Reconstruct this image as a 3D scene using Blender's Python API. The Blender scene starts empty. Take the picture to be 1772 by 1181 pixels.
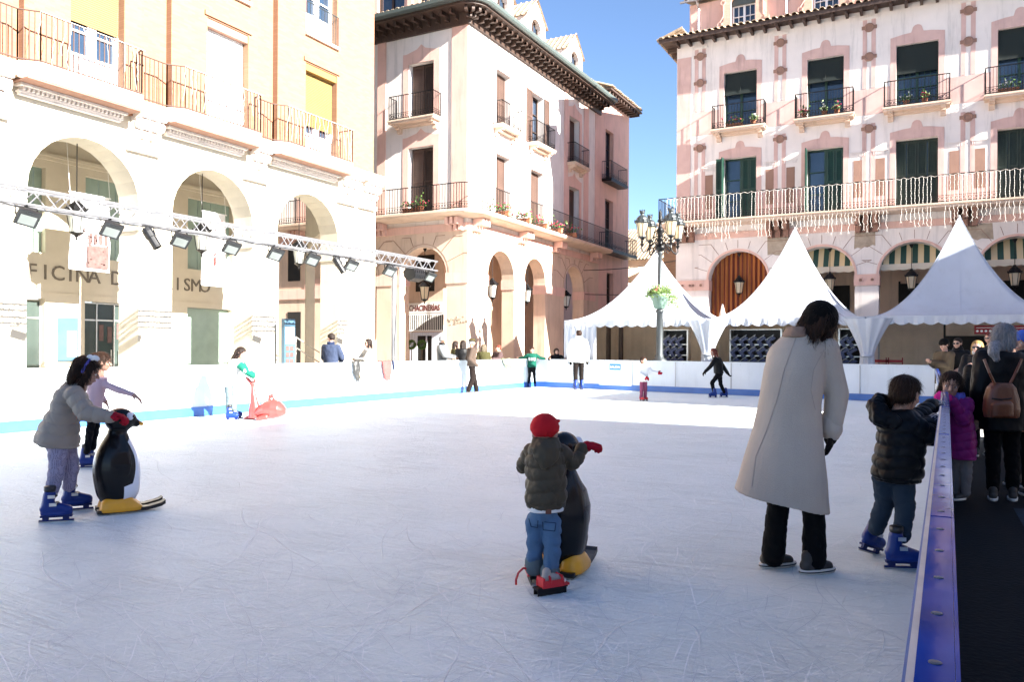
import bpy, bmesh, math, random
import numpy as np
from mathutils import Vector, Matrix, noise
from mathutils.geometry import tessellate_polygon
random.seed(7)
SC = bpy.context.scene
COL = SC.collection
# ------------------------------------------------------------------ camera
F = 1360.0; TH = math.radians(28.3); ROLL = .006; H = 1.4
cd = bpy.data.cameras.new('camera'); cam = bpy.data.objects.new('camera', cd); COL.objects.link(cam)
cd.sensor_width = 36; cd.lens = 36 * F / 1772; cd.clip_start = .05; cd.clip_end = 600
cd.shift_y = 13.5 / 1772
cam.location = (0, 0, H)
cam.matrix_world = Matrix.Translation((0, 0, H)) @ Matrix.Rotation(TH, 4, 'Z') @ Matrix.Rotation(math.pi / 2, 4, 'X') @ Matrix.Rotation(ROLL, 4, 'Z')
SC.camera = cam
# ------------------------------------------------------------------ light
EL = math.radians(25); AZ = math.radians(9)
W = bpy.data.worlds.new('World'); SC.world = W; W.use_nodes = True
nt = W.node_tree; sky = nt.nodes.new('ShaderNodeTexSky'); sky.sky_type = 'NISHITA'; sky.sun_disc = False
sky.sun_elevation = EL; sky.sun_rotation = math.radians(99); sky.air_density = .66; sky.dust_density = .15; sky.ozone_density = 2.5
nt.links.new(sky.outputs[0], nt.nodes['Background'].inputs[0]); nt.nodes['Background'].inputs[1].default_value = .05
sl = bpy.data.lights.new('sun', 'SUN'); sl.energy = 5.0; sl.angle = math.radians(.5); sl.color = (1, .955, .88)
sun = bpy.data.objects.new('sun', sl); COL.objects.link(sun)
SUN = Vector((math.cos(AZ) * math.cos(EL), -math.sin(AZ) * math.cos(EL), math.sin(EL)))
sun.rotation_mode = 'QUATERNION'; sun.rotation_quaternion = SUN.to_track_quat('Z', 'Y'); sun.location = (20, -5, 25)
SC.view_settings.view_transform = 'Standard'; SC.view_settings.look = 'None'; SC.view_settings.gamma = 1
SC.view_settings.exposure = 2.75
SC.cycles.max_bounces = 8; SC.cycles.diffuse_bounces = 4
# ------------------------------------------------------------------ projection helper: photo pixel -> point at a depth or on a plane
CS, SN = math.cos(TH), math.sin(TH)
def ray(px, py):
    dx = px - 886; dy = py - 590.5
    ux = (dx + ROLL * dy) / F; uz = -((dy - ROLL * dx) - 13.5) / F
    return Vector((CS * ux - SN, SN * ux + CS, uz))
def P(px, py, dep): return Vector((0, 0, H)) + ray(px, py) * dep
def onz(px, py, z=0): d = ray(px, py); return Vector((0, 0, H)) + d * ((z - H) / d.z)
def onx(px, py, x): d = ray(px, py); return Vector((0, 0, H)) + d * (x / d.x)
def ony(px, py, y): d = ray(px, py); return Vector((0, 0, H)) + d * (y / d.y)
RV = Vector((CS, SN, 0)); FV = Vector((-SN, CS, 0)); UP = Vector((0, 0, 1))
# ------------------------------------------------------------------ materials
def mat(name, col, rough=.6, var=.06, vs=2.5, bump=0., bs=60., metal=0., coat=0., trans=0., spec=.5, emit=None, alpha=None, stretch=None, drip=0):
    m = bpy.data.materials.new(name); m.use_nodes = True; n = m.node_tree; b = n.nodes['Principled BSDF']
    b.inputs['Roughness'].default_value = rough; b.inputs['Metallic'].default_value = metal
    b.inputs['Coat Weight'].default_value = coat; b.inputs['Transmission Weight'].default_value = trans
    b.inputs['Specular IOR Level'].default_value = spec
    tc = n.nodes.new('ShaderNodeTexCoord'); mp = n.nodes.new('ShaderNodeMapping')
    n.links.new(tc.outputs['Object'], mp.inputs[0])
    if stretch: mp.inputs['Scale'].default_value = stretch
    nz = n.nodes.new('ShaderNodeTexNoise'); nz.inputs['Scale'].default_value = vs; nz.inputs['Detail'].default_value = 6
    n.links.new(mp.outputs[0], nz.inputs['Vector'])
    mr = n.nodes.new('ShaderNodeMapRange'); mr.inputs['From Min'].default_value = .3; mr.inputs['From Max'].default_value = .7
    mr.inputs['To Min'].default_value = 1 - var; mr.inputs['To Max'].default_value = 1 + var
    n.links.new(nz.outputs[0], mr.inputs['Value'])
    mx = n.nodes.new('ShaderNodeVectorMath'); mx.operation = 'SCALE'; mx.inputs[0].default_value = col[:3]
    n.links.new(mr.outputs[0], mx.inputs['Scale']); n.links.new(mx.outputs[0], b.inputs['Base Color'])
    if bump:
        nb = n.nodes.new('ShaderNodeTexNoise'); nb.inputs['Scale'].default_value = bs; nb.inputs['Detail'].default_value = 5
        n.links.new(mp.outputs[0], nb.inputs['Vector'])
        bp = n.nodes.new('ShaderNodeBump'); bp.inputs['Strength'].default_value = bump; bp.inputs['Distance'].default_value = .02
        n.links.new(nb.outputs[0], bp.inputs['Height']); n.links.new(bp.outputs[0], b.inputs['Normal'])
    if drip:
        m2 = n.nodes.new('ShaderNodeMapping'); m2.inputs['Scale'].default_value = (2.2, 2.2, .22); n.links.new(tc.outputs['Object'], m2.inputs[0]); dn = n.nodes.new('ShaderNodeTexNoise'); dn.inputs['Scale'].default_value = 1.4; dn.inputs['Detail'].default_value = 7; dn.inputs['Roughness'].default_value = .7; n.links.new(m2.outputs[0], dn.inputs['Vector'])
        dr = n.nodes.new('ShaderNodeMapRange'); dr.inputs['From Min'].default_value = .52; dr.inputs['From Max'].default_value = .72; dr.inputs['To Min'].default_value = 1; dr.inputs['To Max'].default_value = 1 - drip; n.links.new(dn.outputs[0], dr.inputs['Value'])
        dm = n.nodes.new('ShaderNodeVectorMath'); dm.operation = 'SCALE'; n.links.new(mx.outputs[0], dm.inputs[0]); n.links.new(dr.outputs[0], dm.inputs['Scale']); n.links.new(dm.outputs[0], b.inputs['Base Color'])
    if emit: b.inputs['Emission Color'].default_value = (*emit[:3], 1); b.inputs['Emission Strength'].default_value = emit[3]
    return m
def translucent(m, f, col):
    n = m.node_tree; b = n.nodes['Principled BSDF']; out = [x for x in n.nodes if x.type == 'OUTPUT_MATERIAL'][0]; t = n.nodes.new('ShaderNodeBsdfTranslucent'); t.inputs[0].default_value = (*col, 1)
    x = n.nodes.new('ShaderNodeMixShader'); x.inputs[0].default_value = f; n.links.new(b.outputs[0], x.inputs[1]); n.links.new(t.outputs[0], x.inputs[2]); n.links.new(x.outputs[0], out.inputs[0])
def stripes(name, c1, c2, scale, axis='X', rough=.7, duty=.5):
    m = mat(name, c1, rough); n = m.node_tree; b = n.nodes['Principled BSDF']
    tc = n.nodes.new('ShaderNodeTexCoord'); sp = n.nodes.new('ShaderNodeSeparateXYZ'); n.links.new(tc.outputs['Object'], sp.inputs[0])
    a = n.nodes.new('ShaderNodeMath'); a.operation = 'MULTIPLY'; a.inputs[1].default_value = scale; n.links.new(sp.outputs[axis], a.inputs[0])
    f = n.nodes.new('ShaderNodeMath'); f.operation = 'FRACT'; n.links.new(a.outputs[0], f.inputs[0])
    g = n.nodes.new('ShaderNodeMath'); g.operation = 'GREATER_THAN'; g.inputs[1].default_value = duty; n.links.new(f.outputs[0], g.inputs[0])
    x = n.nodes.new('ShaderNodeMix'); x.data_type = 'RGBA'; x.inputs[6].default_value = (*c1, 1); x.inputs[7].default_value = (*c2, 1)
    n.links.new(g.outputs[0], x.inputs[0]); n.links.new(x.outputs[2], b.inputs['Base Color'])
    return m
def brickmat(name, c1, c2, mortar, sc, axis):
    m = mat(name, c1, .85, bump=.2); n = m.node_tree; b = n.nodes['Principled BSDF']
    tc = n.nodes.new('ShaderNodeTexCoord'); sp = n.nodes.new('ShaderNodeSeparateXYZ'); cb = n.nodes.new('ShaderNodeCombineXYZ')
    n.links.new(tc.outputs['Object'], sp.inputs[0]); n.links.new(sp.outputs[axis], cb.inputs[0]); n.links.new(sp.outputs['Z'], cb.inputs[1])
    br = n.nodes.new('ShaderNodeTexBrick'); br.inputs['Scale'].default_value = sc; br.inputs['Color1'].default_value = (*c1, 1); br.inputs['Color2'].default_value = (*c2, 1)
    br.inputs['Mortar'].default_value = (*mortar, 1); br.inputs['Mortar Size'].default_value = .012; br.inputs['Brick Width'].default_value = .5; br.inputs['Row Height'].default_value = .12
    n.links.new(cb.outputs[0], br.inputs['Vector']); n.links.new(br.outputs['Color'], b.inputs['Base Color'])
    return m
M = {}
def defm(k, *a, **kw): M[k] = mat(k, *a, **kw)
defm('stucco_cream', (.52, .475, .39), .85, drip=.12, bump=.25, bs=30, var=.05)
defm('stucco_white', (.70, .635, .595), .85, drip=.28, bump=.2, bs=18, var=.07, vs=1.2)
defm('stucco_pink', (.66, .42, .35), .85, drip=.28, bump=.15, bs=30, var=.08, vs=1.5)
defm('stucco_peach', (.60, .45, .345), .85, drip=.28, bump=.2, bs=25, var=.10, vs=1.0)
defm('trim_pink', (.54, .36, .32), .85, drip=.28, var=.08)
defm('trim_brown', (.26, .15, .11), .85, var=.1)
defm('paint_white', (.80, .79, .76), .5, var=.03)
defm('door_white', (.70, .72, .74), .45, var=.03)
defm('iron', (.010, .010, .011), .45, metal=.6)
defm('iron_rust', (.075, .038, .028), .6)
defm('iron_grey', (.035, .042, .046), .5, metal=.3, bump=.2, bs=20)
defm('wood_dark', (.045, .024, .016), .6, var=.25, stretch=(8, 8, 1), bump=.2, bs=15)
defm('wood_green', (.006, .035, .022), .5, var=.15)
defm('wood_green_old', (.014, .026, .019), .7, var=.35, stretch=(8, 8, 1), vs=3, bump=.3, bs=15)
defm('shutter_brown', (.085, .048, .036), .6, var=.15)
defm('fabric_green', (.0025, .008, .0065), .8)
defm('glass', (.02, .035, .06), .04, var=.1, spec=1.0)
defm('glass_office', (.04, .055, .05), .08, var=.3, vs=.8, spec=.8)
defm('green_glass', (.26, .34, .29), .2, var=.08)
defm('curtain', (.55, .58, .66), .8, var=.15, vs=5, stretch=(6, 6, .6))
defm('blind_yellow', (.24, .145, .04), .6, var=.05)
defm('tile', (.34, .25, .17), .85, var=.35, vs=6, bump=.3, bs=25)
defm('soffit_brown', (.05, .028, .02), .65, var=.2)
defm('gutter', (.06, .075, .07), .5)
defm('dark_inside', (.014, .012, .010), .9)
defm('inner_wall', (.54, .475, .375), .85, var=.05)
defm('ceiling', (.45, .42, .36), .85)
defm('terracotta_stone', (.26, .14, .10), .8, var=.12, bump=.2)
defm('bare_stone', (.36, .29, .22), .9, var=.2, vs=5, bump=.5, bs=12)
defm('tent_white', (.52, .56, .63), .45, var=.05, vs=1.2, bump=.45, bs=1.6, drip=.10)
defm('tent_wall', (.70, .58, .46), .8, var=.08, bump=.4, bs=2)
defm('plastic_white', (.60, .65, .70), .35, var=.05, vs=1.3, bump=.15, bs=3, drip=.12)
defm('kick_blue', (.035, .12, .38), .35, var=.1)
defm('cap_blue', (.006, .045, .30), .10, var=.25, vs=6, bump=.10, bs=5, spec=.035)
defm('steel', (.62, .62, .60), .35, metal=.8, var=.12, vs=12)
defm('flood_lens', (.13, .145, .14), .3, var=.1); defm('blade_grey', (.22, .22, .23), .4, metal=.5); defm('bolt_grey', (.16, .16, .17), .35, metal=.7); defm('alu', (.34, .34, .36), .4, metal=.8)
defm('black_plastic', (.006, .006, .007), .4)
defm('lamp_glass', (.75, .78, .74), .25, var=.1)
defm('lantern_glass', (.80, .72, .55), .3, var=.06)
defm('sign_blue', (.03, .20, .62), .5)
defm('sign_red', (.25, .006, .01), .5)
defm('white', (.8, .8, .8), .5, var=.02)
defm('letter', (.13, .105, .08), .5)
defm('letter_red', (.11, .012, .012), .5)
defm('poster_blue', (.045, .10, .15), .5, var=.1)
defm('print_brown', (.10, .055, .05), .8, var=.3, vs=9)
defm('print_line', (.12, .07, .06), .8)
defm('red_door', (.35, .02, .02), .5)
defm('leaf', (.08, .16, .03), .6, var=.4, vs=12)
defm('leaf_lime', (.09, .15, .03), .6, var=.4, vs=12)
defm('leaf_tree', (.09, .13, .045), .7, var=.4, vs=4)
defm('petal', (.6, .04, .10), .6, var=.3, vs=20)
defm('pot_green', (.14, .22, .18), .6)
defm('pot', (.42, .16, .08), .8)
defm('bark', (.12, .08, .05), .9, bump=.5, bs=15)
defm('led', (.8, .8, .78), .4)
defm('led_warm', (.85, .80, .72), .4)
translucent(M['tent_white'], .08, (.75, .70, .62)); translucent(M['lantern_glass'], .5, (.85, .7, .45)); translucent(M['lamp_glass'], .3, (.8, .8, .75))
M['awning'] = stripes('awning', (.02, .06, .045), (.62, .48, .28), 2.6, 'X')
M['orange_curtain'] = stripes('orange_curtain', (.32, .10, .02), (.13, .022, .008), 5.5, 'X', duty=.55)
M['brick_yellow'] = brickmat('brick_yellow', (.26, .118, .062), (.28, .14, .08), (.22, .12, .075), 2.2, 'Y')
M['brick_strip'] = brickmat('brick_strip', (.23, .12, .07), (.26, .145, .085), (.2, .12, .07), 2.2, 'Y')
M['brick_pink'] = brickmat('brick_pink', (.56, .33, .24), (.60, .38, .29), (.42, .26, .2), 2.6, 'X')
M['brick_brown'] = brickmat('brick_brown', (.30, .19, .12), (.24, .15, .10), (.2, .15, .1), 2.2, 'X')
# ------------------------------------------------------------------ mesh builder
class MB:
    def __init__(s): s.v = []; s.f = []; s.mi = []
    def add(s, vs, fs, mi=0):
        o = len(s.v); s.v += [tuple(v) for v in vs]; s.f += [tuple(i + o for i in f) for f in fs]; s.mi += [mi] * len(fs)
    def box(s, a, b, mi=0):
        x0, x1 = sorted((a[0], b[0])); y0, y1 = sorted((a[1], b[1])); z0, z1 = sorted((a[2], b[2]))
        s.add([(x0, y0, z0), (x1, y0, z0), (x1, y1, z0), (x0, y1, z0), (x0, y0, z1), (x1, y0, z1), (x1, y1, z1), (x0, y1, z1)],
              [(0, 3, 2, 1), (4, 5, 6, 7), (0, 1, 5, 4), (1, 2, 6, 5), (2, 3, 7, 6), (3, 0, 4, 7)], mi)
    def obox(s, c, ax, ay, az, mi=0):   # centre and three half-axis vectors
        c = Vector(c); ax = Vector(ax); ay = Vector(ay); az = Vector(az)
        vs = [c + ax * i + ay * j + az * k for k in (-1, 1) for (i, j) in ((-1, -1), (1, -1), (1, 1), (-1, 1))]
        s.add(vs, [(0, 3, 2, 1), (4, 5, 6, 7), (0, 1, 5, 4), (1, 2, 6, 5), (2, 3, 7, 6), (3, 0, 4, 7)], mi)
    def bar(s, a, b, r, n=6, r2=None, mi=0):
        a = Vector(a); b = Vector(b); d = (b - a)
        if d.length < 1e-6: return
        d.normalize(); u = d.orthogonal().normalized(); w = d.cross(u); r2 = r if r2 is None else r2
        vs = [a + (u * math.cos(t) + w * math.sin(t)) * r for t in [2 * math.pi * i / n for i in range(n)]] + \
             [b + (u * math.cos(t) + w * math.sin(t)) * r2 for t in [2 * math.pi * i / n for i in range(n)]]
        s.add(vs, [(i, (i + 1) % n, n + (i + 1) % n, n + i) for i in range(n)] + [tuple(range(n))[::-1], tuple(range(n, 2 * n))], mi)
    def tube(s, pts, r, n=6, mi=0):
        for i in range(len(pts) - 1): s.bar(pts[i], pts[i + 1], r, n, mi=mi)
    def lathe(s, c, prof, n=16, mi=0, ax=UP, arc=None):   # prof: list of (r, h)
        c = Vector(c); d = Vector(ax).normalized(); u = Vector((1, 0, 0)) if abs(d.z) > .9 else d.orthogonal().normalized()
        u = (u - d * u.dot(d)).normalized(); w = d.cross(u); vs = []
        for r, h in prof:
            for i in range(n):
                t = 2 * math.pi * i / n; vs.append(c + d * h + (u * math.cos(t) + w * math.sin(t)) * max(r, 1e-4))
        fs = [(j * n + i, j * n + (i + 1) % n, (j + 1) * n + (i + 1) % n, (j + 1) * n + i) for j in range(len(prof) - 1) for i in range(n)]
        fs += [tuple(range(n))[::-1], tuple(range((len(prof) - 1) * n, len(prof) * n))]
        s.add(vs, fs, mi)
    def ball(s, c, r, n=8, mi=0):
        rx, ry, rz = (r, r, r) if not hasattr(r, '__len__') else r
        c = Vector(c); vs = [c + Vector((0, 0, -rz))]
        for j in range(1, n):
            a = -math.pi / 2 + math.pi * j / n
            for i in range(2 * n):
                t = math.pi * i / n; vs.append(c + Vector((math.cos(a) * math.cos(t) * rx, math.cos(a) * math.sin(t) * ry, math.sin(a) * rz)))
        vs.append(c + Vector((0, 0, rz))); k = 2 * n; fs = [(0, 1 + (i + 1) % k, 1 + i) for i in range(k)]
        fs += [(1 + j * k + i, 1 + j * k + (i + 1) % k, 1 + (j + 1) * k + (i + 1) % k, 1 + (j + 1) * k + i) for j in range(n - 2) for i in range(k)]
        e = len(vs) - 1; fs += [(1 + (n - 2) * k + i, 1 + (n - 2) * k + (i + 1) % k, e) for i in range(k)]
        s.add(vs, fs, mi)
    def build(s, name, m, parent=None, smooth=False, off=None):
        me = bpy.data.meshes.new(name); vs = s.v
        if off is not None: vs = [(v[0] - off[0], v[1] - off[1], v[2] - off[2]) for v in vs]
        me.from_pydata(vs, [], s.f)
        for mm in (m if isinstance(m, (list, tuple)) else [m]): me.materials.append(M[mm] if isinstance(mm, str) else mm)
        me.polygons.foreach_set('material_index', s.mi)
        if smooth: me.polygons.foreach_set('use_smooth', [True] * len(me.polygons))
        me.update(); o = bpy.data.objects.new(name, me); COL.objects.link(o)
        if parent is not None: o.parent = parent
        return o
def tag(o, label=None, cat=None, group=None, kind=None):
    if label: o['label'] = label
    if cat: o['category'] = cat
    if group: o['group'] = group
    if kind: o['kind'] = kind
    return o
def empty(name, loc, label, cat, group=None):
    o = bpy.data.objects.new(name, None); COL.objects.link(o); o.location = loc; o.empty_display_size = .2
    return tag(o, label, cat, group)
def copy_tree(o, loc, label=None, group=None, parent=None, rz=None):
    c = o.copy(); COL.objects.link(c)
    if parent is None:
        c.location = loc
        if rz is not None: c.rotation_euler = (0, 0, rz)
        if label: c['label'] = label
        if group: c['group'] = group
    else: c.parent = parent
    for ch in o.children: copy_tree(ch, None, parent=c)
    return c
def text_mesh(txt, size, ext=.004, align='LEFT', bold=0.):
    cu = bpy.data.curves.new('txt', 'FONT'); cu.body = txt; cu.size = size; cu.extrude = ext; cu.align_x = align; cu.offset = bold
    cu.resolution_u = 3
    o = bpy.data.objects.new('txt', cu); COL.objects.link(o)
    dg = bpy.context.evaluated_depsgraph_get(); me = bpy.data.meshes.new_from_object(o.evaluated_get(dg))
    vs = [v.co.copy() for v in me.vertices]; fs = [tuple(p.vertices) for p in me.polygons]
    bpy.data.objects.remove(o); bpy.data.curves.remove(cu); bpy.data.meshes.remove(me)
    return vs, fs
def put_text(mb, txt, size, org, ux, uz, align='LEFT', ext=.004, bold=0., sx=1.):
    vs, fs = text_mesh(txt, size, ext, align, bold); ux = Vector(ux); uz = Vector(uz); n = ux.cross(uz)
    mb.add([Vector(org) + ux * (v.x * sx) + uz * v.y + n * v.z for v in vs], fs)
# facade planes: W(pl,u,z,t) -> world; t is the distance out of the wall
def WP(pl, u, z, t=0.): return (pl[1] + t, u, z) if pl[0] == 'x' else (u, pl[1] - t, z)
def arch_pts(c, r, spring, zb, n=14):
    return [(c - r, zb), (c - r, spring)] + [(c - r * math.cos(math.pi * i / n), spring + r * math.sin(math.pi * i / n)) for i in range(1, n)] + [(c + r, spring), (c + r, zb)]
def slab(mb, pl, loops, t0, t1, mi=0):   # extruded polygon with holes; t1 is the front
    pts = [p for l in loops for p in l]
    tri = tessellate_polygon([[Vector((p[0], p[1], 0)) for p in l] for l in loops])
    n = len(pts)
    vs = [WP(pl, p[0], p[1], t1) for p in pts] + [WP(pl, p[0], p[1], t0) for p in pts]
    mb.add(vs, [tuple(t) for t in tri] + [tuple(i + n for i in t)[::-1] for t in tri], mi)
    o = 0; fs = []
    for l in loops:
        k = len(l); fs += [(o + i, o + (i + 1) % k, n + o + (i + 1) % k, n + o + i) for i in range(k)]; o += k
    mb.add(vs, fs, mi)
def rect(u0, u1, z0, z1): return [(u0, z0), (u1, z0), (u1, z1), (u0, z1)]
def pb(mb, pl, u0, u1, z0, z1, t0, t1, mi=0): mb.box(WP(pl, u0, z0, t0), WP(pl, u1, z1, t1), mi)
def shutter(pl, u0, u1, z0, z1, t, m, parent, open_axis=False, name='shutter', away=0):
    mb = MB(); w = .055
    if not open_axis:
        pb(mb, pl, u0, u0 + w, z0, z1, t, t + .04); pb(mb, pl, u1 - w, u1, z0, z1, t, t + .04)
        for zz in (z0, (z0 + z1) / 2 - .04, z1 - .08): pb(mb, pl, u0 + w, u1 - w, zz, zz + .08, t, t + .038)
        n = int((z1 - z0) / .07)
        for i in range(n):
            z = z0 + .05 + i * .07
            a = WP(pl, u0 + w, z, t + .03); b = WP(pl, u1 - w, z, t + .03); c = WP(pl, u1 - w, z + .06, t + .012); d = WP(pl, u0 + w, z + .06, t + .012)
            mb.add([a, b, c, d], [(0, 1, 2, 3)])
        pb(mb, pl, u0 + .01, u1 - .01, z0 + .01, z1 - .01, t, t + .008)
    else:   # leaf turned open, perpendicular to the wall
        L = u1 - u0
        pb(mb, pl, u0, u0 + .04, z0, z1, t, t + .05); pb(mb, pl, u0, u0 + .04, z0, z1, t + L - .05, t + L)
        for zz in (z0, (z0 + z1) / 2 - .04, z1 - .08): pb(mb, pl, u0, u0 + .04, zz, zz + .08, t + .05, t + L - .05)
        for i in range(int((z1 - z0) / .07)): pb(mb, pl, u0 + .008, u0 + .03, z0 + .03 + i * .07, z0 + .075 + i * .07, t + .05, t + L - .05)
        pb(mb, pl, u0 + .015, u0 + .022, z0 + .02, z1 - .02, t + .02, t + L - .02)
    return mb.build(name, m, parent)
def window(pl, u0, u1, z0, z1, t, m, parent, muntin=(1, 3), glass='glass', leafs=2, name='window'):
    mb = MB(); w = .06
    pb(mb, pl, u0, u0 + w, z0, z1, t - .05, t + .02); pb(mb, pl, u1 - w, u1, z0, z1, t - .05, t + .02)
    pb(mb, pl, u0 + w, u1 - w, z1 - w, z1, t - .05, t + .018); pb(mb, pl, u0 + w, u1 - w, z0, z0 + w * 1.3, t - .05, t + .018)
    uc = (u0 + u1) / 2
    if leafs == 2: pb(mb, pl, uc - .045, uc + .045, z0 + w, z1 - w, t - .045, t + .015)
    for i in range(1, muntin[1]): z = z0 + (z1 - z0) * i / muntin[1]; pb(mb, pl, u0 + w, u1 - w, z - .015, z + .015, t - .04, t + .01)
    if muntin[0] > 1:
        for s0, s1 in ((u0 + w, uc - .045), (uc + .045, u1 - w)):
            for i in range(1, muntin[0]): u = s0 + (s1 - s0) * i / muntin[0]; pb(mb, pl, u - .012, u + .012, z0 + w, z1 - w, t - .04, t + .008)
    o = mb.build(name, m, parent)
    g = MB(); pb(g, pl, u0 + .02, u1 - .02, z0 + .02, z1 - .02, t - .09, t - .052); g.build('pane', glass, o)
    return o
def railing(mb, pts, z0, z1, sp=.13, r=.011, scroll=True, rr=.018):
    for i in range(len(pts) - 1):
        a = Vector((*pts[i], 0)); b = Vector((*pts[i + 1], 0)); L = (b - a).length; n = max(1, round(L / sp)); d = (b - a) / L
        for z in (z0 + .04, z1): mb.bar(a + UP * z, b + UP * z, rr, 6)
        if scroll: mb.bar(a + UP * (z0 + .24), b + UP * (z0 + .24), r, 4)
        for k in range(n + 1):
            p = a + (b - a) * k / n; mb.bar(p + UP * z0, p + UP * z1, r * (1.3 if k in (0, n) else 1.), 4)
            if scroll and k < n:
                q = p + (b - a) / n / 2; rad = min(.05, L / n * .42)
                mb.tube([q + d * rad * math.cos(t) + UP * (z0 + .14 + rad * math.sin(t)) for t in [2 * math.pi * j / 6 for j in range(7)]], r * .8, 3)
def tiles(mb, u0, u1, pl, z, t, depth, rise, sp=.24, r=.085):   # rows of curved roof tiles running up from an eave
    n = int((u1 - u0) / sp); seg = 5
    for i in range(n):
        u = u0 + sp * (i + .5); vs = []
        for k, (tt, zz) in enumerate([(t, z), (t - depth, z + rise)]):
            j = random.uniform(-.012, .012) if k == 0 else 0
            for s in range(seg + 1):
                a = math.pi * s / seg; vs.append(WP(pl, u + r * math.cos(a), zz + r * math.sin(a) + j, tt + j))
        m = seg + 1; mb.add(vs, [(s, s + 1, m + s + 1, m + s) for s in range(seg)])
        vs2 = [Vector(v) for v in vs[:m]]; vs3 = [v - Vector((0, 0, .025)) for v in vs2]
        mb.add(vs2 + vs3, [(s, s + 1, m + s + 1, m + s) for s in range(seg)])
    mb.add([WP(pl, u0, z - .02, t - .03), WP(pl, u1, z - .02, t - .03), WP(pl, u1, z + rise - .02, t - depth), WP(pl, u0, z + rise - .02, t - depth)], [(0, 1, 2, 3)])
# ------------------------------------------------------------------ ground
def ice_mat():
    m = mat('ice', (.70, .76, .86), .32, var=.05, vs=.5, spec=.24); n = m.node_tree; b = n.nodes['Principled BSDF']; L = n.links; N = n.nodes.new
    tc = N('ShaderNodeTexCoord'); tot = None
    def acc(x):
        nonlocal tot
        if tot is None: tot = x
        else: a = N('ShaderNodeMath'); a.operation = 'ADD'; L.new(tot, a.inputs[0]); L.new(x, a.inputs[1]); tot = a.outputs[0]
    def rng(x, lo, hi, o=1.): r = N('ShaderNodeMapRange'); r.inputs['From Min'].default_value = lo; r.inputs['From Max'].default_value = hi; r.inputs['To Max'].default_value = o; L.new(x, r.inputs[0]); return r.outputs[0]
    def noise_(sc, det, vec, rough=.6): z = N('ShaderNodeTexNoise'); z.inputs['Scale'].default_value = sc; z.inputs['Detail'].default_value = det; z.inputs['Roughness'].default_value = rough; L.new(vec, z.inputs['Vector']); return z
    nb = noise_(.45, 1, tc.outputs['Object']); wp = N('ShaderNodeVectorMath'); wp.operation = 'MULTIPLY_ADD'; wp.inputs[1].default_value = (.5, .5, 0); L.new(nb.outputs['Color'], wp.inputs[0]); L.new(tc.outputs['Object'], wp.inputs[2])
    for i, (rot, sx, sy, lo, hi, w) in enumerate(((28, .5, 16, .56, .70, .6), (62, .5, 20, .58, .72, .55), (-12, .6, 18, .57, .70, .6), (95, .5, 22, .6, .72, .5), (-48, .5, 17, .58, .72, .55), (12, .25, 30, .60, .70, .6), (45, .3, 26, .60, .70, .6), (-70, .3, 34, .62, .72, .6))):
        mp = N('ShaderNodeMapping'); mp.inputs['Rotation'].default_value = (0, 0, math.radians(rot)); mp.inputs['Scale'].default_value = (sx, sy, 1); mp.inputs['Location'].default_value = (i * 3.1, i * 1.7, 0)
        L.new(wp.outputs[0], mp.inputs[0]); z = noise_(2.0, 4, mp.outputs[0], .7)
        msk = noise_(1.1, 2, tc.outputs['Object']); mp2 = N('ShaderNodeMapping'); mp2.inputs['Location'].default_value = (i * 7.3, i * 5.1, 0); L.new(tc.outputs['Object'], mp2.inputs[0]); L.new(mp2.outputs[0], msk.inputs['Vector'])
        a = N('ShaderNodeMath'); a.operation = 'MULTIPLY'; L.new(rng(z.outputs[0], lo, hi, w), a.inputs[0]); L.new(rng(msk.outputs[0], .42, .6), a.inputs[1]); acc(a.outputs[0])
    for cx, cy, sc, ph in ((-30, 12, 1.3, .2), (9, 30, 1.1, .5), (-20, -14, 1.2, .8), (12, -6, .9, .1), (-9, 6, .55, .3)):   # long curved blade lines
        v = N('ShaderNodeVectorMath'); v.operation = 'DISTANCE'; v.inputs[1].default_value = (cx, cy, 0); w2 = noise_(.25, 2, tc.outputs['Object']); w3 = N('ShaderNodeVectorMath'); w3.operation = 'MULTIPLY_ADD'; w3.inputs[1].default_value = (3, 3, 0); L.new(w2.outputs['Color'], w3.inputs[0]); L.new(tc.outputs['Object'], w3.inputs[2]); L.new(w3.outputs[0], v.inputs[0])
        a = N('ShaderNodeMath'); a.operation = 'MULTIPLY'; a.inputs[1].default_value = sc; L.new(v.outputs['Value'], a.inputs[0]); q = N('ShaderNodeMath'); q.operation = 'PINGPONG'; q.inputs[1].default_value = .5; L.new(a.outputs[0], q.inputs[0])
        r = N('ShaderNodeMapRange'); r.inputs['From Min'].default_value = .005 * sc; r.inputs['From Max'].default_value = .001 * sc; r.inputs['To Max'].default_value = .55; L.new(q.outputs[0], r.inputs[0])
        mk = noise_(.6, 2, tc.outputs['Object']); mp2 = N('ShaderNodeMapping'); mp2.inputs['Location'].default_value = (cx, cy, 0); L.new(tc.outputs['Object'], mp2.inputs[0]); L.new(mp2.outputs[0], mk.inputs['Vector']); a2 = N('ShaderNodeMath'); a2.operation = 'MULTIPLY'; L.new(r.outputs[0], a2.inputs[0]); L.new(rng(mk.outputs[0], .5, .6), a2.inputs[1]); acc(a2.outputs[0])
    fine = noise_(26, 8, tc.outputs['Object'], .75); fm = rng(fine.outputs[0], .3, .75, .7); acc(fm)
    bp = N('ShaderNodeBump'); bp.inputs['Strength'].default_value = 1.0; bp.inputs['Distance'].default_value = .019; L.new(tot, bp.inputs['Height']); L.new(bp.outputs[0], b.inputs['Normal'])
    big = noise_(.4, 5, tc.outputs['Object']); x0 = N('ShaderNodeMix'); x0.data_type = 'RGBA'; x0.inputs[6].default_value = (.76, .865, .885, 1); x0.inputs[7].default_value = (.84, .92, .94, 1); L.new(rng(big.outputs[0], .35, .65), x0.inputs[0])
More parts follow.
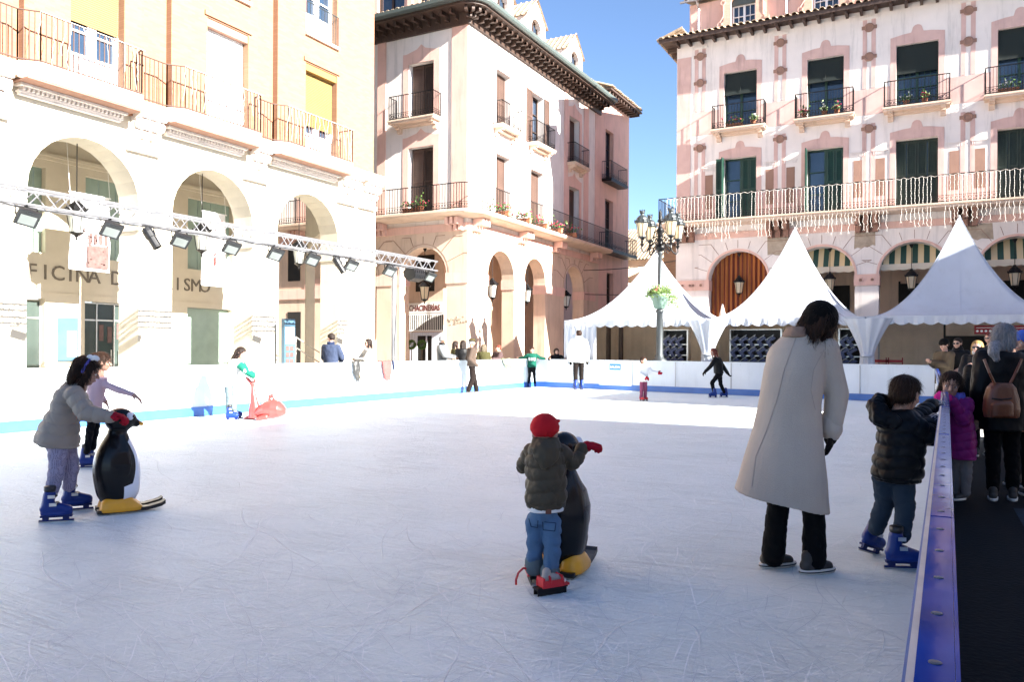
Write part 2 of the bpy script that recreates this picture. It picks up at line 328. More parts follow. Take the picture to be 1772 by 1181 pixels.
    x = N('ShaderNodeMix'); x.data_type = 'RGBA'; x.inputs[7].default_value = (.90, .96, .98, 1); L.new(x0.outputs[2], x.inputs[6]); L.new(rng(tot, .3, .95), x.inputs[0]); L.new(x.outputs[2], b.inputs['Base Color'])
    rr = N('ShaderNodeMapRange'); rr.inputs['To Min'].default_value = .38; rr.inputs['To Max'].default_value = .55; rr.inputs['From Max'].default_value = 1.2; L.new(tot, rr.inputs[0]); L.new(rr.outputs[0], b.inputs['Roughness'])
    return m
M['ice'] = ice_mat()
defm('paving', (.50, .48, .44), .8, var=.12, bump=.3, bs=20)
defm('mat_dark', (.0018, .0028, .005), .8, spec=.12, var=.3, vs=3, bump=.3, bs=30)
defm('mat_blue', (.010, .020, .036), .75, spec=.15, var=.3, vs=4, bump=.3, bs=30)
g = MB(); g.add([(-200, -200, -.02), (200, -200, -.02), (200, 200, -.02), (-200, 200, -.02)], [(0, 1, 2, 3)]); tag(g.build('ground', 'paving'), 'pale stone paving of the square around the rink', 'ground', kind='structure')
def RBX(y): return -.0314 + .0116 * y if y < 8 else .0614 - .004 * (y - 8)
g = MB(); g.add([(-13.0, -8, 0), (RBX(-8), -8, 0), (RBX(8), 8, 0), (RBX(23.75), 23.75, 0), (-13.0, 25.95, 0)], [(0, 1, 2, 3, 4)]); ICE = g.build('ice_sheet', 'ice'); tag(ICE, 'skated white ice of the rink', 'ice', kind='structure')
defm('snow_mark', (.93, .97, .99), .7, var=.03); defm('cut_mark', (.56, .64, .70), .45, var=.1)
random.seed(99)
for nm, mt, cnt, w0 in (('snow_scratch', 'snow_mark', 5600, .0019), ('blade_cut', 'cut_mark', 4600, .0018)):
    g = MB()
    for _ in range(cnt):
        dep = 2.6 + 16 * random.random() ** 1.7; p = FV * dep + RV * random.uniform(-.72, .62) * dep; z = 0
        if p.x > -.25 or p.x < -12.7 or p.y > 24 or p.y < -5: continue
        L_ = random.choice((.08, .12, .2, .3, .45, .8)) * random.uniform(.6, 1.4); a = random.gauss(.35, .75) + (1.5 if random.random() < .22 else 0); kk = random.gauss(0, .45) / max(.5, L_); n = max(2, int(L_ / .12)); w = w0 * random.uniform(.3, 1.1) * (1 + dep * .05); vs = []
        z = .0012 + .0006 * random.random() + (.0007 if nm[0] == 'b' else 0)
        for k in range(n + 1):
            if p.x > -.06 or p.x < -12.9: break
            ww = w * math.sin(math.pi * (k + .3) / (n + .6)); nx, ny = -math.sin(a), math.cos(a); vs += [(p.x + nx * ww, p.y + ny * ww, z), (p.x - nx * ww, p.y - ny * ww, z)]
            p = p + Vector((math.cos(a), math.sin(a), 0)) * L_ / n; a += kk * L_ / n + random.gauss(0, .03)
        g.add(vs, [(2 * k, 2 * k + 1, 2 * k + 3, 2 * k + 2) for k in range(len(vs) // 2 - 1)])
    o = g.build(nm, mt, ICE); o['kind'] = 'stuff'
g = MB()
for _ in range(2600):
    dep = 2.6 + 8 * random.random() ** 1.5; p = FV * dep + RV * random.uniform(-.72, .62) * dep
    if p.x > -.2: continue
    q = random.uniform(.002, .007); g.add([(p.x - q, p.y, .001), (p.x, p.y - q * .6, .001), (p.x + q, p.y + q * .3, .001), (p.x, p.y + q, .001), (p.x, p.y, .001 + q * .6)], [(0, 1, 4), (1, 2, 4), (2, 3, 4), (3, 0, 4)])
o = g.build('snow_shaving', 'snow_mark', ICE); o['kind'] = 'stuff'
g = MB(); g.box((.08, -6, -.015), (9, 15, .002)); tag(g.build('floor_mat', 'mat_dark'), 'dark rubber matting beside the rink', 'floor', kind='structure')
g = MB(); g.add([(.75, -4, .006), (1.5, -4, .006), (1.15, 8.3, .006), (.62, 8.3, .006)], [(0, 1, 2, 3)]); tag(g.build('path', 'mat_blue'), 'worn bluish strip of matting', 'path', kind='structure')
# ================================================================== LEFT ARCADE BUILDING
def balcony(pl, u0, u1, z, out, parent, rail_m='iron', slab_m='stucco_peach', br=True, name='balcony', rh=.95, sp=.12):
    mb = MB(); pb(mb, pl, u0, u1, z - .13, z, 0, out); pb(mb, pl, u0 - .03, u1 + .03, z - .05, z + .012, 0, out + .03)
    if br:
        for uc in (u0 + .22, u1 - .22):
            pb(mb, pl, uc - .09, uc + .09, z - .42, z - .13, 0, .14); pb(mb, pl, uc - .088, uc + .088, z - .27, z - .13, .14, .30); pb(mb, pl, uc - .086, uc + .086, z - .2, z - .13, .3, out - .06)
        pb(mb, pl, u0 + .32, u1 - .32, z - .22, z - .13, 0, out * .5)
    b = mb.build(name, slab_m, parent)
    r = MB(); c = [WP(pl, u0 + .02, 0, 0)[:2], WP(pl, u0 + .02, 0, out - .03)[:2], WP(pl, u1 - .02, 0, out - .03)[:2], WP(pl, u1 - .02, 0, 0)[:2]]
    railing(r, c, z + .02, z + rh, sp); r.build('railing', rail_m, b); return b
def lantern(loc, rod, label, group='hanging arcade lanterns', s=1.0, glassm='lantern_glass', arm=0):
    o = empty('hanging_lantern', loc, label, 'lantern', group); k = s
    m = MB(); m.bar((0, 0, 0), (0, 0, rod), .012, 6); m.lathe((0, 0, rod - .14), [(.02, 0), (.05, .06), (.09, .14)], 10)
    m.lathe((0, 0, -.3 * k), [(.21 * k, 0), (.22 * k, .03), (.19 * k, .08), (.13 * k, .17), (.06 * k, .24), (.05 * k, .28), (.02 * k, .3)], 8)
    for i in range(8):
        t = math.pi * i / 4; m.box((.21 * k * math.cos(t) - .015, .21 * k * math.sin(t) - .015, -.28 * k), (.21 * k * math.cos(t) + .015, .21 * k * math.sin(t) + .015, -.22 * k))
    for i in range(6):
        t = math.pi * i / 3; m.bar((.19 * k * math.cos(t), .19 * k * math.sin(t), -.3 * k), (.12 * k * math.cos(t), .12 * k * math.sin(t), -.74 * k), .011, 4)
    m.lathe((0, 0, -.9 * k), [(.012, 0), (.03, .04), (.015, .07), (.06, .12), (.13 * k, .15 * k), (.13 * k, .17 * k)], 8); m.build('lantern_frame', 'iron', o)
    g = MB(); g.lathe((0, 0, -.73 * k), [(.105 * k, 0), (.172 * k, .43 * k)], 6); g.build('lantern_glass', glassm, o); return o
LB = empty('arcade_building', (0, 0, 0), 'cream arcade building with yellow brick upper floors and long balcony along the rink', 'building')
LP = ('x', -17.4); AC = [11.4 + 3.69 * k for k in range(-3, 3)]; AR = 1.36
def arcade_loop(u0, u1, ztop, arcs, zb=0):
    l = [(u0, zb)]
    for c, r, s in arcs: l += arch_pts(c, r, s, zb)
    return l + [(u1, zb), (u1, ztop), (u0, ztop)]
m = MB(); slab(m, LP, [arcade_loop(-2, 22.1, 7.05, [(c, AR, 4.88) for c in AC])], -.75, 0); m.build('arcade_wall', 'stucco_cream', LB)
m = MB(); es = [-2.0] + [v for c in AC for v in (c - AR, c + AR)] + [22.1]
for i in range(0, len(es), 2):
    a, b = es[i], es[i + 1]; m = MB()
    pb(m, LP, a - .035, b + .035, 4.28, 4.36, -.79, .04); pb(m, LP, a - .02, b + .02, 4.36, 4.42, -.77, .025)
    m.build('impost_moulding', 'stucco_cream', LB)
# upper walls
WIN = [(3.15, 4.6), (7.0, 8.45), (10.93, 12.27), (14.72, 16.16), (18.48, 19.93)]
m = MB(); hol = [rect(a, b, z0, z1) for (a, b) in WIN for z0, z1 in ((7.45, 10.3), (11.25, 13.9))]
slab(m, ('x', -17.5), [rect(-2, 22.1, 7.05, 16.5)] + hol, -.35, 0); m.build('upper_wall', 'brick_yellow', LB)
m = MB(); st = MB()
for (a, b), (w0, w1) in zip([(2.5, 5.4), (6.2, 9.1), (9.9, 12.8), (13.6, 16.5), (17.3, 20.35)], WIN):
    slab(m, ('x', -17.3), [rect(a, b, 7.05, 16.5)] + [rect(w0, w1, z0, z1) for z0, z1 in ((7.45, 10.3), (11.25, 13.9))], -.196, 0)
    pb(st, ('x', -17.3), a - .006, a, 7.4, 16.4, -.19, -.005)
    for z0, z1 in ((7.45, 10.3), (11.25, 13.9)): pb(st, ('x', -17.3), w1 - .006, w1 - .001, z0, z1 - .01, -.33, -.01)
    for z in (10.34, 13.94): pb(m, ('x', -17.3), w0 - .1, w1 + .1, z, z + .12, 0, .05)
m.build('brick_bay', 'brick_yellow', LB); st.build('brick_reveal', 'brick_strip', LB)
m = MB(); m.box((-30, -2, 16.5), (-16.9, 22.3, 16.9)); m.box((-30, -2, 7.05), (-17.86, -1.7, 16.5)); m.box((-30, 21.75, 7.05), (-17.86, 22.1, 16.5)); m.build('roof', 'stucco_cream', LB)
for i, (a, b) in enumerate(WIN):
    for fl, (z0, z1) in enumerate(((7.45, 10.3), (11.25, 13.9))):
        pl = ('x', -17.3); w = MB(); c = (a + b) / 2
        for s0, s1 in ((a, c - .01), (c + .01, b)):
            pb(w, pl, s0, s0 + .1, z0, z1, -.3, -.24); pb(w, pl, s1 - .1, s1, z0, z1, -.3, -.24); pb(w, pl, s0 + .1, s1 - .1, z1 - .1, z1, -.3, -.242)
            pb(w, pl, s0 + .1, s1 - .1, z0, z0 + .75, -.3, -.242)
            for z in (z0 + 1.25, z0 + 1.75, z0 + 2.25): pb(w, pl, s0 + .1, s1 - .1, z, z + .04, -.3, -.25)
        win = w.build('balcony_door', 'door_white', LB); g = MB(); pb(g, pl, a + .02, b - .02, z0 + .7, z1 - .05, -.32, -.302); g.build('pane', 'glass', win)
        if fl == 0:
            zb = {0: 8.5, 1: 8.2, 2: 8.9, 3: 7.5, 4: 8.42}[i]; mm = 'paint_white' if i == 3 else 'blind_yellow'
            s = MB(); z = zb
            while z < z1 - .05: pb(s, pl, a + .03, b - .03, z, z + .042, -.225, -.2); z += .05
            pb(s, pl, a + .03, b - .03, z0 + (zb - z0) + .0, z1, -.232, -.226); sh = s.build('roller_shutter', mm, win)
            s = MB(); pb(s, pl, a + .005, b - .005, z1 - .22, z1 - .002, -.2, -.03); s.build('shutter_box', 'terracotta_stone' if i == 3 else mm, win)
        else:
            s = MB(); railing(s, [WP(pl, a, 0, .05)[:2], WP(pl, b, 0, .05)[:2]], 11.2, 12.2, .13, scroll=False); s.build('railing', 'iron_grey', win)
            s = MB(); pb(s, pl, a - .05, b + .05, 11.15, 11.24, -.2, .09); s.build('window_sill', 'stucco_peach', win)
# balcony with projecting boxes
BX = [(2.2, 5.0), (5.9, 8.7), (9.6, 12.4), (13.25, 16.15), (16.85, 20.1)]
bal = empty('balcony', (0, 0, 0), None, None); bal.parent = LB
m = MB(); pl = ('x', -17.3); sf = MB(); dn = MB()
pb(m, pl, -2, 22.1, 7.1, 7.4, -.1, .3)
for a, b in BX:
    l = [(WP(pl, a, 0, .3)[0], a), (WP(pl, 0, 0, .6)[0], a + .3), (WP(pl, 0, 0, .6)[0], b - .05), (WP(pl, 0, 0, .3)[0], b)]
    n = 4; vs = [(x, y, z) for z in (7.06, 7.42) for x, y in l]; m.add(vs, [(0, 1, 2, 3)[::-1], (4, 5, 6, 7)] + [(i, (i + 1) % 4, 4 + (i + 1) % 4, 4 + i) for i in range(4)])
    pb(sf, pl, a + .05, b - .08, 7.02, 7.055, -.05, .58)
    for k, (z0, z1, t) in enumerate(((6.80, 6.85, .03), (6.85, 6.89, .07), (6.96, 7.015, .2))): pb(dn, pl, a + .1 + .03 * (3 - k), b - .13 - .03 * (3 - k), z0, z1, -.08, t)
    u = a + .22
    while u < b - .25: pb(dn, pl, u, u + .05, 6.89, 6.96, -.08, .13); u += .1
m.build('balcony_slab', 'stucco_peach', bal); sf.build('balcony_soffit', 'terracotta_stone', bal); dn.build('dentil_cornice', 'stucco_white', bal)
m = MB()
for c0, n in ((9.15, 3), (12.83, 3), (16.5, 2), (20.5, 3), (21.55, 3), (5.45, 3)):
    m = MB()
    for j in range(n):
        u = c0 + (j - (n - 1) / 2) * .24
        pb(m, pl, u - .08, u + .08, 6.98, 7.1, -.1, .42)
        for zc, t, r in ((6.86, .22, .14), (6.62, .10, .10), (6.42, .02, .08)):
            m.lathe(WP(pl, u - .08, zc, t), [(r, 0), (r, .16)], 12, ax=(0, 1, 0))
        pb(m, pl, u - .07, u + .07, 6.35, 7.0, -.1, .08)
    pb(m, pl, c0 - .45, c0 + .45, 6.2, 6.35, -.1, .04)
    m.build('scroll_corbel', 'stucco_white', bal)
pts = [(-17.02, -2)]
for a, b in BX: pts += [(-17.02, a), (-16.74, a + .32), (-16.74, b - .06), (-17.02, b)]
pts = pts[:-1] + [(-16.74, 20.05)]; pts = [p for p in pts]
m = MB(); railing(m, pts, 7.42, 8.5, .12, .012, scroll=False); m.bar((-16.74, 20.05, 7.42), (-17.3, 20.05, 7.42), .012); m.bar((-16.74, 20.05, 8.5), (-17.3, 20.05, 8.5), .018); m.build('railing', 'iron_rust', bal)
m = MB(); random.seed(3)
for (a, b) in BX[1:]:
    y = a + .3
    while y < b - .1:
        z = 8.48; p = Vector((-16.71, y, z)); e = random.uniform(7.45, 7.9)
        while p.z > e:
            q = p + Vector((random.uniform(.0, .015), random.uniform(-.04, .04), -.11)); q.x = min(-16.70, max(-16.72, q.x)); m.bar(p, q, .005, 3); p = q
        y += random.choice((.14, .14, .2, .27))
    for k in range(12):
        y0 = a + .3 + (b - a - .3) * k / 12; y1 = a + .3 + (b - a - .3) * (k + 1) / 12; m.bar((-16.71, y0, 8.5), (-16.71, y1, 8.5), .005, 3)
tag(m.build('string_lights', 'led'), 'white string lights hung on the rusty balcony railing of the cream arcade building', 'string lights')
# arcade inside
BP = ('x', -20.2)
m = MB(); op = [(3.6, 5.4), (7.3, 9.1), (10.6, 12.12), (13.2, 14.95), (16.5, 18.25)]
slab(m, BP, [rect(-2, 20.3, -.1, 7.0)] + [rect(a, b, z0, z1) for a, b in op for z0, z1 in ((.02, 2.62), (3.8, 6.0))], -.3, 0)
pb(m, BP, -2, 20.3, 6.2, 6.28, 0, .08); pb(m, BP, -2, 20.3, 6.28, 6.36, 0, .13); pb(m, BP, -2, 20.3, 2.78, 2.8, 0, .012); m.box((-30, 19.9, 0), (-20.51, 20.3, 7.0))
m.build('inner_wall', 'inner_wall', LB)
m = MB(); m.box((-20.2, -2, 6.95), (-18.15, 22.1, 7.04)); m.build('arcade_ceiling', 'ceiling', LB)
m = MB(); slab(m, ('y', 21.6), [arcade_loop(-20.19, -18.16, 6.94, [(-19.17, .97, 4.6)])], -.45, 0); m.build('end_wall', 'stucco_cream', LB)
for i, (a, b) in enumerate(op):
    w = MB(); n = 7
    for k in range(n): u0 = a + (b - a) * k / n; pb(w, BP, u0 + .005, a + (b - a) * (k + 1) / n - .005, 3.8, 6.0, -.2, -.17 - .01 * (k % 2))
    w.build('green_window', 'green_glass', LB)
    w = MB(); pb(w, BP, a, b, .02, 2.6, -.24, -.21)
    if i == 4: w.build('teal_panel', 'green_glass', LB)
    else:
        d = w.build('glass_door', 'glass_office', LB); f = MB(); c = (a + b) / 2 + .1
        for u in (a, a + .45, c, b - .03): pb(f, BP, u, u + .03, .02, 2.6, -.208, -.18)
        pb(f, BP, a + .03, b - .03, 2.1, 2.14, -.208, -.185); pb(f, BP, a + .03, b - .03, 2.57, 2.6, -.208, -.18)
        for u in (c - .1, c + .13): f.bar(WP(BP, u, .8, -.14), WP(BP, u, 1.3, -.14), .015)
        f.build('door_frame', 'steel', d)
        if i == 3:
            p = MB()
            for k, (u, z) in enumerate(((13.75, 1.55), (14.0, 1.5), (14.28, 1.6))): pb(p, BP, u, u + .13, z, z + .45, -.206, -.2, 0)
            p.build('door_poster', 'print_brown', d); p = MB(); put_text(p, 'Por favor\npuerta\nGracias', .16, WP(BP, 14.42, 1.75, -.19), (0, 1, 0), (0, 0, 1)); p.build('door_lettering', 'white', d)
m = MB(); s = 'OFICINA DE TURISMO'
for k, c in enumerate(s):
    if c != ' ': put_text(m, c, .55, WP(BP, 11.45 + k * .335, 3.12, .012), (0, 1, 0), (0, 0, 1), 'CENTER', .01)
m.build('wall_lettering', 'letter', LB)
m = MB(); pb(m, BP, 12.45, 13.0, 1.0, 2.15, 0, .03); o = m.build('wall_poster', 'poster_blue'); m = MB(); pb(m, BP, 12.7, 12.95, 1.12, 1.8, .03, .034); m.build('paper', 'white', o)
tag(o, 'blue information poster on the inner arcade wall beside the glass door', 'poster')
def banner(u0, u1, z0, z1, x, label):
    m = MB(); n = 8; vs = []
    for j in range(n + 1):
        z = z1 + (z0 - z1) * j / n
        for i in range(5): u = u0 + (u1 - u0) * i / 4; vs.append((x + .03 * math.sin(i * 1.3 + j * .6), u, z))
    m.add(vs, [(j * 5 + i, j * 5 + i + 1, j * 5 + i + 6, j * 5 + i + 5) for j in range(n) for i in range(4)])
    m.bar((x, u0 - .03, z1), (x, u1 + .03, z1), .02); m.bar((x, u0, z0), (x, u1, z0), .015)
    for u in (u0, u1): m.bar((x, u, z1), (x - .2, u, 6.96), .006, 4)
    o = m.build('hanging_banner', 'white', smooth=False); tag(o, label, 'banner', 'banners hanging in the arcade'); return o
bx = -18.6; a = onx(121, 335, bx); b = onx(189, 475, bx)
o = banner(a.y, b.y, b.z + .05, a.z + .05, bx, 'white banner printed with a brown church front, hanging in the widest arch')
m = MB(); random.seed(5); q = bx + .05
def pr(u0, u1, z0, z1): m.box((q, a.y + (b.y - a.y) * u0, b.z + (a.z - b.z) * z0), (q + .006, a.y + (b.y - a.y) * u1, b.z + (a.z - b.z) * z1))
pr(.42, .95, .06, .36); 
for i in range(4): pr(.45 + i * .13, .53 + i * .13, .38, .52)
for u, z in ((.1, .55), (.28, .55)):
    pr(u, u + .02, .05, z); pr(u + .1, u + .12, .05, z); pr(u, u + .12, z, z + .02)
for k in range(46): u = random.uniform(.05, .95); z = random.uniform(.04, .55); pr(u, u + random.uniform(.01, .06), z, z + random.uniform(.006, .02))
m.build('banner_print', 'print_brown', o)
a = onx(350, 365, bx); b = onx(390, 497, bx)
o = banner(a.y, b.y, b.z, a.z, bx, 'white banner with a circled red letter i, hanging in the middle arch')
m = MB(); c = (a.y + b.y) / 2; zc = onx(368, 448, bx).z
put_text(m, 'i', .55, (q, c, zc - .19), (0, 1, 0), (0, 0, 1), 'CENTER', bold=.01); m.tube([(q, c + .28 * math.cos(t), zc + .3 * math.sin(t)) for t in [math.pi * k / 12 for k in range(25)]], .012, 4)
for k, t in enumerate(('Oficina', 'de', 'turismo')): put_text(m, t, .2, (q, c, zc + 1.05 - .24 * k), (0, 1, 0), (0, 0, 1), 'CENTER')
m.build('banner_print', 'letter_red', o)
for i, (px, tag_) in enumerate(((133, 'cream arcade lantern hanging in the arch with the church banner'), (350, 'lantern hanging behind the banner with the letter i'), (518, 'ornate lantern hanging in the arcade end arch nearest the street'))):
    y = onx(px, 300, -18.0).y; lantern((-18.0, y, 4.95), 1.95, tag_, 'lanterns in the cream arcade', 1.15, 'lamp_glass')
# information column
m = MB(); c = onx(499, 560, -17.0); m.box((c.x - .06, c.y - .22, 0), (c.x + .06, c.y + .22, 2.25)); o = m.build('information_column', 'poster_blue', off=None)
m = MB(); 
for k in range(6):
    for j in range(2): m.box((c.x + .062, c.y - .16 + j * .17, .35 + k * .19), (c.x + .066, c.y - .02 + j * .17, .49 + k * .19))
m.build('photo_panel', 'print_brown', o); m = MB(); m.box((c.x + .062, c.y - .18, 1.5), (c.x + .067, c.y + .18, 2.0)); m.build('map_panel', 'white', o)
tag(o, 'tall blue information column with small pictures under the last cream arch', 'sign')
m = MB(); a = onx(512, 580, -19.0); b = onx(556, 605, -19.0)
for dz in (0, -.35): m.bar((a.x, a.y, 1.75 + dz), (b.x, b.y + .3, 1.05 + dz), .025)
for p, z in ((a, 1.75), (b, 1.1)): m.bar((p.x, p.y, 0), (p.x, p.y, z), .025)
tag(m.build('handrail', 'steel'), 'sloping steel handrail behind the blue information column', 'handrail')
# ================================================================== MIDDLE BUILDING
MBD = empty('corner_building', (0, 0, 0), 'pink and white corner building with arcade, wrapping balcony and dark carved eaves', 'building')
PL1 = ('y', 25.7); PL2 = ('x', -15.8)
m = MB(); w1 = [(-23.2, -22.0), (-18.6, -17.4)]
slab(m, PL1, [arcade_loop(-28, -15.8, 6.2, [(-21.2, 1.05, 4.3), (-17.86, 1.1, 4.3)])], -.6, 0)
slab(m, PL2, [arcade_loop(26.3, 39, 6.2, [(28.38, 1.12, 4.32), (31.5, 1.03, 4.42), (35.8, 1.2, 4.3)])], -.6, 0); m.build('arcade_wall', 'stucco_peach', MBD)
m = MB()
slab(m, PL1, [rect(-28, -15.8, 6.2, 14.3)] + [rect(a, b, z0, z1) for a, b in w1 for z0, z1 in ((6.72, 9.4), (10.45, 12.75))], -.45, 0)
w2 = [(27.88, 29.1), (31.0, 32.3), (35.12, 36.35), (38.95 - 1.5, 38.95 - .4)]
w2 = w2[:3]
slab(m, PL2, [rect(26.15, 39, 6.2, 14.3)] + [rect(a, b, z0, z1) for a, b in w2 for z0, z1 in ((6.72, 9.4), (10.5, 12.85))], -.45, 0)
m.build('upper_wall', 'stucco_white', MBD)
m = MB()
for pl, rs in ((PL1, [(-16.55, -15.83), (-20.15, -19.72), (-24.5, -23.9)]), (PL2, [(34.5, 34.95), (36.9, 37.5), (38.4, 38.95)])):
    for a, b in rs: pb(m, pl, a, b, 6.62, 14.0, 0, .03)
for pl, ws in ((PL1, w1), (PL2, [w2[2]])):   # painted window surrounds
    for a, b in ws:
        for z0, z1 in ((6.72, 9.4), (10.45, 12.75)):
            if pl[0] == 'x': z1 = 9.4 if z0 < 8 else 12.85
            slab(m, pl, [[(a - .28, z0), (a, z0), (a, z1), (b, z1), (b, z0), (b + .28, z0), (b + .28, z1 + .42), (b + .1, z1 + .42), ((a + b) / 2 + .2, z1 + .55), ((a + b) / 2, z1 + .72), ((a + b) / 2 - .2, z1 + .55), (a - .1, z1 + .42), (a - .28, z1 + .42)]], -.02, .012)
pb(m, PL1, -28, -15.8, 5.95, 6.25, 0, .05); pb(m, PL2, 25.7, 39, 5.95, 6.25, 0, .05)
for pl, es in ((PL1, [(-16.76, -15.8), (-20.15, -18.96), (-24.0, -22.25)]), (PL2, [(25.7, 27.26), (29.5, 30.47), (32.53, 34.6), (37.0, 38.5)])):
    for a, b in es: pb(m, pl, a - .03, b + .03, 3.92, 4.34, -.63, .035)
m.build('pink_trim', 'stucco_pink', MBD)
m = MB()
for pl, c, r, sp in ((PL1, -17.86, 1.1, 4.3), (PL1, -21.2, 1.05, 4.3), (PL2, 35.8, 1.2, 4.3)):   # scored voussoir lines
    for k in range(1, 8):
        t = math.pi * k / 8; R2 = r + .15; a = (c - R2 * math.cos(t), sp + R2 * math.sin(t)); e = min(1.0, (5.9 - a[1]) / max(.05, math.sin(t))); b = (a[0] - e * math.cos(t) * .8, a[1] + e * math.sin(t) * .8)
        if b[1] < 5.95: m.bar(WP(pl, a[0], a[1], .003), WP(pl, b[0], b[1], .003), .012, 4); m.bar(WP(pl, b[0], b[1], .003), WP(pl, b[0] - math.copysign(.4, math.cos(t)) * (abs(math.cos(t)) > .1), b[1], .003), .012, 4)
    m.tube([WP(pl, c - (r + .12) * math.cos(math.pi * k / 16), sp + (r + .12) * math.sin(math.pi * k / 16), .003) for k in range(17)], .01, 4)
m.build('scored_line', 'trim_brown', MBD)
# cornice ring
def ring_path(off, x0=-28., y1=39., n=8): return [(x0, 25.7 - off)] + [(-15.8 + off * math.sin(t), 25.7 - off * math.cos(t)) for t in [math.pi / 2 * k / n for k in range(n + 1)]] + [(-15.8 + off, y1)]
def sweep(mb, prof, x0=-28., y1=39.):
    rings = [ring_path(o, x0, y1) for o, z in prof]; k = len(rings[0]); n = len(prof)
    vs = [(p[0], p[1], prof[j][1]) for j in range(n) for p in rings[j]]
    fs = [(j * k + i, j * k + i + 1, (j + 1) % n * k + i + 1, (j + 1) % n * k + i) for j in range(n) for i in range(k - 1)]
    mb.add(vs, fs + [tuple(j * k for j in range(n))[::-1], tuple(j * k + k - 1 for j in range(n))])
m = MB(); sweep(m, [(0.001, 13.85), (.12, 13.85), (.14, 14.0), (.2, 14.28), (.86, 14.3), (.86, 14.45), (.001, 14.45)])
def bracket(mb, p, d, s):   # carved eave bracket: p at the wall, d outwards, s sideways
    p = Vector(p); d = Vector(d); s = Vector(s)
    mb.obox(p + d * .42 + UP * 14.2, d * .3, s * .055, UP * .07); mb.obox(p + d * .26 + UP * 14.08, d * .14, s * .05, UP * .07); mb.lathe(p + d * .66 + UP * 14.16 - s * .055, [(.07, 0), (.07, .11)], 8, ax=s)
for i in range(28): bracket(m, (-27.8 + i * .43, 25.7, 0), (0, -1, 0), (1, 0, 0))
for i in range(31): bracket(m, (-15.8, 25.75 + i * .43, 0), (1, 0, 0), (0, 1, 0))
for t in (22, 45, 68): t = math.radians(t); bracket(m, (-15.8, 25.7, 0), (math.sin(t), -math.cos(t), 0), (math.cos(t), math.sin(t), 0))
m.build('carved_eaves', 'wood_dark', MBD)
m = MB(); sweep(m, [(.87, 14.38), (.98, 14.38), (1.03, 14.45), (1.03, 14.58), (.87, 14.58)]); m.build('gutter', 'gutter', MBD)
m = MB(); tiles(m, -28, -16.0, PL1, 14.6, .92, 1.6, .35); tiles(m, 26.0, 39, PL2, 14.6, .92, 1.5, .35)
m.add([(-28, 26.3, 15), (-16.4, 26.3, 15), (-16.4, 39, 15), (-22, 39, 17), (-28, 30, 17)], [(0, 1, 2, 3, 4)])
m.build('roof', 'tile', MBD)
m = MB(); AP = ('y', 26.6)
aw = [(-20.9, -19.5), (-18.75, -17.6)]
slab(m, AP, [rect(-28, -16.6, 14.6, 17.6)] + [rect(a, b, 14.9, 17.2) for a, b in aw], -.3, 0)
for a, b in aw + [(-17.3, -17.3)]: pb(m, AP, b + .18, b + .42, 14.62, 17.6, 0, .06)
m.build('attic_wall', 'stucco_pink', MBD)
for a, b in aw: window(AP, a, b, 14.9, 17.2, -.15, 'wood_dark', MBD, (1, 3))
for a, b in w1:
    for z0, z1 in ((6.72, 9.4), (10.45, 12.75)):
        o = window(PL1, a, b, z0, z1, -.3, 'wood_dark', MBD, (1, 3)); shutter(PL1, a + .06, (a + b) / 2 - .02, z0 + .05, z1 - .05, -.26, 'shutter_brown', o); shutter(PL1, (a + b) / 2 + .02, b - .06, z0 + .05, z1 - .05, -.26, 'wood_dark', o)
for k, (a, b) in enumerate(w2):
    for z0, z1 in ((6.72, 9.4), (10.5, 12.85)):
        o = window(PL2, a, b, z0, z1, -.35, 'wood_dark', MBD, (1, 3))
        if k == 1 and z0 > 9: shutter(PL2, a - .5, a, z0, z1, .01, 'shutter_brown', o); shutter(PL2, b, b + .5, z0, z1, .01, 'shutter_brown', o); shutter(PL2, a + .05, (a + b) / 2, z0, z1, -.3, 'shutter_brown', o)
        else: shutter(PL2, a + .04, (a + b) / 2 - .02, z0 + .05, z1 - .05, -.31, 'shutter_brown', o); shutter(PL2, (a + b) / 2 + .02, b - .04, z0 + .05, z1 - .05, -.31, 'shutter_brown', o)
balcony(PL1, -19.2, -17.05, 10.43, .55, MBD); balcony(PL1, -23.7, -21.5, 10.43, .55, MBD)
for a, b in w2: balcony(PL2, a - .3, b + .3, 10.48, .45, MBD)
lb = empty('balcony', (0, 0, 0), None, None); lb.parent = MBD
m = MB(); sweep(m, [(.001, 6.42), (.7, 6.46), (.8, 6.5), (.86, 6.56), (.86, 6.64), (.001, 6.64)], -28, 38.9); m.build('balcony_slab', 'stucco_peach', lb)
m = MB()
for pl, cs in ((PL1, (-27, -24.3, -19.9, -16.25)), (PL2, (26.3, 30.1, 33.6, 38))):
    for c in cs:
        m = MB(); pb(m, pl, c - .3, c + .3, 5.96, 6.41, .05, .08)
        for j in (-.22, 0, .22): pb(m, pl, c + j - .07, c + j + .07, 5.95, 6.42, .05, .22); pb(m, pl, c + j - .065, c + j + .065, 6.15, 6.42, .22, .5)
        m.build('corbel', 'stucco_pink', lb)

m = MB(); pth = ring_path(.8, -28, 38.9, 6); railing(m, pth, 6.66, 7.62, .13); m.build('railing', 'iron', lb)
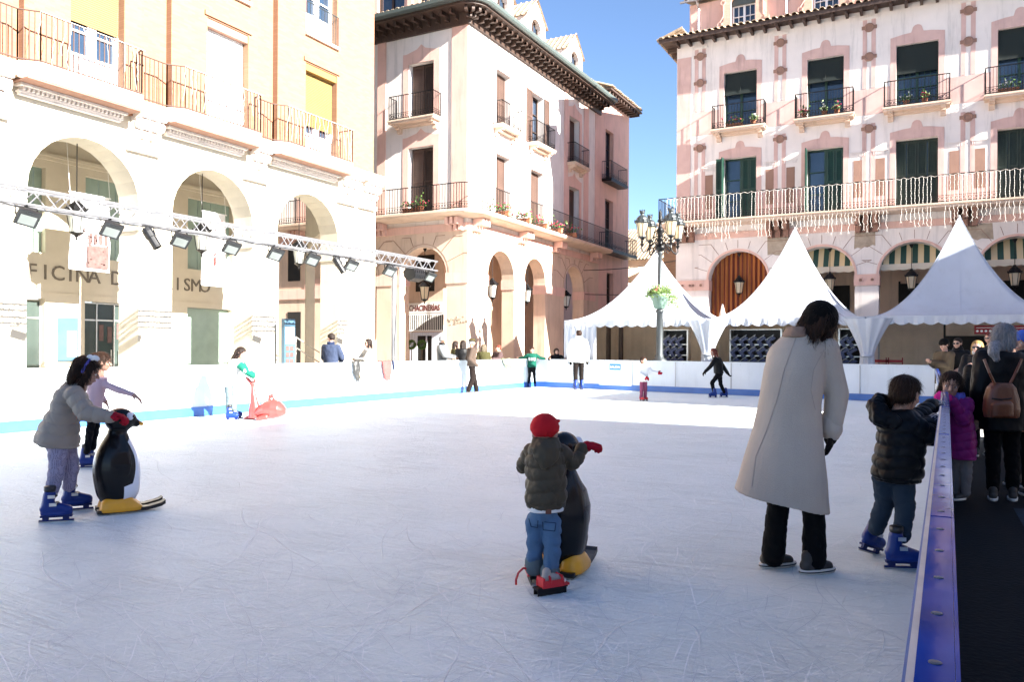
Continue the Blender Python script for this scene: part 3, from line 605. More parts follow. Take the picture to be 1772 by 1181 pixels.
# dormers
for px, py in ((870, 25), (928, 68), (995, 118)):
    p = onx(px, py, -16.1); c = p.y; DP = ('x', -16.1); d = MB(); h0 = 14.7; hw = .95
    slab(d, DP, [[(c - hw, h0), (c + hw, h0), (c + hw, 16.35), (c + .5, 16.9), (c, 17.25), (c - .5, 16.9), (c - hw, 16.35)], arch_pts(c, .5, 15.95, 14.95, 8)], -.25, 0)
    for s in (-1, 1): d.box((-18.3, c + s * hw - .06, h0), (-16.35, c + s * hw + .06, 16.3)); pb(d, DP, c + s * (hw + .12) - .1, c + s * (hw + .12) + .1, h0, 15.1, -.2, .05)
    do = d.build('dormer', 'stucco_white', MBD)
    t = MB(); t.add([(-16.0, c - hw - .12, 16.3), (-16.0, c, 17.35), (-18.6, c, 17.35), (-18.6, c - hw - .12, 16.3), (-16.0, c + hw + .12, 16.3), (-18.6, c + hw + .12, 16.3)], [(0, 1, 2, 3), (1, 4, 5, 2)])
    for k in range(9): x = -16.05 - k * .28; t.bar((x, c - hw - .1, 16.34), (x, c, 17.37), .03, 5); t.bar((x, c + hw + .1, 16.34), (x, c, 17.37), .03, 5)
    t.build('dormer_roof', 'tile', do); window(DP, c - .49, c + .49, 14.95, 16.4, -.2, 'wood_dark', do, (1, 3), name='dormer_window')
# inside the arcade of the corner building
m = MB(); m.box((-28, 28.6, 0), (-18.8, 28.9, 5.9)); m.box((-19.1, 28.9, 0), (-18.8, 39, 5.9)); m.box((-28, 26.3, 5.9), (-16.4, 28.9, 6.0)); m.box((-19.1, 28.9, 5.9), (-16.4, 39, 6.0))
m.box((-24.0, 26.3, 0), (-22.3, 28.6, 5.9)); m.build('inner_wall', 'stucco_peach', MBD)
SP = ('y', 28.6); a = ony(707, 600, 28.6).x; b = ony(768, 600, 28.6).x
m = MB(); pb(m, SP, a, b, 2.95, 3.4, 0, .06); o = m.build('shop_sign', 'paint_white', MBD); m = MB(); put_text(m, 'CHACINERÍAS', .36, WP(SP, a + .06, 3.05, .065), (1, 0, 0), (0, 0, 1), bold=.006, sx=.72); m.build('sign_lettering', 'letter_red', o)
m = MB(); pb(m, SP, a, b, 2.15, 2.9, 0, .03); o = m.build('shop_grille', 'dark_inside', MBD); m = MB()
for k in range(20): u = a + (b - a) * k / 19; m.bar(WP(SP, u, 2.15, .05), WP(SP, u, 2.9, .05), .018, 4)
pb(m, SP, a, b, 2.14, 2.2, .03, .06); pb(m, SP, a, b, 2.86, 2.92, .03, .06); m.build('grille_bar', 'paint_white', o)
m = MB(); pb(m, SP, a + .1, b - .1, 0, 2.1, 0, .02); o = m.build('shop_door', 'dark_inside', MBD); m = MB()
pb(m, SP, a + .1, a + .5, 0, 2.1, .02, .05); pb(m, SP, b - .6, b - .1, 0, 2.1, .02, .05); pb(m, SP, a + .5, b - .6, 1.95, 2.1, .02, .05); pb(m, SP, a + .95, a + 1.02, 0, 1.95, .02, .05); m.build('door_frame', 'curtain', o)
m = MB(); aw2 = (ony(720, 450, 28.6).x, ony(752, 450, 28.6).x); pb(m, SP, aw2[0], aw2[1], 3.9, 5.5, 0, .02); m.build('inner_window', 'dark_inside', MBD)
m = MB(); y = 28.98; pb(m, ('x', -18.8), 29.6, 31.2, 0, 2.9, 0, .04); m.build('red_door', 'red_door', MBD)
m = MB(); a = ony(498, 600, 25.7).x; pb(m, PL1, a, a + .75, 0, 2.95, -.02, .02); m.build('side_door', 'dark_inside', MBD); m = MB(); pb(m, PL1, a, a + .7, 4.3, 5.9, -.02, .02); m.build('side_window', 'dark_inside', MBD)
m = MB(); pb(m, PL1, -25.6, -22.4, 3.5, 3.92, 0, .06); m.build('pink_band', 'stucco_pink', MBD)
random.seed(11); m = MB()
for k in range(26):
    u = -16.35 + random.gauss(0, .16); z = 2.45 + random.gauss(0, .1); m.ball(WP(PL1, u, z, .004), (random.uniform(.03, .09), .012, random.uniform(.02, .06)), 5)
m.build('plaster_damage', 'bare_stone', MBD)
# far section with its own tiled eave
M2 = empty('narrow_building', (0, 0, 0), 'narrow shaded pink house at the far end of the corner building', 'building')
m = MB(); FP = ('x', -15.8); slab(m, FP, [rect(39, 43.2, 0, 15.2), rect(39.9, 41.1, 6.72, 9.6), rect(39.9, 41.1, 10.6, 13.4), rect(40.2, 41.2, 3.2, 5.6)], -.4, 0); m.box((-22, 43.2, 0), (-15.8, 43.6, 15.2)); m.build('wall', 'stucco_pink', M2)
for z0, z1 in ((6.72, 9.6), (10.6, 13.4), (3.2, 5.6)): window(FP, 39.9 + .3 * (z0 < 4), 41.1 + .1 * (z0 < 4), z0, z1, -.25, 'wood_dark', M2, (1, 3))
balcony(FP, 39.4, 41.9, 10.55, .55, M2, slab_m='iron', br=False); balcony(FP, 39.1, 43.0, 6.7, .75, M2, slab_m='iron', br=False)
m = MB(); tiles(m, 38.9, 43.9, FP, 15.3, .75, 2.2, .8, .26, .09); m.build('roof', 'tile', M2)
m = MB(); pb(m, FP, 38.9, 43.9, 15.14, 15.22, -.3, .7)
for i in range(12): pb(m, FP, 39 + i * .42, 39.1 + i * .42, 14.95, 15.14, 0, .6)
m.build('eave', 'soffit_brown', M2)
# ================================================================== RIGHT BUILDING
RB = empty('balconied_building', (0, 0, 0), 'large pink and cream building with painted trims, green shutters and tiled eaves', 'building')
PL = ('y', 32.3); CX = [-7.05, -3.87, -.69, 2.49, 5.67]; RW = [(-7.63, -6.34), (-4.43, -3.12), (-1.32, .05), (1.88, 3.2), (5.05, 6.35)]
m = MB(); slab(m, PL, [arcade_loop(-9.6, 9.5, 6.1, [(c, 1.18, 4.24) for c in CX])], -.7, 0); m.build('arcade_wall', 'stucco_white', RB)
FLS = ((6.62, 9.2), (10.35, 12.7))
m = MB(); slab(m, PL, [rect(-9.6, 9.5, 6.1, 14.2)] + [rect(a, b, z0, z1) for a, b in RW for z0, z1 in FLS], -.5, 0); m.build('upper_wall', 'stucco_white', RB)
m = MB(); m.box((-9.6, 32.81, 6.1), (-9.3, 46, 14.2)); m.box((-9.6, 33.01, 0), (-9.3, 46, 6.1)); m.box((9.2, 32.81, 0), (9.5, 46, 14.2)); m.build('side_wall', 'stucco_pink', RB)
SX = [-8.62, -5.44, -2.24, .98, 4.12, 7.3]
m = MB()   # pink painted bands and strips
pb(m, PL, -9.58, -9.0, 6.62, 13.6, 0, .02)
bu = [-9.0] + [v for ab in RW for v in ab] + [9.5]
for i in range(0, len(bu), 2): pb(m, PL, bu[i], bu[i + 1], 10.28, 11.25, 0, .006); pb(m, PL, bu[i], bu[i + 1], 6.62, 7.7, 0, .006)
for x in SX:
    for s in (-1, 1):
        for z0, z1 in ((7.72, 9.95), (11.27, 13.85)): pb(m, PL, x + s * .15 - .075, x + s * .15 + .075, z0, z1, 0, .012)
for a, b in RW:
    c = (a + b) / 2
    for z0, z1 in FLS:
        pts = [(a - .2, z0), (a, z0), (a, z1), (b, z1), (b, z0), (b + .2, z0), (b + .2, z1 + .30), (c + .45, z1 + .38), (c + .2, z1 + .40)]
        pts += [(c + .17 * math.cos(t), z1 + .5 + .17 * math.sin(t)) for t in [math.pi * (k / 6) for k in range(7)]] + [(c - .2, z1 + .40), (c - .45, z1 + .38), (a - .2, z1 + .30)]
        slab(m, PL, [pts], -.01, .016)
m.build('pink_trim', 'trim_pink', RB)
m = MB()
for x in SX:
    for z in (13.55, 12.45, 9.75):
        m = MB(); m.lathe((x, 32.29, z), [(.17, 0), (.17, .04), (.12, .05), (.1, .03)], 16, ax=(0, -1, 0)); pb(m, PL, x - .26, x + .26, z - .06, z + .07, 0, .03); m.build('medallion', 'trim_brown', RB)
for i, (a, b) in enumerate(RW):
    for s in (-1, 1):
        u = (a - .52) if s < 0 else (b + .52)
        if i < 2 and s < 0: u -= .08
        m = MB(); pb(m, PL, u - .16, u + .16, 7.2, 8.6, 0, .010); m.build('painted_panel', 'trim_brown', RB)
m = MB()
for i, (a, b) in enumerate(RW):
    for s in (-1, 1):
        u = (a - .52) if s < 0 else (b + .52)
        if i < 2 and s < 0: u -= .08
        for k in range(9): pb(m, PL, u - .24 + k * .055, u - .215 + k * .055, 8.76, 8.86, 0, .02)
        pb(m, PL, u - .26, u + .26, 8.88, 8.91, 0, .03)
for x in SX:
    pb(m, PL, x - .3, x + .3, 13.86, 13.95, 0, .05)
m.build('dentil', 'stucco_white', RB)
m = MB(); gr = MB(); es = [-9.6] + [v for c in CX for v in (c - 1.18, c + 1.18)] + [9.5]
for i in range(0, len(es), 2):
    a, b = es[i], es[i + 1]; pb(m, PL, a - .03, b + .03, 3.86, 4.28, -.73, .06)
    for c in ([a + .3, a + .62, b - .62, b - .3] if b - a > 1.2 else [(a + b) / 2 - .2, (a + b) / 2 + .2]): m.lathe((c, 32.25, 4.07), [(.1, 0), (.1, .03), (.065, .03), (.05, .01)], 14, ax=(0, -1, 0)); gr.lathe((c, 32.222, 4.07), [(.05, 0), (.05, .012)], 10, ax=(0, -1, 0))
for c in CX:   # arch edge moulding
    pa = [(c - 1.26 * math.cos(math.pi * k / 20), 4.28 + 1.22 * math.sin(math.pi * k / 20)) for k in range(21)]; pi = [(c + 1.18 * math.cos(math.pi * k / 20), 4.28 + 1.14 * math.sin(math.pi * k / 20)) for k in range(21)]
    slab(m, PL, [pa + pi], -.02, .03)
pb(m, PL, -9.6, 9.5, 5.95, 6.2, 0, .04)
m.build('capital_band', 'stucco_pink', RB)
for c in CX:
    for k in range(1, 10):
        t = math.pi * k / 10; sp = 4.24; R2 = 1.3; a = (c - R2 * math.cos(t), sp + R2 * math.sin(t)); e = .55 if abs(math.cos(t)) > .35 else .32; b = (a[0] - e * math.cos(t), a[1] + e * math.sin(t))
        if b[1] > 5.92: b = (a[0] - (5.92 - a[1]) / math.tan(t), 5.92) if abs(math.cos(t)) > .01 else (a[0], 5.92)
        gr.bar(WP(PL, a[0], a[1], .002), WP(PL, b[0], b[1], .002), .012, 4)
        if abs(math.cos(t)) > .35: gr.bar(WP(PL, b[0], b[1], .002), WP(PL, c - math.copysign(1.59, math.cos(t)), b[1], .002), .012, 4)
gr.build('scored_line', 'trim_brown', RB)
m = MB()
for u0, u1, z0, z1 in ((-5.9, -4.9, 5.2, 5.9), (-2.7, -2.0, 5.3, 5.9), (.75, 1.75, 5.4, 5.93)):
    pts = [(u0 + (u1 - u0) * k / 6 + random.uniform(-.04, .04), z0 + random.uniform(-.06, .08)) for k in range(7)]; m = MB(); slab(m, PL, [pts + [(u1, z1), (u0, z1)]], -.02, .005); m.build('bare_stone_patch', 'bare_stone', RB)
for i, (a, b) in enumerate(RW):   # windows
    for fl, (z0, z1) in enumerate(FLS):
        if fl == 0 and i >= 2:
            o = window(PL, a, b, z0, z1, -.3, 'wood_green_old', RB, (1, 3)); n = 4
            for k in range(n): shutter(PL, a + (b - a) * k / n + .01, a + (b - a) * (k + 1) / n - .01, z0 + .03, z1 - .03, -.26 + .01 * (k % 2), 'wood_green_old', o)
        else:
            o = window(PL, a, b, z0, z1, -.25, 'wood_green', RB, (1, 3) if i != 2 or fl == 0 else (3, 6))
            if fl == 0:
                shutter(PL, a - .02, a + .33, z0, z1, .02, 'wood_green', o, True)
                if i == 0: shutter(PL, a - .30, a - .04, z0, z1, .05, 'wood_green', o)
                shutter(PL, (a + b) / 2 + .05, b - .32, z0 + .03, z1 - .03, -.2, 'wood_green', o); shutter(PL, b - .3, b - .03, z0 + .03, z1 - .03, -.19, 'wood_green', o)
            else:
                s = MB(); zz = z1 - (.92 if i < 2 else 1.05)
                if i < 2:   # awning blind hanging slightly out
                    s.add([WP(PL, a + .03, z1 - .02, -.12), WP(PL, b - .03, z1 - .02, -.12), WP(PL, b - .03, zz, -.02), WP(PL, a + .03, zz, -.02)], [(0, 1, 2, 3)])
                    s.bar(WP(PL, a + .03, zz, -.02), WP(PL, b - .03, zz, -.02), .02); s.bar(WP(PL, (a + b) / 2, zz + .45, -.02), WP(PL, (a + b) / 2, zz + .1, -.01), .008)
                else: pb(s, PL, a + .02, b - .02, zz, z1 - .01, -.12, -.1)
                s.build('window_blind', 'fabric_green', o)
                if i >= 2: s = MB(); pb(s, PL, a + .1, b - .1, z0 + .1, zz, -.36, -.352); s.build('curtain', 'curtain', o)
    balcony(PL, a - .4, b + .38, 10.32, .5, RB, sp=.11)
PB = empty('balcony', (0, 0, 0), None, None); PB.parent = RB
m = MB(); m.box((-10.1, 31.35, 6.46), (9.5, 32.29, 6.58)); m.box((-10.13, 31.3, 6.56), (9.5, 32.29, 6.62)); m.box((-10.1, 32.31, 6.46), (-9.61, 35, 6.6)); m.build('balcony_slab', 'stucco_peach', PB)
m = MB()
for c in [-9.2] + [(CX[i] + CX[i + 1]) / 2 for i in range(4)] + [7.3]:
    m = MB(); pb(m, PL, c - .4, c + .4, 5.86, 6.45, .04, .07)
    for j in (-.3, 0, .3): pb(m, PL, c + j - .09, c + j + .09, 5.85, 6.46, .04, .25); pb(m, PL, c + j - .085, c + j + .085, 6.1, 6.46, .25, .6)
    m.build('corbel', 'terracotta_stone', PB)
m = MB(); railing(m, [(-10.07, 35), (-10.07, 31.4), (9.4, 31.4)], 6.63, 7.6, .13); m.build('railing', 'iron', PB)
m = MB(); tiles(m, -10.2, 9.8, PL, 14.28, .75, 1.25, .35, .25, .095); m.add([(-10.25, 31.6, 14.26), (-10.25, 46, 14.26), (-9.2, 46, 14.6), (-9.2, 33.0, 14.6)], [(0, 1, 2, 3)])
for k in range(50): m.bar((-10.28, 31.7 + k * .25, 14.28), (-9.2, 31.7 + k * .25, 14.64), .07, 6)
m.build('roof', 'tile', RB)
m = MB(); m.box((-10.15, 31.65, 14.2), (9.8, 32.29, 14.25)); m.box((-10.15, 32.31, 14.2), (-9.61, 46, 14.25)); m.box((-10.19, 31.6, 14.12), (9.8, 31.66, 14.28))
for k in range(38): x = -9.5 + k * .5; m.box((x - .05, 31.7, 14.03), (x + .05, 32.28, 14.195)); 
for k in range(16): y = 32.6 + k * .7; m.box((-10.1, y, 14.05), (-9.62, y + .1, 14.195))
m.build('eave', 'soffit_brown', RB)
AT = ('y', 33.1); m = MB(); AD = [(c - .03, c + .97) for c in [x - .45 for x in CX]]
slab(m, AT, [rect(-9.3, 9.5, 14.3, 16.1)] + [rect(a, b, 14.75, 16.05) for a, b in AD], -.3, 0); m.box((-9.3, 33.41, 14.3), (-9.0, 46, 16.1)); m.build('attic_wall', 'stucco_pink', RB)
m = MB(); tiles(m, -9.5, -8.1, AT, 16.2, .35, 2.5, .7, .24, .09); tiles(m, -5.9, -5.1, AT, 16.2, .35, 2.5, .7, .24, .09); tiles(m, -2.8, -1.9, AT, 16.2, .35, 2.5, .7, .24, .09); m.add([(-9.4, 33.3, 16.2), (9.5, 33.3, 16.2), (9.5, 45, 18.5), (-9.4, 45, 18.5)], [(0, 1, 2, 3)]); m.build('attic_roof', 'tile', RB)
m = MB(); m.tube([(x, 32.68, 16.12) for x in (-9.6, -8.1)], .05); m.tube([(-8.9, 32.7, 16.1), (-8.9, 33.0, 15.85), (-8.9, 33.02, 14.55)], .045); m.tube([(-5.35, 33.02, 18), (-5.35, 33.02, 14.55)], .045); m.tube([(-2.1, 33.02, 18), (-2.1, 33.02, 14.55)], .045); m.build('drainpipe', 'alu', RB)
for a, b in AD:
    c = (a + b) / 2; d = MB(); DP = ('y', 32.95)
    o = [(c - 1.05, 14.45), (a - .0, 14.45), (a, 15.8)] + [(c - .5 * math.cos(math.pi * k / 8), 15.8 + .3 * math.sin(math.pi * k / 8)) for k in range(1, 8)] + [(b, 15.8), (b, 14.45), (c + 1.05, 14.45), (c + 1.0, 14.9), (c + .8, 15.1), (c + .78, 15.6), (c + .9, 15.9), (c + .7, 16.3), (c + .45, 16.7), (c, 16.95), (c - .45, 16.7), (c - .7, 16.3), (c - .9, 15.9), (c - .78, 15.6), (c - .8, 15.1), (c - 1.0, 14.9)]
    slab(d, DP, [o], -.14, .03); d.box((c - .9, 33.1, 16.1), (c + .9, 35, 16.4)); do = d.build('dormer', 'brick_pink', RB)
    s = MB()
    for sg in (-1, 1):
        for (x, z, r) in ((.95, 14.98, .09), (.82, 15.86, .09)): s.tube([(c + sg * (x + r * math.cos(t)), 32.91, z + r * math.sin(t)) for t in [2 * math.pi * k / 9 for k in range(10)]], .022, 4)
        s.tube([(c + sg * .95, 32.91, 15.07), (c + sg * .8, 15.3 * 0 + 32.91, 15.3), (c + sg * .8, 32.91, 15.75)], .02, 4)
    s.build('scroll_ornament', 'stucco_pink', do); w = window(AT, a + .02, b - .02, 14.78, 15.75, -.1, 'door_white', do, (2, 2), name='dormer_window')
    s = MB(); pb(s, AT, a, b, 15.72, 16.0, -.12, .02); s.build('roller_blind', 'gutter', w)
# arcade interior
m = MB(); m.box((-9.3, 35.2, 0), (9.2, 35.4, 6.0)); m.box((-9.3, 33.01, 5.9), (9.2, 35.2, 6.0)); m.build('inner_wall', 'stucco_peach', RB)
for i, c in enumerate(CX):
    if i == 0:
        s = MB(); n = 60; vs = []
        for k in range(n + 1):
            x = c - 1.17 + 2.34 * k / n; y = 32.75 + .05 * math.sin(k * 1.1); vs += [(x, y, 0), (x, y, 5.42)]
        s.add(vs, [(2 * k, 2 * k + 2, 2 * k + 3, 2 * k + 1) for k in range(n)]); s.build('striped_curtain', 'orange_curtain', RB)
    else:
        s = MB(); z1, z0 = 5.42, 4.55; s.add([(c - 1.16, 32.95, z1), (c + 1.16, 32.95, z1), (c + 1.16, 32.55, z0 + .1), (c - 1.16, 32.55, z0 + .1)], [(0, 1, 2, 3)]); aw = s.build('awning', 'awning', RB)
        s = MB(); n = 36; vs = []
        for k in range(n + 1): x = c - 1.16 + 2.32 * k / n; vs += [(x, 32.545, z0 + .1), (x, 32.545, z0 - .1 - .05 * abs(math.sin(k * math.pi / 5)))]
        s.add(vs, [(2 * k, 2 * k + 2, 2 * k + 3, 2 * k + 1) for k in range(n)]); s.build('awning_valance', 'inner_wall', aw)
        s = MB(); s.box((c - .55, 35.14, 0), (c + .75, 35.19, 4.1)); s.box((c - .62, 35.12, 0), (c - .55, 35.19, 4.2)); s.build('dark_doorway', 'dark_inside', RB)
for px, py, t in ((1279, 470, 'lantern hanging before the orange striped curtain arch'), (1577, 470, 'lantern hanging in the arch between the second and third tent peaks'), (1756, 462, 'lantern hanging in the arch at the right edge of the photo'), (1436, 462, 'lantern in the arch hidden behind the middle tent')):
    p = ony(px, py, 32.5); lantern((p.x, 32.5, 4.45), .9, t, 'lanterns in the arches of the balconied building', 1.0)
p = ony(735, 470, 26.0); lantern((p.x, 26.0, 4.2), 1.2, 'lantern hanging in the arch over the shop sign', 'lanterns of the corner building', 1.15)
for px, t in ((852, 'lantern hanging in the first sunlit arch of the corner building'), (912, 'lantern hanging in the second sunlit arch of the corner building'), (980, 'lantern in the shaded arch next to the left tent')):
    p = onx(px, 480, -16.0); lantern((-16.0, p.y, 4.35), 1.3, t, 'lanterns of the corner building', 1.15, 'lamp_glass')
# string lights of the balconied building
random.seed(21); m = MB(); w = MB(); x = -9.7
while x < 7:
    p = Vector((x, 31.36, 7.56)); e = random.uniform(5.75, 6.35)
    while p.z > e:
        j = .012 if p.z > 6.6 else .03
        q = Vector((x + random.uniform(-j, j), 31.33, p.z - .09)); w.bar(p, q, .004, 3); m.ball(q, .010, 3); p = q
    for s in (-1, 1): w.bar(p, p + Vector((s * .04, 0, -.05)), .004, 3)
    x += random.choice((.12, .13, .16)) + (.3 if random.random() < .05 else 0)
for k in range(60): a = -9.7 + k * .28; w.tube([(a, 31.36, 7.6), (a + .14, 31.36, 7.54), (a + .28, 31.36, 7.6)], .008, 3)
o = w.build('icicle_lights', 'led_warm'); m.build('bulb', 'led', o); tag(o, 'white icicle light strands hanging over the long balcony above the striped arches', 'string lights')
# flower pots on balconies
def plant(p, label, kind, s=1.0, pm='pot', lm='leaf', seed=1, flowers=10, long=False):
    random.seed(seed); o = empty('flower_pot', p, label, 'flower pot', 'flower pots on the balconies')
    m = MB()
    if long: m.box((-.3 * s, -.09, 0), (.3 * s, .09, .15 * s)); m.box((-.32 * s, -.1, .13 * s), (.32 * s, .1, .16 * s))
    else: m.lathe((0, 0, 0), [(.07 * s, 0), (.1 * s, .17 * s), (.115 * s, .17 * s), (.115 * s, .2 * s)], 10)
    m.build('pot', pm, o); m = MB(); f = MB(); wd = .3 if long else .1
    for k in range(70):
        c = Vector((random.gauss(0, wd * .8), random.gauss(0, .07), .2 * s + abs(random.gauss(0, .12)) * s)); d = Vector((random.uniform(-1, 1), random.uniform(-1, 1), random.uniform(-.3, 1))).normalized(); u = d.orthogonal() * .025 * s
        m.add([c - u, c + d * .07 * s, c + u, c - d * .02], [(0, 1, 2, 3)])
        if k < flowers: f.ball(c + Vector((0, 0, .06)), .028 * s, 4)
    m.build('foliage', lm, o)
    if flowers: f.build('blossom', kind, o)
    return o
i = 0
for px, py, t, lg in ((1270, 222, 'trough of pink flowers on the upper left balcony of the balconied building', 1), (1303, 220, 'yellow-green potted plant at the right end of the upper left balcony', 0), (1392, 205, 'small dark potted plant left on the second upper balcony', 0), (1426, 200, 'potted plant with white blossom in the middle of the second upper balcony', 0), (1448, 195, 'terracotta pot raised at the right of the second upper balcony', 0), (1568, 183, 'red flower pot left on the third upper balcony', 0), (1600, 180, 'yellow flowering pot right on the third upper balcony', 0), (1745, 160, 'low planter on the rightmost upper balcony', 1)):
    p = ony(px, py, 31.98); plant((p.x, 31.98, 10.34), t, 'petal' if i % 2 == 0 else 'led', 1.0, seed=i + 3, long=bool(lg), lm='leaf' if i % 3 else 'leaf_lime'); i += 1
for px, t in ((712, 'geraniums in a trough behind the railing of the shaded corner building side'), (728, 'small flower pot right of the geranium trough on the shaded side balcony')):
    p = ony(px, 365, 25.1); plant((p.x, 25.1, 6.66), t, 'petal', 1.2, seed=i + 3, long=px < 720); i += 1
for px, t in ((868, 'flower trough at the near end of the sunlit long balcony'), (905, 'red and green flower trough below the second sunlit window'), (935, 'flower trough between second sunlit window and the shaded part'), (960, 'small red flower trough just before the shaded part of the long balcony'), (985, 'pink flower trough in the shaded part of the long balcony')):
    p = onx(px, 390, -15.2); plant((-15.2, p.y, 6.66), t, 'petal', 1.2, seed=i + 3, long=True, flowers=16); i += 1
# ================================================================== BACKGROUND
o = empty('distant_house', (0, 0, 0), 'distant cream house with tiled roof seen in the gap above the left tent', 'house')
m = MB(); m.box((-26, 58, 0), (-14, 68, 8.3)); m.box((-27, 52, 0), (-19.5, 57, 6.2)); m.build('wall', 'stucco_peach', o)
m = MB(); m.add([(-26.6, 57.2, 8.2), (-13.4, 57.2, 8.2), (-13.4, 63, 11.4), (-26.6, 63, 11.4)], [(0, 1, 2, 3)]); m.add([(-27.4, 51.4, 6.2), (-19, 51.4, 6.2), (-19, 57, 7.6), (-27.4, 57, 7.6)], [(0, 1, 2, 3)])
for k in range(48): x = -26.5 + k * .28; m.bar((x, 57.2, 8.25), (x, 63, 11.45), .09, 5)
for k in range(30): x = -27.3 + k * .28; m.bar((x, 51.4, 6.25), (x, 57, 7.65), .09, 5)
m.build('roof', 'tile', o); m = MB(); m.box((-21.5, 51.96, 3.6), (-20.5, 52.0, 5.2)); m.build('window', 'glass', o)
o = empty('brick_house', (0, 0, 0), 'brown brick house wall just left of the balconied building', 'house')
m = MB(); m.box((-11.6, 37, 0), (-9.61, 48, 6.4)); m.build('wall', 'brick_brown', o); m = MB(); m.box((-11.9, 36.8, 6.4), (-9.61, 48, 6.55)); m.build('roof_edge', 'soffit_brown', o)
random.seed(31); o = empty('garden_tree', (-18.2, 47, 0), 'small leafy tree in the gap between the corner building and the left tent', 'tree')
m = MB(); m.bar((0, 0, 0), (0, 0, 3), .14, 8, .09); tips = []
for k in range(7):
    t = k * .9; e = Vector((1.2 * math.cos(t), 1.2 * math.sin(t), 4.3 + .3 * (k % 3))); m.bar((0, 0, 2.4 + .1 * k), e, .06, 6, .02); tips.append(e)
m.build('trunk', 'bark', o); m = MB()
for k in range(4200):
    e = random.choice(tips + [Vector((0, 0, 4.8))]); c = e + Vector([random.gauss(0, .55) for _ in range(3)]); d = Vector([random.uniform(-1, 1) for _ in range(3)]).normalized(); u = d.orthogonal().normalized() * .035
    m.add([c - u, c + d * .12, c + u, c - d * .05], [(0, 1, 2, 3)])
m.build('crown', 'leaf_lime', o)
m = MB()
for z0, z1, y0, y1 in ((5.4, 5.35, 36.8, 36.6), (4.2, 4.05, 37.0, 36.6)):
    a = Vector((-15.7, y0, z0)); b = Vector((-9.6, y1 - 3, z1)); m.tube([a.lerp(b, k / 10) - Vector((0, 0, .12 * math.sin(math.pi * k / 10))) for k in range(11)], .022, 4)
tag(m.build('overhead_cable', 'black_plastic'), 'black cables strung across the gap between the two pink buildings', 'cable')
# buildings that close the square on the sunny side (behind the photographer's right)
for nm, y0, y1, hh, t in (('shade_building', -34, 10.3, 12.3, 'tall plain building closing the square on the right, outside the photo'), ('low_building', 16.5, 30.5, 11.5, 'lower plain building on the right side of the square, outside the photo')):
    o = empty(nm, (0, 0, 0), t, 'building'); m = MB(); m.box((15.6, y0, 0), (26, y1, hh - .2)); m.box((15.35, y0 - .05, hh - .2), (26, y1 + .05, hh)); m.build('wall', 'stucco_peach', o); m = MB(); y = y0 + 1.5
    while y < y1 - 2:
        for z in (4.2, 7.6): m.box((15.55, y, z), (15.59, y + 1.2, z + 2.2))
        y += 3.3
    m.build('window_row', 'glass', o)
# ================================================================== RINK BARRIERS
def barrier(name, p0, p1, label, inn, panel=2.0, gate=None, skip=None):
    o = empty(name, (p0[0], p0[1], 0), label, 'barrier', 'rink barriers'); a = Vector((0, 0, 0)); b = Vector((p1[0] - p0[0], p1[1] - p0[1], 0)); d = b.normalized(); n = Vector(inn); L = b.length; N = max(1, round(L / panel))
    pm = MB()
    for k in range(N):
        s0 = L * k / N + .008; s1 = L * (k + 1) / N - .008; c = d * (s0 + s1) / 2 - n * .04; pm = MB()
        pm.obox(c + UP * .535, d * (s1 - s0) / 2, n * .03, UP * .465); pm.obox(c + UP * .55 + n * .031, d * (s1 - s0) / 2, n * .004, UP * .006)
        pm.build('panel', 'plastic_white', o)
    m = MB(); m.obox(d * L / 2 - n * .035 + UP * .1, d * L / 2, n * .04, UP * .095); m.build('kick_strip', 'kick_blue', o)
    m = MB(); m.obox(d * L / 2 - n * .04 + UP * 1.015, d * L / 2, n * .045, UP * .015); m.build('top_rail', 'plastic_white' if name != 'x' else 'steel', o)
    m = MB()
    for k in range(N + 1): m.obox(d * L * k / N - n * .035 + UP * .6, d * .012, n * .042, UP * .4)
    for k in range(N * 2): m.obox(d * (L * k / N / 2 + .3) + UP * .95, d * .008, n * .006, UP * .008)
    m.build('post', 'alu', o)
    return o, d, n
barrier('rink_barrier', (-13.0, -6), (-13.0, 25.95), 'long white rink barrier with blue foot strip in front of the arcade buildings', (1, 0, 0))
o, d, n = barrier('rink_barrier', (-13.0, 25.95), (RBX(23.75), 23.75), 'shaded white rink barrier with the exit gate in front of the tents', Vector((-2.2, -12.95, 0)).normalized())
p = ony(1063, 637, 25.3); c = Vector((p.x + 13, p.y - 25.95, .80)); d0 = Vector((RBX(23.75) + 13, -2.2, 0)).normalized(); n0 = Vector((d0.y, -d0.x, 0))
s = c.dot(d0); c = d0 * s + UP * .8
m = MB(); m.obox(c + n0 * .02 - UP * .2, d0 * .62, n0 * .012, UP * .41); gt = m.build('gate', 'plastic_white', o)
m = MB(); m.obox(c + n0 * .034, d0 * .22, n0 * .004, UP * .105); sg = m.build('exit_sign', 'sign_blue', gt)
m = MB(); put_text(m, 'SALIDA', .12, c + n0 * .042 - UP * .045, d0, UP, 'CENTER', bold=.003); m.build('sign_lettering', 'white', sg)
m = MB(); 
for s_ in (-.63, .63): m.obox(c + d0 * s_ + n0 * .02 - UP * .2, d0 * .015, n0 * .02, UP * .42)
m.obox(c + n0 * .03 - UP * .62, d0 * .62, n0 * .015, UP * .012); m.build('gate_frame', 'steel', gt)
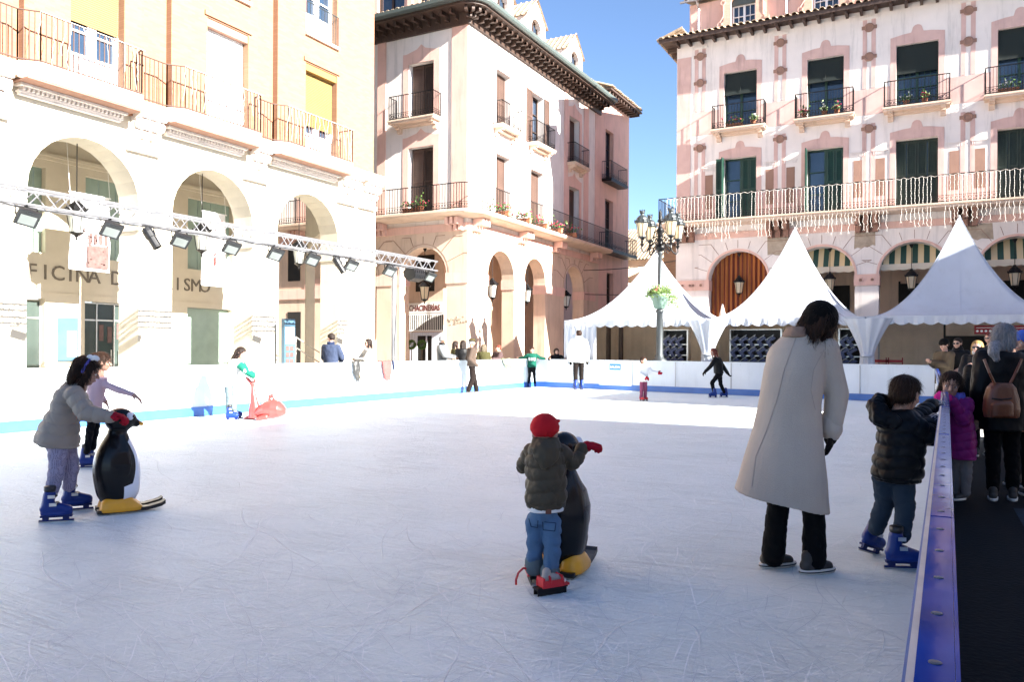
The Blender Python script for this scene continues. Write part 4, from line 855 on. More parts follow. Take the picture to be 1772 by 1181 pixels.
# near barrier with the blue cap beside the camera
o = empty('rink_barrier', (0, 0, 0), 'near rink barrier seen along its glossy blue cap with metal bolts', 'barrier', 'rink barriers')
def seg(y0, y1): return Vector((RBX(y0), y0, 0)), Vector((RBX(y1), y1, 0))
y = -3.0; k = 0
while y < 23.4:
    a, b = seg(y, min(y + 1.0, 23.7)); d = (b - a).normalized(); n = Vector((d.y, -d.x, 0))
    m = MB(); L = (b - a).length; c = (a + b) / 2
    m.obox(c + n * .021 + UP * (1.022 + .0015 * (k % 2)), d * (L / 2 - .002), n * .0205, UP * .008); m.obox(c + n * .0445 + UP * .99, d * (L / 2 - .002), n * .0025, UP * .04); m.build('blue_cap', 'cap_blue', o)
    if -1 < y < 16:
        m = MB(); q = a.copy(); j = .06
        while j < L: m.lathe(a + d * j + n * .021 + UP * (1.03 + .0015 * (k % 2)), [(.0075, 0), (.0075, .0012), (.004, .0022)], 10); j += .2
        m.build('bolt', 'bolt_grey', o)
    m = MB(); m.obox(c + n * .02 + UP * .56, d * (L / 2 - .004), n * .014, UP * .44); m.build('panel', 'plastic_white', o)
    m = MB(); m.obox(c - n * .004 + UP * 1.015, d * (L / 2 + .0), n * .0045, UP * .01); m.build('metal_edge', 'steel', o)
    m = MB(); m.obox(c - n * .0105 + UP * .98, d * (L / 2), n * .002, UP * .04); m.build('edge_strip', 'kick_blue', o); m = MB(); m.obox(c + n * .0 + UP * .1, d * (L / 2), n * .012, UP * .1); m.build('kick_strip', 'kick_blue', o); y += 1.0; k += 1
# ================================================================== LIGHTING TRUSS
TX = -13.4
T = empty('lighting_truss', (TX, 0, 0), 'long silver lighting truss above the left rink barrier', 'truss')
m = MB(); y0, y1 = -4.0, 20.05
ch = [(0, 4.05), (.0, 3.77), (-.28, 4.05), (-.28, 3.77)]
for x, z in ch: m.bar((x, y0, z), (x, y1, z), .026, 8)
m.build('chord', 'alu', T); m = MB(); y = y0; i = 0
while y < y1 - .1:
    for (x0, z0), (x1, z1) in (((0, 4.05), (0, 3.77)), ((-.28, 4.05), (-.28, 3.77)), ((0, 4.05), (-.28, 4.05)), ((0, 3.77), (-.28, 3.77))):
        a, b = ((x0, z0), (x1, z1)) if i % 2 == 0 else ((x1, z1), (x0, z0)); m.bar((a[0], y, a[1]), (b[0], min(y + .25, y1), b[1]), .011, 5)
    y += .25; i += 1
m.build('lacing', 'alu', T); m = MB()
m.bar((-.14, y1 - 2.0, 0), (-.14, y1 - 2.0, 3.75), .08, 12); m.box((-.55, y1 - 2.35, 0), (.2, y1 - 1.65, .04)); m.bar((.0, y1 - 1.9, .2), (0, y1 - 1.9, 3.7), .03, 8); m.build('upright', 'alu', T)
m = MB(); random.seed(4); pts = []; y = -2
while y < y1: pts.append((.03, y, 3.74 - random.uniform(0, .05))); y += .3
m.tube(pts, .012, 4); m.tube([(-.02, y1 - 2.1, 3.7), (.03, y1 - 2.12, 2.6), (-.03, y1 - 2.1, 1.6), (.02, y1 - 2.12, .1)], .018, 5); m.build('power_cable', 'black_plastic', T)
def flood(loc, label, first=[None]):
    if first[0]: return copy_tree(first[0], loc, label)
    o = empty('floodlight', loc, label, 'floodlight', 'floodlights on the truss'); m = MB()
    dn = Vector((.72, -.28, -.62)).normalized(); ax = (Vector((0, 1, 0)) - dn * dn.y).normalized(); up2 = dn.cross(ax).normalized(); c = Vector((.05, 0, -.22))
    m.obox(c, ax * .17, up2 * .15, dn * .03)
    for k in range(9): m.obox(c - dn * .05 + ax * (-.14 + .035 * k), ax * .005, up2 * .12, dn * .025)
    m.obox(c + dn * .034 + up2 * .105, ax * .05, up2 * .012, dn * .004); b = m.build('housing', 'black_plastic', o)
    m = MB(); m.obox(c + dn * .034 - up2 * .03, ax * .125, up2 * .085, dn * .004); m.build('lens', 'flood_lens', o)
    m = MB()
    for s in (-1, 1): m.bar(c + ax * s * .18, Vector((.0, s * .18, -.04)), .012, 4)
    m.bar((0, -.18, -.04), (0, .18, -.04), .012, 4); m.bar((0, 0, -.04), (0, 0, 0.0), .03, 6); m.build('bracket', 'iron', o); first[0] = o; return o
names = ['first floodlight from the left on the truss', 'second floodlight from the left, in front of the church banner', 'floodlight in front of the pier between first and second arches', 'floodlight beside the letter i banner', 'floodlight before the pier right of the letter i banner', 'floodlight below the ornate lantern of the last cream arch', 'floodlight just right of the second black spotlight', 'floodlight beside the truss upright', 'last floodlight at the right end of the truss']
for (px, py), t in zip(((45, 350), (190, 372), (310, 393), (398, 407), (474, 420), (538, 430), (606, 442), (672, 452), (742, 462)), names):
    p = onx(px, py, TX); flood((TX, p.y, 3.76), 'black ' + t)
def spot(px, py, label):
    p = onx(px, py, TX); o = empty('spotlight', (TX, p.y, 3.76), label, 'spotlight', 'round spotlights on the truss'); d = Vector((.42, .30, -.85)).normalized(); c = Vector((.05, 0, -.2))
    m = MB(); m.lathe(c - d * .16, [(.03, 0), (.09, .03), (.1, .1), (.1, .22), (.085, .23), (.085, .42), (.092, .43), (.092, .45), (.075, .45), (.07, .38)], 16, ax=d); m.build('barrel', 'black_plastic', o)
    m = MB(); m.lathe(c + d * .2, [(.068, 0), (.068, .01)], 12, ax=d); m.build('lens', 'gutter', o)
    m = MB()
    for s in (-1, 1): m.bar(c + Vector((0, s * .12, 0)), Vector((0, s * .12, -.03)), .012, 4)
    m.bar((0, -.12, -.03), (0, .12, -.03), .012, 4); m.build('yoke', 'iron', o)
spot(256, 385, 'black round spotlight hanging between the two left arches'); spot(582, 438, 'black round spotlight hanging before the cream corner pier')
p = onx(716, 458, TX); o = empty('speaker', (TX, p.y, 3.76), 'black angular loudspeaker hung near the right end of the truss', 'speaker'); m = MB()
m.add([(x, s * .26, z) for s in (-1, 1) for x, z in ((-.1, -.04), (.18, -.06), (.24, -.2), (.2, -.34), (0, -.42), (-.16, -.3), (-.2, -.14))], [tuple(range(7)), tuple(range(7, 14))[::-1]] + [(i, (i + 1) % 7, 7 + (i + 1) % 7, 7 + i) for i in range(7)])
m.build('cabinet', 'black_plastic', o); m = MB()
for k in range(6): m.bar((.245, -.24 + .096 * k, -.1), (.215, -.24 + .096 * k, -.32), .008, 4)
m.bar((0, -.2, 0), (0, .2, 0), .02, 6); m.build('grille', 'iron', o)
# ================================================================== STREET LAMP
p = ony(1141, 620, 25.45); LPX, LPY = p.x, 25.45
o = empty('street_lamp', (LPX, LPY, 0), 'tall ornate grey street lamp with four lanterns in front of the left tent', 'street lamp')
k = (LPY / 24.5); m = MB()
m.lathe((0, 0, 0), [(.3, 0), (.3, .3), (.24, .36), (.22, .9), (.25, .95), (.25, 1.05), (.16, 1.12), (.12, 1.25), (.115, 1.9), (.105, 2.62), (.13, 2.66), (.13, 2.72), (.075, 2.76), (.07, 4.2), (.062, 4.55), (.09, 4.6), (.09, 4.66), (.06, 4.7)], 20)
m.build('post', 'iron_grey', o, True)
m = MB(); m.lathe((0, 0, 4.66), [(.06, 0), (.16, .1), (.19, .16), (.12, .24), (.07, .3), (.1, .4), (.07, .5), (.09, .62), (.13, .72), (.09, .8), (.05, .86), (.05, 1.0), (.1, 1.03), (.1, 1.06), (.05, 1.1), (.07, 1.17), (.04, 1.25), (.055, 1.3), (.02, 1.4), (.005, 1.44)], 14)
m.build('finial', 'iron', o, True)
m = MB(); LN = []
for j in range(4):
    t = math.radians(20 + 90 * j) + TH; d = Vector((math.cos(t), math.sin(t), 0)); R = .68
    c = [Vector((0, 0, 4.82)), d * .2 + UP * 4.95, d * .38 + UP * 4.85, d * .5 + UP * 4.68, d * .62 + UP * 4.62, d * .7 + UP * 4.72, d * .68 + UP * 4.85]
    m.tube(c, .024, 6)
    for (cx, cz, r) in ((.22, 5.05, .11), (.36, 4.97, .08), (.3, 4.72, .07), (.14, 5.28, .1)): m.tube([d * (cx + r * math.cos(a)) + UP * (cz + r * math.sin(a)) for a in [2 * math.pi * q / 10 for q in range(9)]], .017, 5)
    m.lathe(d * .68 + UP * 4.8, [(.02, 0), (.05, .04), (.065, .09), (.03, .13), (.055, .18), (.03, .23), (.075, .28), (.11, .32)], 10); LN.append(d * .68 + UP * 5.1)
m.build('lamp_arm', 'iron', o)
for c in LN:
    f = MB(); f.lathe(c + UP * .48, [(.23, 0), (.25, .03), (.25, .07), (.2, .11), (.19, .17), (.13, .24), (.07, .27), (.06, .31), (.085, .34), (.09, .4), (.02, .41)], 12)
    for q in range(12): a = q * math.pi / 6; f.box(c + Vector((.245 * math.cos(a) - .015, .245 * math.sin(a) - .015, .5)), c + Vector((.245 * math.cos(a) + .015, .245 * math.sin(a) + .015, .59)))
    for q in range(5): a = q * 2 * math.pi / 5; f.box(c + Vector((.08 * math.cos(a) - .012, .08 * math.sin(a) - .012, .86)), c + Vector((.08 * math.cos(a) + .012, .08 * math.sin(a) + .012, .93)))
    for q in range(6): a = q * math.pi / 3; f.bar(c + Vector((.13 * math.cos(a), .13 * math.sin(a), .02)), c + Vector((.21 * math.cos(a), .21 * math.sin(a), .5)), .012, 4)
    f.lathe(c, [(.1, 0), (.135, .02), (.135, .04)], 10); lf = f.build('lantern', 'iron_grey', o)
    g = MB(); g.lathe(c + UP * .03, [(.12, 0), (.195, .45)], 12); g.build('lantern_glass', 'lantern_glass', lf)
random.seed(8); pl_ = empty('hanging_planter', (LPX, LPY, 2.76), 'green planter ring with trailing leaves and red flowers on the street lamp', 'planter'); m = MB()
m.lathe((0, 0, 0), [(.14, 0), (.16, .02), (.2, .05), (.26, .3), (.34, .44), (.35, .5), (.28, .5)], 16); m.build('bowl', 'pot_green', pl_, True); m = MB(); f = MB()
for q in range(1500):
    a = random.uniform(0, 2 * math.pi); r = abs(random.gauss(.28, .14)); z = .5 + abs(random.gauss(0, .13)) - max(0, r - .33) * .9
    if math.cos(a - TH) > .3: r *= 1.35; z -= random.uniform(0, .42) * (r > .36)
    c = Vector((r * math.cos(a), r * math.sin(a), z)); d = Vector((random.uniform(-1, 1), random.uniform(-1, 1), random.uniform(-.8, .8))).normalized(); u = d.orthogonal().normalized() * .018
    m.add([c - u, c + d * .07, c + u, c - d * .03], [(0, 1, 2, 3)])
for q in range(14): f.ball((-.12 * CS + random.gauss(0, .06), -.2 + random.gauss(0, .04), .6 + random.gauss(0, .04)), .03, 4)
m.build('foliage', 'leaf_lime', pl_); f.build('blossom', 'petal', pl_)
# ================================================================== TENTS
def tent(x0, x1, zt, label, dark=False):
    yf = 26.1; w = x1 - x0; cx = (x0 + x1) / 2; cy = yf + w / 2; ze = 2.44; o = empty('pagoda_tent', (cx, cy, 0), label, 'tent', 'white pagoda tents behind the rink'); m = MB(); N = 26; K = 16; vs = []
    for j in range(N + 1):
        q = 1 - j / N; z = ze + (zt - ze) * (1 - q) ** 1.95; hw = w / 2 * (q * .985 + .015)
        for s in range(4):
            for i in range(K):
                v = -1 + 2 * i / K; sag = 1 - .05 * (1 - v * v) * math.sin(math.pi * q) ; a = (v * hw, -hw * sag)
                for _ in range(s): a = (-a[1], a[0])
                vs.append((a[0], a[1], z - .03 * (1 - v * v) * math.sin(math.pi * q)))
    n = 4 * K; m.add(vs, [(j * n + i, j * n + (i + 1) % n, (j + 1) * n + (i + 1) % n, (j + 1) * n + i) for j in range(N) for i in range(n)]); m.lathe((0, 0, zt - .02), [(.04, 0), (.035, .05), (.01, .12)], 8)
    m.build('canopy', 'tent_white', o, True); m = MB()
    for s in range(4):
        for i in (0, K // 2):
            ids = [j * n + s * K + i for j in range(N + 1)]; m.tube([Vector(vs[q]) + UP * .002 for q in ids], .007, 4)
    m.build('canopy_seam', 'tent_white', o)
    for s in range(4):
        m = MB(); S = 13; n = S * 8; vs = []; h = w / 2
        for i in range(n + 1):
            u = -h + w * i / n; zb = ze - .19 - .075 * abs(math.sin(math.pi * i / 8)); wv = .02 * math.sin(i * .55) + .012 * math.sin(i * 1.7)
            for z, y in ((ze + .01, -h - .002), (ze - .1, -h - .01 + wv * .5), (zb, -h - .01 + wv)):
                a = (u, y)
                for _ in range(s): a = (-a[1], a[0])
                vs.append((a[0], a[1], z))
        m.add(vs, [(3 * i + r, 3 * i + 3 + r, 3 * i + 4 + r, 3 * i + 1 + r) for i in range(n) for r in (0, 1)]); m.build('valance', 'tent_white', o, True)
    m = MB()
    for sx in (-1, 1):
        for sy in (-1, 1): m.box((sx * (w / 2 - .06) - .03, sy * (w / 2 - .06) - .03, 0), (sx * (w / 2 - .06) + .03, sy * (w / 2 - .06) + .03, ze))
    for sy in (-1, 1): m.box((-w / 2, sy * (w / 2 - .06) - .025, ze - .06), (w / 2, sy * (w / 2 - .06) + .025, ze)) ; m.box((sy * (w / 2 - .06) - .025, -w / 2, ze - .07), (sy * (w / 2 - .06) + .025, w / 2, ze - .005))
    m.build('frame', 'alu', o); m = MB(); n = 40
    for (ax, ay), (bx_, by) in (((-w / 2 + .1, w / 2 - .1), (w / 2 - .1, w / 2 - .1)), ((-w / 2 + .1, -w / 2 + 1.2), (-w / 2 + .1, w / 2 - .1)))[:2 if not dark else 1]:
        vs = []
        for i in range(n + 1):
            f = i / n; e = .02 * math.sin(i * .9) + .015 * math.sin(i * 2.3); vs += [(ax + (bx_ - ax) * f, ay + (by - ay) * f - e, 0), (ax + (bx_ - ax) * f, ay + (by - ay) * f - e * .3, ze - .07)]
        m.add(vs, [(2 * i, 2 * i + 2, 2 * i + 3, 2 * i + 1) for i in range(n)])
    m.build('back_wall', 'tent_wall', o)
    return o, cx, cy, w
def curtain(parent, cx, cy, lx, rx, tie=1.25, z1=2.38, mir=1):   # gathered corner drape in the tent's local frame
    m = MB(); n = 48; N = 22; vs = []
    for j in range(N + 1):
        z = z1 - z1 * j / N; t = (z - tie) / (z1 - tie) if z > tie else -(tie - z) / tie
        hw = .17 + (.45 * t ** 1.3 if t > 0 else .06 * (-t) ** .5)
        for i in range(n):
            a = 2 * math.pi * i / n; r = 1 + .12 * math.sin(9 * a + 1) + .06 * math.sin(17 * a)
            vs.append((cx + lx * hw * r * math.cos(a), cy + .6 * hw * (.5 if t > 0 else .8) * r * math.sin(a), z))
    m.add(vs, [(j * n + i, j * n + (i + 1) % n, (j + 1) * n + (i + 1) % n, (j + 1) * n + i) for j in range(N) for i in range(n)]); m.lathe((cx, cy, tie - .03), [(.19, 0), (.2, .03), (.19, .06)], 16)
    return m.build('corner_drape', 'tent_white', parent, True)
t1, c1x, c1y, w1_ = tent(-11.9, -6.72, 5.05, 'left white pagoda tent behind the street lamp, fully sunlit')
t2, c2x, c2y, w2_ = tent(-6.68, -1.88, 5.57, 'middle white pagoda tent behind the person in the long coat')
t3, c3x, c3y, w3_ = tent(-1.84, 3.15, 5.62, 'right white pagoda tent, mostly in blue shade with a sunlit tip', True)
curtain(t2, -w2_ / 2 + .02, -w2_ / 2 - .05, 1, 0); curtain(t3, -w3_ / 2 + .02, -w3_ / 2 - .05, 1, 0)
def sheet(parent, x0, x1, y, z0, z1, m_='tent_white', amp=.05, fr=1.3):
    m = MB(); n = 30; vs = []
    for i in range(n + 1): f = i / n; e = amp * math.sin(i * fr) + amp * .4 * math.sin(i * 2.9); vs += [(x0 + (x1 - x0) * f, y + e, z0), (x0 + (x1 - x0) * f, y + e * .5, z1)]
    m.add(vs, [(2 * i, 2 * i + 2, 2 * i + 3, 2 * i + 1) for i in range(n)]); return m.build('side_sheet', m_, parent, True)
sheet(t1, -w1_ / 2, -w1_ / 2 + 1.25, -w1_ / 2, 0, 2.3); sheet(t1, w1_ / 2 - .02, w1_ / 2, -w1_ / 2 + .1, 0, 2.3)
def lx(px, y=25.8): return ony(px, 600, y).x
m = MB(); x0 = lx(1042, 27.5) - c1x; m.box((x0, -.8, 0), (x0 + .12, -.6, 2.3)); m.build('inner_post', 'soffit_brown', t1); m = MB(); m.box((x0 + .5, -.8, 0), (x0 + .62, -.6, 2.3)); m.box((lx(1238, 27.5) - c1x - 6, -.8, 0), (lx(1238, 27.5) - c1x - 5.95, -.7, 2.2)); m.build('inner_post', 'soffit_brown', t1)
sheet(t2, lx(1228) - c2x + .1, lx(1258) - c2x, -.4, 0, 2.3, 'tent_wall', .02); 
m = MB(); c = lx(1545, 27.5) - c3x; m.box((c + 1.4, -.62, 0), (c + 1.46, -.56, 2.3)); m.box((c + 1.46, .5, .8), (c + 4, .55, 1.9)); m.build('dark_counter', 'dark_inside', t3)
for px, t in ((1706, 'red notice sign hanging inside the right tent'), (1775, 'red notice sign at the right edge inside the right tent')):
    p = ony(px, 571, 27.2); m = MB(); m.box((p.x - .3, 27.18, p.z - .13), (p.x + .3, 27.2, p.z + .13)); o = m.build('notice_sign', 'sign_red'); tag(o, t, 'sign', 'red notice signs'); m = MB()
    for q in range(5): m.lathe((p.x - .22 + .11 * q, 27.178, p.z - .04), [(.035, 0), (.035, .004)], 8, ax=(0, -1, 0))
    m.box((p.x - .25, 27.172, p.z + .05), (p.x + .25, 27.179, p.z + .065)); m.build('sign_mark', 'white', o)
# counters along the fronts
m = MB(); m.box((-11.2, 26.25, .98), (-6.8, 26.6, 1.02)); m.box((-11.2, 26.5, 0), (-6.8, 26.54, .98)); tag(m.build('counter', 'gutter'), 'low grey counter under the left tent', 'counter', 'tent counters')
m = MB(); m.box((-6.4, 26.25, .98), (-2.2, 26.6, 1.02)); m.box((-6.4, 26.5, 0), (-2.2, 26.54, .98)); tag(m.build('counter', 'gutter'), 'low grey counter under the middle tent', 'counter', 'tent counters')
# ================================================================== SKATE RACKS
def simple_skate(first=[None]):
    o = empty('rental_skate', (0, 0, 0), 'dark blue rental skate hanging upside down in a rack', 'ice skate', 'rental skates in the racks'); m = MB()
    d = Vector((.72, 0, .5)).normalized(); u = Vector((-.5, 0, .72)).normalized(); y = Vector((0, 1, 0))
    m.obox(-d * .02, d * .15, y * .045, u * .045); m.obox(-d * .12 - u * .1, d * .055, y * .05, u * .1); m.obox(d * .1 - u * .03, d * .05, y * .04, u * .03); m.obox(-d * .14 - u * .1 - y * .06, d * .02, y * .02, u * .06)
    m.build('boot', M['skate_dark'], o); b = MB(); b.obox(u * .085, d * .17, y * .006, u * .012); b.obox(u * .06 + d * .1, d * .02, y * .006, u * .02); b.obox(u * .06 - d * .1, d * .02, y * .006, u * .02); b.build('blade', 'blade_grey', o); return o
defm('skate_dark', (.02, .03, .10), .4, var=.2); defm('rack_dark', (.02, .02, .022), .7)
sk = simple_skate(); used = False
for r, (xa, xb, t, who) in enumerate(((lx(1147, 27.3), lx(1190, 27.3), 'left skate rack beside the street lamp under the left tent', 'left rack'), (lx(1264, 27.3), lx(1352, 27.3), 'wide skate rack left of the person in the long coat', 'middle rack'), (lx(1452, 27.3), lx(1490, 27.3), 'skate rack right of the person in the long coat', 'right rack'))):
    yr = 27.3; o = empty('skate_rack', ((xa + xb) / 2, yr, 0), t, 'rack', 'skate racks'); hw = (xb - xa) / 2; m = MB()
    for s in (-1, 1): m.box((s * hw - .025, -.05, 0), (s * hw + .025, .35, 2.12))
    for z in (.45, .83, 1.21, 1.59, 2.1): m.box((-hw + .026, -.03, z - .015), (hw - .026, .35, z + .015))
    m.build('rack_frame', 'steel', o); m = MB(); m.box((-hw, .36, .3), (hw, .4, 2.12)); m.build('rack_back', 'rack_dark', o)
    n = int(hw * 2 / .3)
    for row in range(3):
        for q in range(n):
            loc = (xa + .17 + q * (2 * hw - .2) / n, yr - .06, 1.02 + row * .37)
            lab = 'rental skate in the %s row of the %s' % (('bottom', 'middle', 'top')[row], who)
            if not used: sk.location = loc; sk['label'] = lab; sk['group'] = 'rental skates, %s row of the %s' % (('bottom', 'middle', 'top')[row], who); used = True
            else: copy_tree(sk, loc, lab, 'rental skates, %s row of the %s' % (('bottom', 'middle', 'top')[row], who))
for px, t in ((1523, 'left red chair behind the rink barrier under the right tent'), (1547, 'right red chair behind the rink barrier under the right tent')):
    p = ony(px, 600, 26.6); o = empty('red_chair', (p.x, 26.6, 0), t, 'chair', 'red chairs under the right tent'); m = MB(); m.box((-.22, -.2, .43), (.22, .22, .46)); m.build('seat', 'sign_red', o); m = MB()
    for q in range(4): m.box((-.22, .2, .66 + q * .13), (.22, .23, .74 + q * .13))
    m.box((-.24, .2, .46), (-.21, .24, 1.2)); m.box((.21, .2, .46), (.24, .24, 1.2)); m.build('backrest', 'sign_red', o)
    for sx in (-1, 1):
        for sy in (-1, 1): m = MB(); m.bar((sx * .2, sy * .19, 0), (sx * .2, sy * .19, .43), .018, 6); m.build('leg', 'steel', o)
# closed parasol behind the tents and topiary pots by the shop
p = ony(1250, 540, 31.0); o = empty('closed_parasol', (p.x, 31.0, 0), 'closed cream parasol standing between the tents and the striped curtain', 'parasol'); m = MB(); m.bar((0, 0, 0), (0, 0, 3.2), .03, 8); m.build('pole', 'alu', o); m = MB(); n = 24; vs = []
for z, r in ((1.5, .24), (2.2, .2), (2.8, .1), (3.15, .03)):
    for i in range(n): a = 2 * math.pi * i / n; rr = r * (1 + .18 * math.cos(8 * a)); vs.append((rr * math.cos(a), rr * math.sin(a), z))
m.add(vs, [(j * n + i, j * n + (i + 1) % n, (j + 1) * n + (i + 1) % n, (j + 1) * n + i) for j in range(3) for i in range(n)]); m.build('canopy', 'tent_wall', o, True)
for px, t in ((730, 'ball topiary in a pot in front of the shop door'), (712, 'second ball topiary beside the shop door frame')):
    p = ony(px, 600, 27.6); random.seed(int(px)); o = empty('potted_topiary', (p.x, 27.6, 0), t, 'potted plant', 'topiaries by the shop'); m = MB(); m.lathe((0, 0, 0), [(.14, 0), (.2, .45), (.22, .45), (.22, .5)], 14); m.build('pot', 'pot', o); m = MB(); m.bar((0, 0, .5), (0, 0, 1.4), .02); m.build('stem', 'bark', o); m = MB()
    for q in range(700):
        d = Vector([random.gauss(0, 1) for _ in range(3)]).normalized(); c = UP * 1.55 + d * random.uniform(.13, .2); u = d.orthogonal().normalized() * .015; m.add([c - u, c + d * .04 + u, c + u * 1.5, c - d * .02], [(0, 1, 2, 3)])
    m.build('crown', 'leaf', o)
# ================================================================== PEOPLE AND SKATING AIDS
def axes(f, u):
    f = Vector(f).normalized(); u = (Vector(u) - f * Vector(u).dot(f)).normalized(); return f, u.cross(f) * -1 * -1, u
class Blob:
    def __init__(s): s.mb = MB(); s.seg = []
    def ball(s, c, r, f=None, u=None, n=10):   # r = (side, forward, up)
        r = (r, r, r) if not hasattr(r, '__len__') else r; f = Vector(f).normalized() if f is not None else Vector((0, 1, 0)); u = Vector(u) if u is not None else UP
        u = (u - f * u.dot(f)).normalized(); sd = f.cross(u); t = MB(); t.ball((0, 0, 0), (r[0], r[1], r[2]), n); c = Vector(c)
        s.mb.add([c + sd * v[0] + f * v[1] + u * v[2] for v in t.v], t.f); return s
    def cone(s, a, ra, b, rb, n=14):
        s.mb.bar(a, b, ra, n, rb); s.mb.ball(a, ra, 7); s.mb.ball(b, rb, 7); s.seg.append((Vector(a), Vector(b))); return s
    def chain(s, *pr):
        for i in range(len(pr) - 1): s.cone(pr[i][0], pr[i][1], pr[i + 1][0], pr[i + 1][1])
        return s
    def loft(s, rings, n=28, pw=1.0):   # ring: centre, half width vector, half depth vector
        vs = []
        for c, wv, dv in rings:
            for i in range(n):
                t = 2 * math.pi * i / n; ct, st = math.cos(t), math.sin(t); ct = math.copysign(abs(ct) ** pw, ct); st = math.copysign(abs(st) ** pw, st)
                vs.append(Vector(c) + Vector(wv) * ct + Vector(dv) * st)
        N = len(rings); s.mb.add(vs, [(j * n + i, j * n + (i + 1) % n, (j + 1) * n + (i + 1) % n, (j + 1) * n + i) for j in range(N - 1) for i in range(n)] + [tuple(range(n))[::-1], tuple(range((N - 1) * n, N * n))])
        s.seg.append((Vector(rings[0][0]), Vector(rings[-1][0]))); return s
    def build(s, name, m, parent, vox=.01, sm=3, quilt=0, qa=.008, fold=0, fs=9., fz=.5, hairy=0, ridge=0):
        o = s.mb.build(name, m, None, True)
        md = o.modifiers.new('r', 'REMESH'); md.mode = 'VOXEL'; md.voxel_size = vox; md.adaptivity = 0
        if sm: k = o.modifiers.new('s', 'SMOOTH'); k.iterations = sm; k.factor = .5
        dg = bpy.context.evaluated_depsgraph_get(); me = bpy.data.meshes.new_from_object(o.evaluated_get(dg)); o.modifiers.clear(); old = o.data; o.data = me; bpy.data.meshes.remove(old)
        n = len(me.vertices); co = np.empty(n * 3); me.vertices.foreach_get('co', co); co = co.reshape(-1, 3); nr = np.empty(n * 3); me.vertices.foreach_get('normal', nr); nr = nr.reshape(-1, 3); d = np.zeros(n)
        if quilt and n:
            best = np.full(n, 1e9); tt = np.zeros(n)
            for q, (a, b) in enumerate(s.seg):
                a = np.array(a); b = np.array(b); ab = b - a; L = np.linalg.norm(ab) + 1e-9; t = ((co - a) @ ab) / L; c = np.clip(t, 0, L); ds = np.linalg.norm(co - (a + np.outer(c / L, ab)), axis=1) - (.06 if q == 0 else 0)
                w = ds < best; best[w] = ds[w]; tt[w] = t[w]
            ph = tt / quilt + .12 * np.sin(co[:, 0] * 21) + .1 * np.sin(co[:, 1] * 17 + 1); d += qa * (np.abs(np.sin(math.pi * ph)) ** .45 - .75)
        if fold: d += np.array([fold * (noise.noise(Vector((x * fs, y * fs, z * fs * fz))) + .5 * noise.noise(Vector((x * fs * 2.3 + 7, y * fs * 2.3, z * fs * 1.5)))) for x, y, z in co]); d -= np.array([ridge * max(0, .16 - abs(noise.noise(Vector((x * fs * 1.3 + z * 3, y * fs * 1.3 + 9, z * fs * 1.1 + x * 4))))) / .16 for x, y, z in co])
        if hairy:
            c = co.mean(0); an = np.arctan2(co[:, 1] - c[1], co[:, 0] - c[0]); d += hairy * (np.sin(an * 23 + 3 * np.sin(co[:, 2] * 30)) * .5 + np.sin(an * 41 + co[:, 2] * 25) * .35)
        co = co + nr * d[:, None]; me.vertices.foreach_set('co', co.ravel()); me.polygons.foreach_set('use_smooth', [True] * len(me.polygons))
        me.materials.clear(); me.materials.append(M[m] if isinstance(m, str) else m); me.update(); o.name = name; o.parent = parent; return o
def hand(b, w, d, pn, L, curl=.5, th=1, r=1.):   # w wrist, d along the hand, pn out of the back of the hand
    d = Vector(d).normalized(); pn = (Vector(pn) - d * Vector(pn).dot(d)).normalized(); s = d.cross(pn) * th
    b.cone(w, L * .15 * r, w + d * L * .2, L * .17 * r); b.ball(w + d * L * .32, (L * .21 * r, L * .25, L * .10 * r), d, pn)
    for k, (o, ln) in enumerate(((.155, .40), (.055, .46), (-.05, .43), (-.145, .34))):
        a = w + d * L * .50 + s * L * o; c = curl * (1 + .15 * k); r0 = L * .052 * r
        p1 = a + (d * math.cos(c * .7) - pn * math.sin(c * .7)) * L * ln * .5; p2 = p1 + (d * math.cos(c * 1.7) - pn * math.sin(c * 1.7)) * L * ln * .32; p3 = p2 + (d * math.cos(c * 2.4) - pn * math.sin(c * 2.4)) * L * ln * .22
        b.chain((a, r0 * 1.05), (p1, r0), (p2, r0 * .92), (p3, r0 * .8))
    a = w + d * L * .18 + s * L * .15; p1 = a + (d * .6 + s * .75 - pn * .2).normalized() * L * .24; p2 = p1 + (d * .9 + s * .25 - pn * .35).normalized() * L * .2; b.chain((a, L * .075 * r), (p1, L * .062 * r), (p2, L * .048 * r))
SKIN = {'light': (.40, .23, .17), 'pale': (.36, .22, .17), 'tan': (.26, .15, .10)}
for k, c in SKIN.items(): M['skin_' + k] = mat('skin_' + k, c, .5, var=.05, vs=12)
defm('mitten', (.035, .035, .055), .9, spec=.1); defm('eye_white', (.75, .74, .72), .25); defm('eye_dark', (.03, .018, .012), .15); defm('lip', (.50, .16, .14), .45); defm('brow', (.05, .03, .02), .8)
def cloth(k, col, rough=.85, var=.08, bump=.3, bs=180, **kw):
    if max(col) < .04: col = tuple(c * .28 for c in col)
    defm(k, col, rough, var=var, bump=bump, bs=bs, spec=.15, **kw)
for k, c in dict(hair_brown=(.024, .012, .008), hair_dark=(.018, .012, .010), hair_grey=(.22, .22, .235), hair_blonde=(.24, .145, .055), hair_red=(.12, .03, .02), hair_ash=(.10, .08, .055)).items(): defm(k, c, .5, var=.35, vs=30, stretch=(3, 3, .5), bump=.4, bs=60, spec=.15)
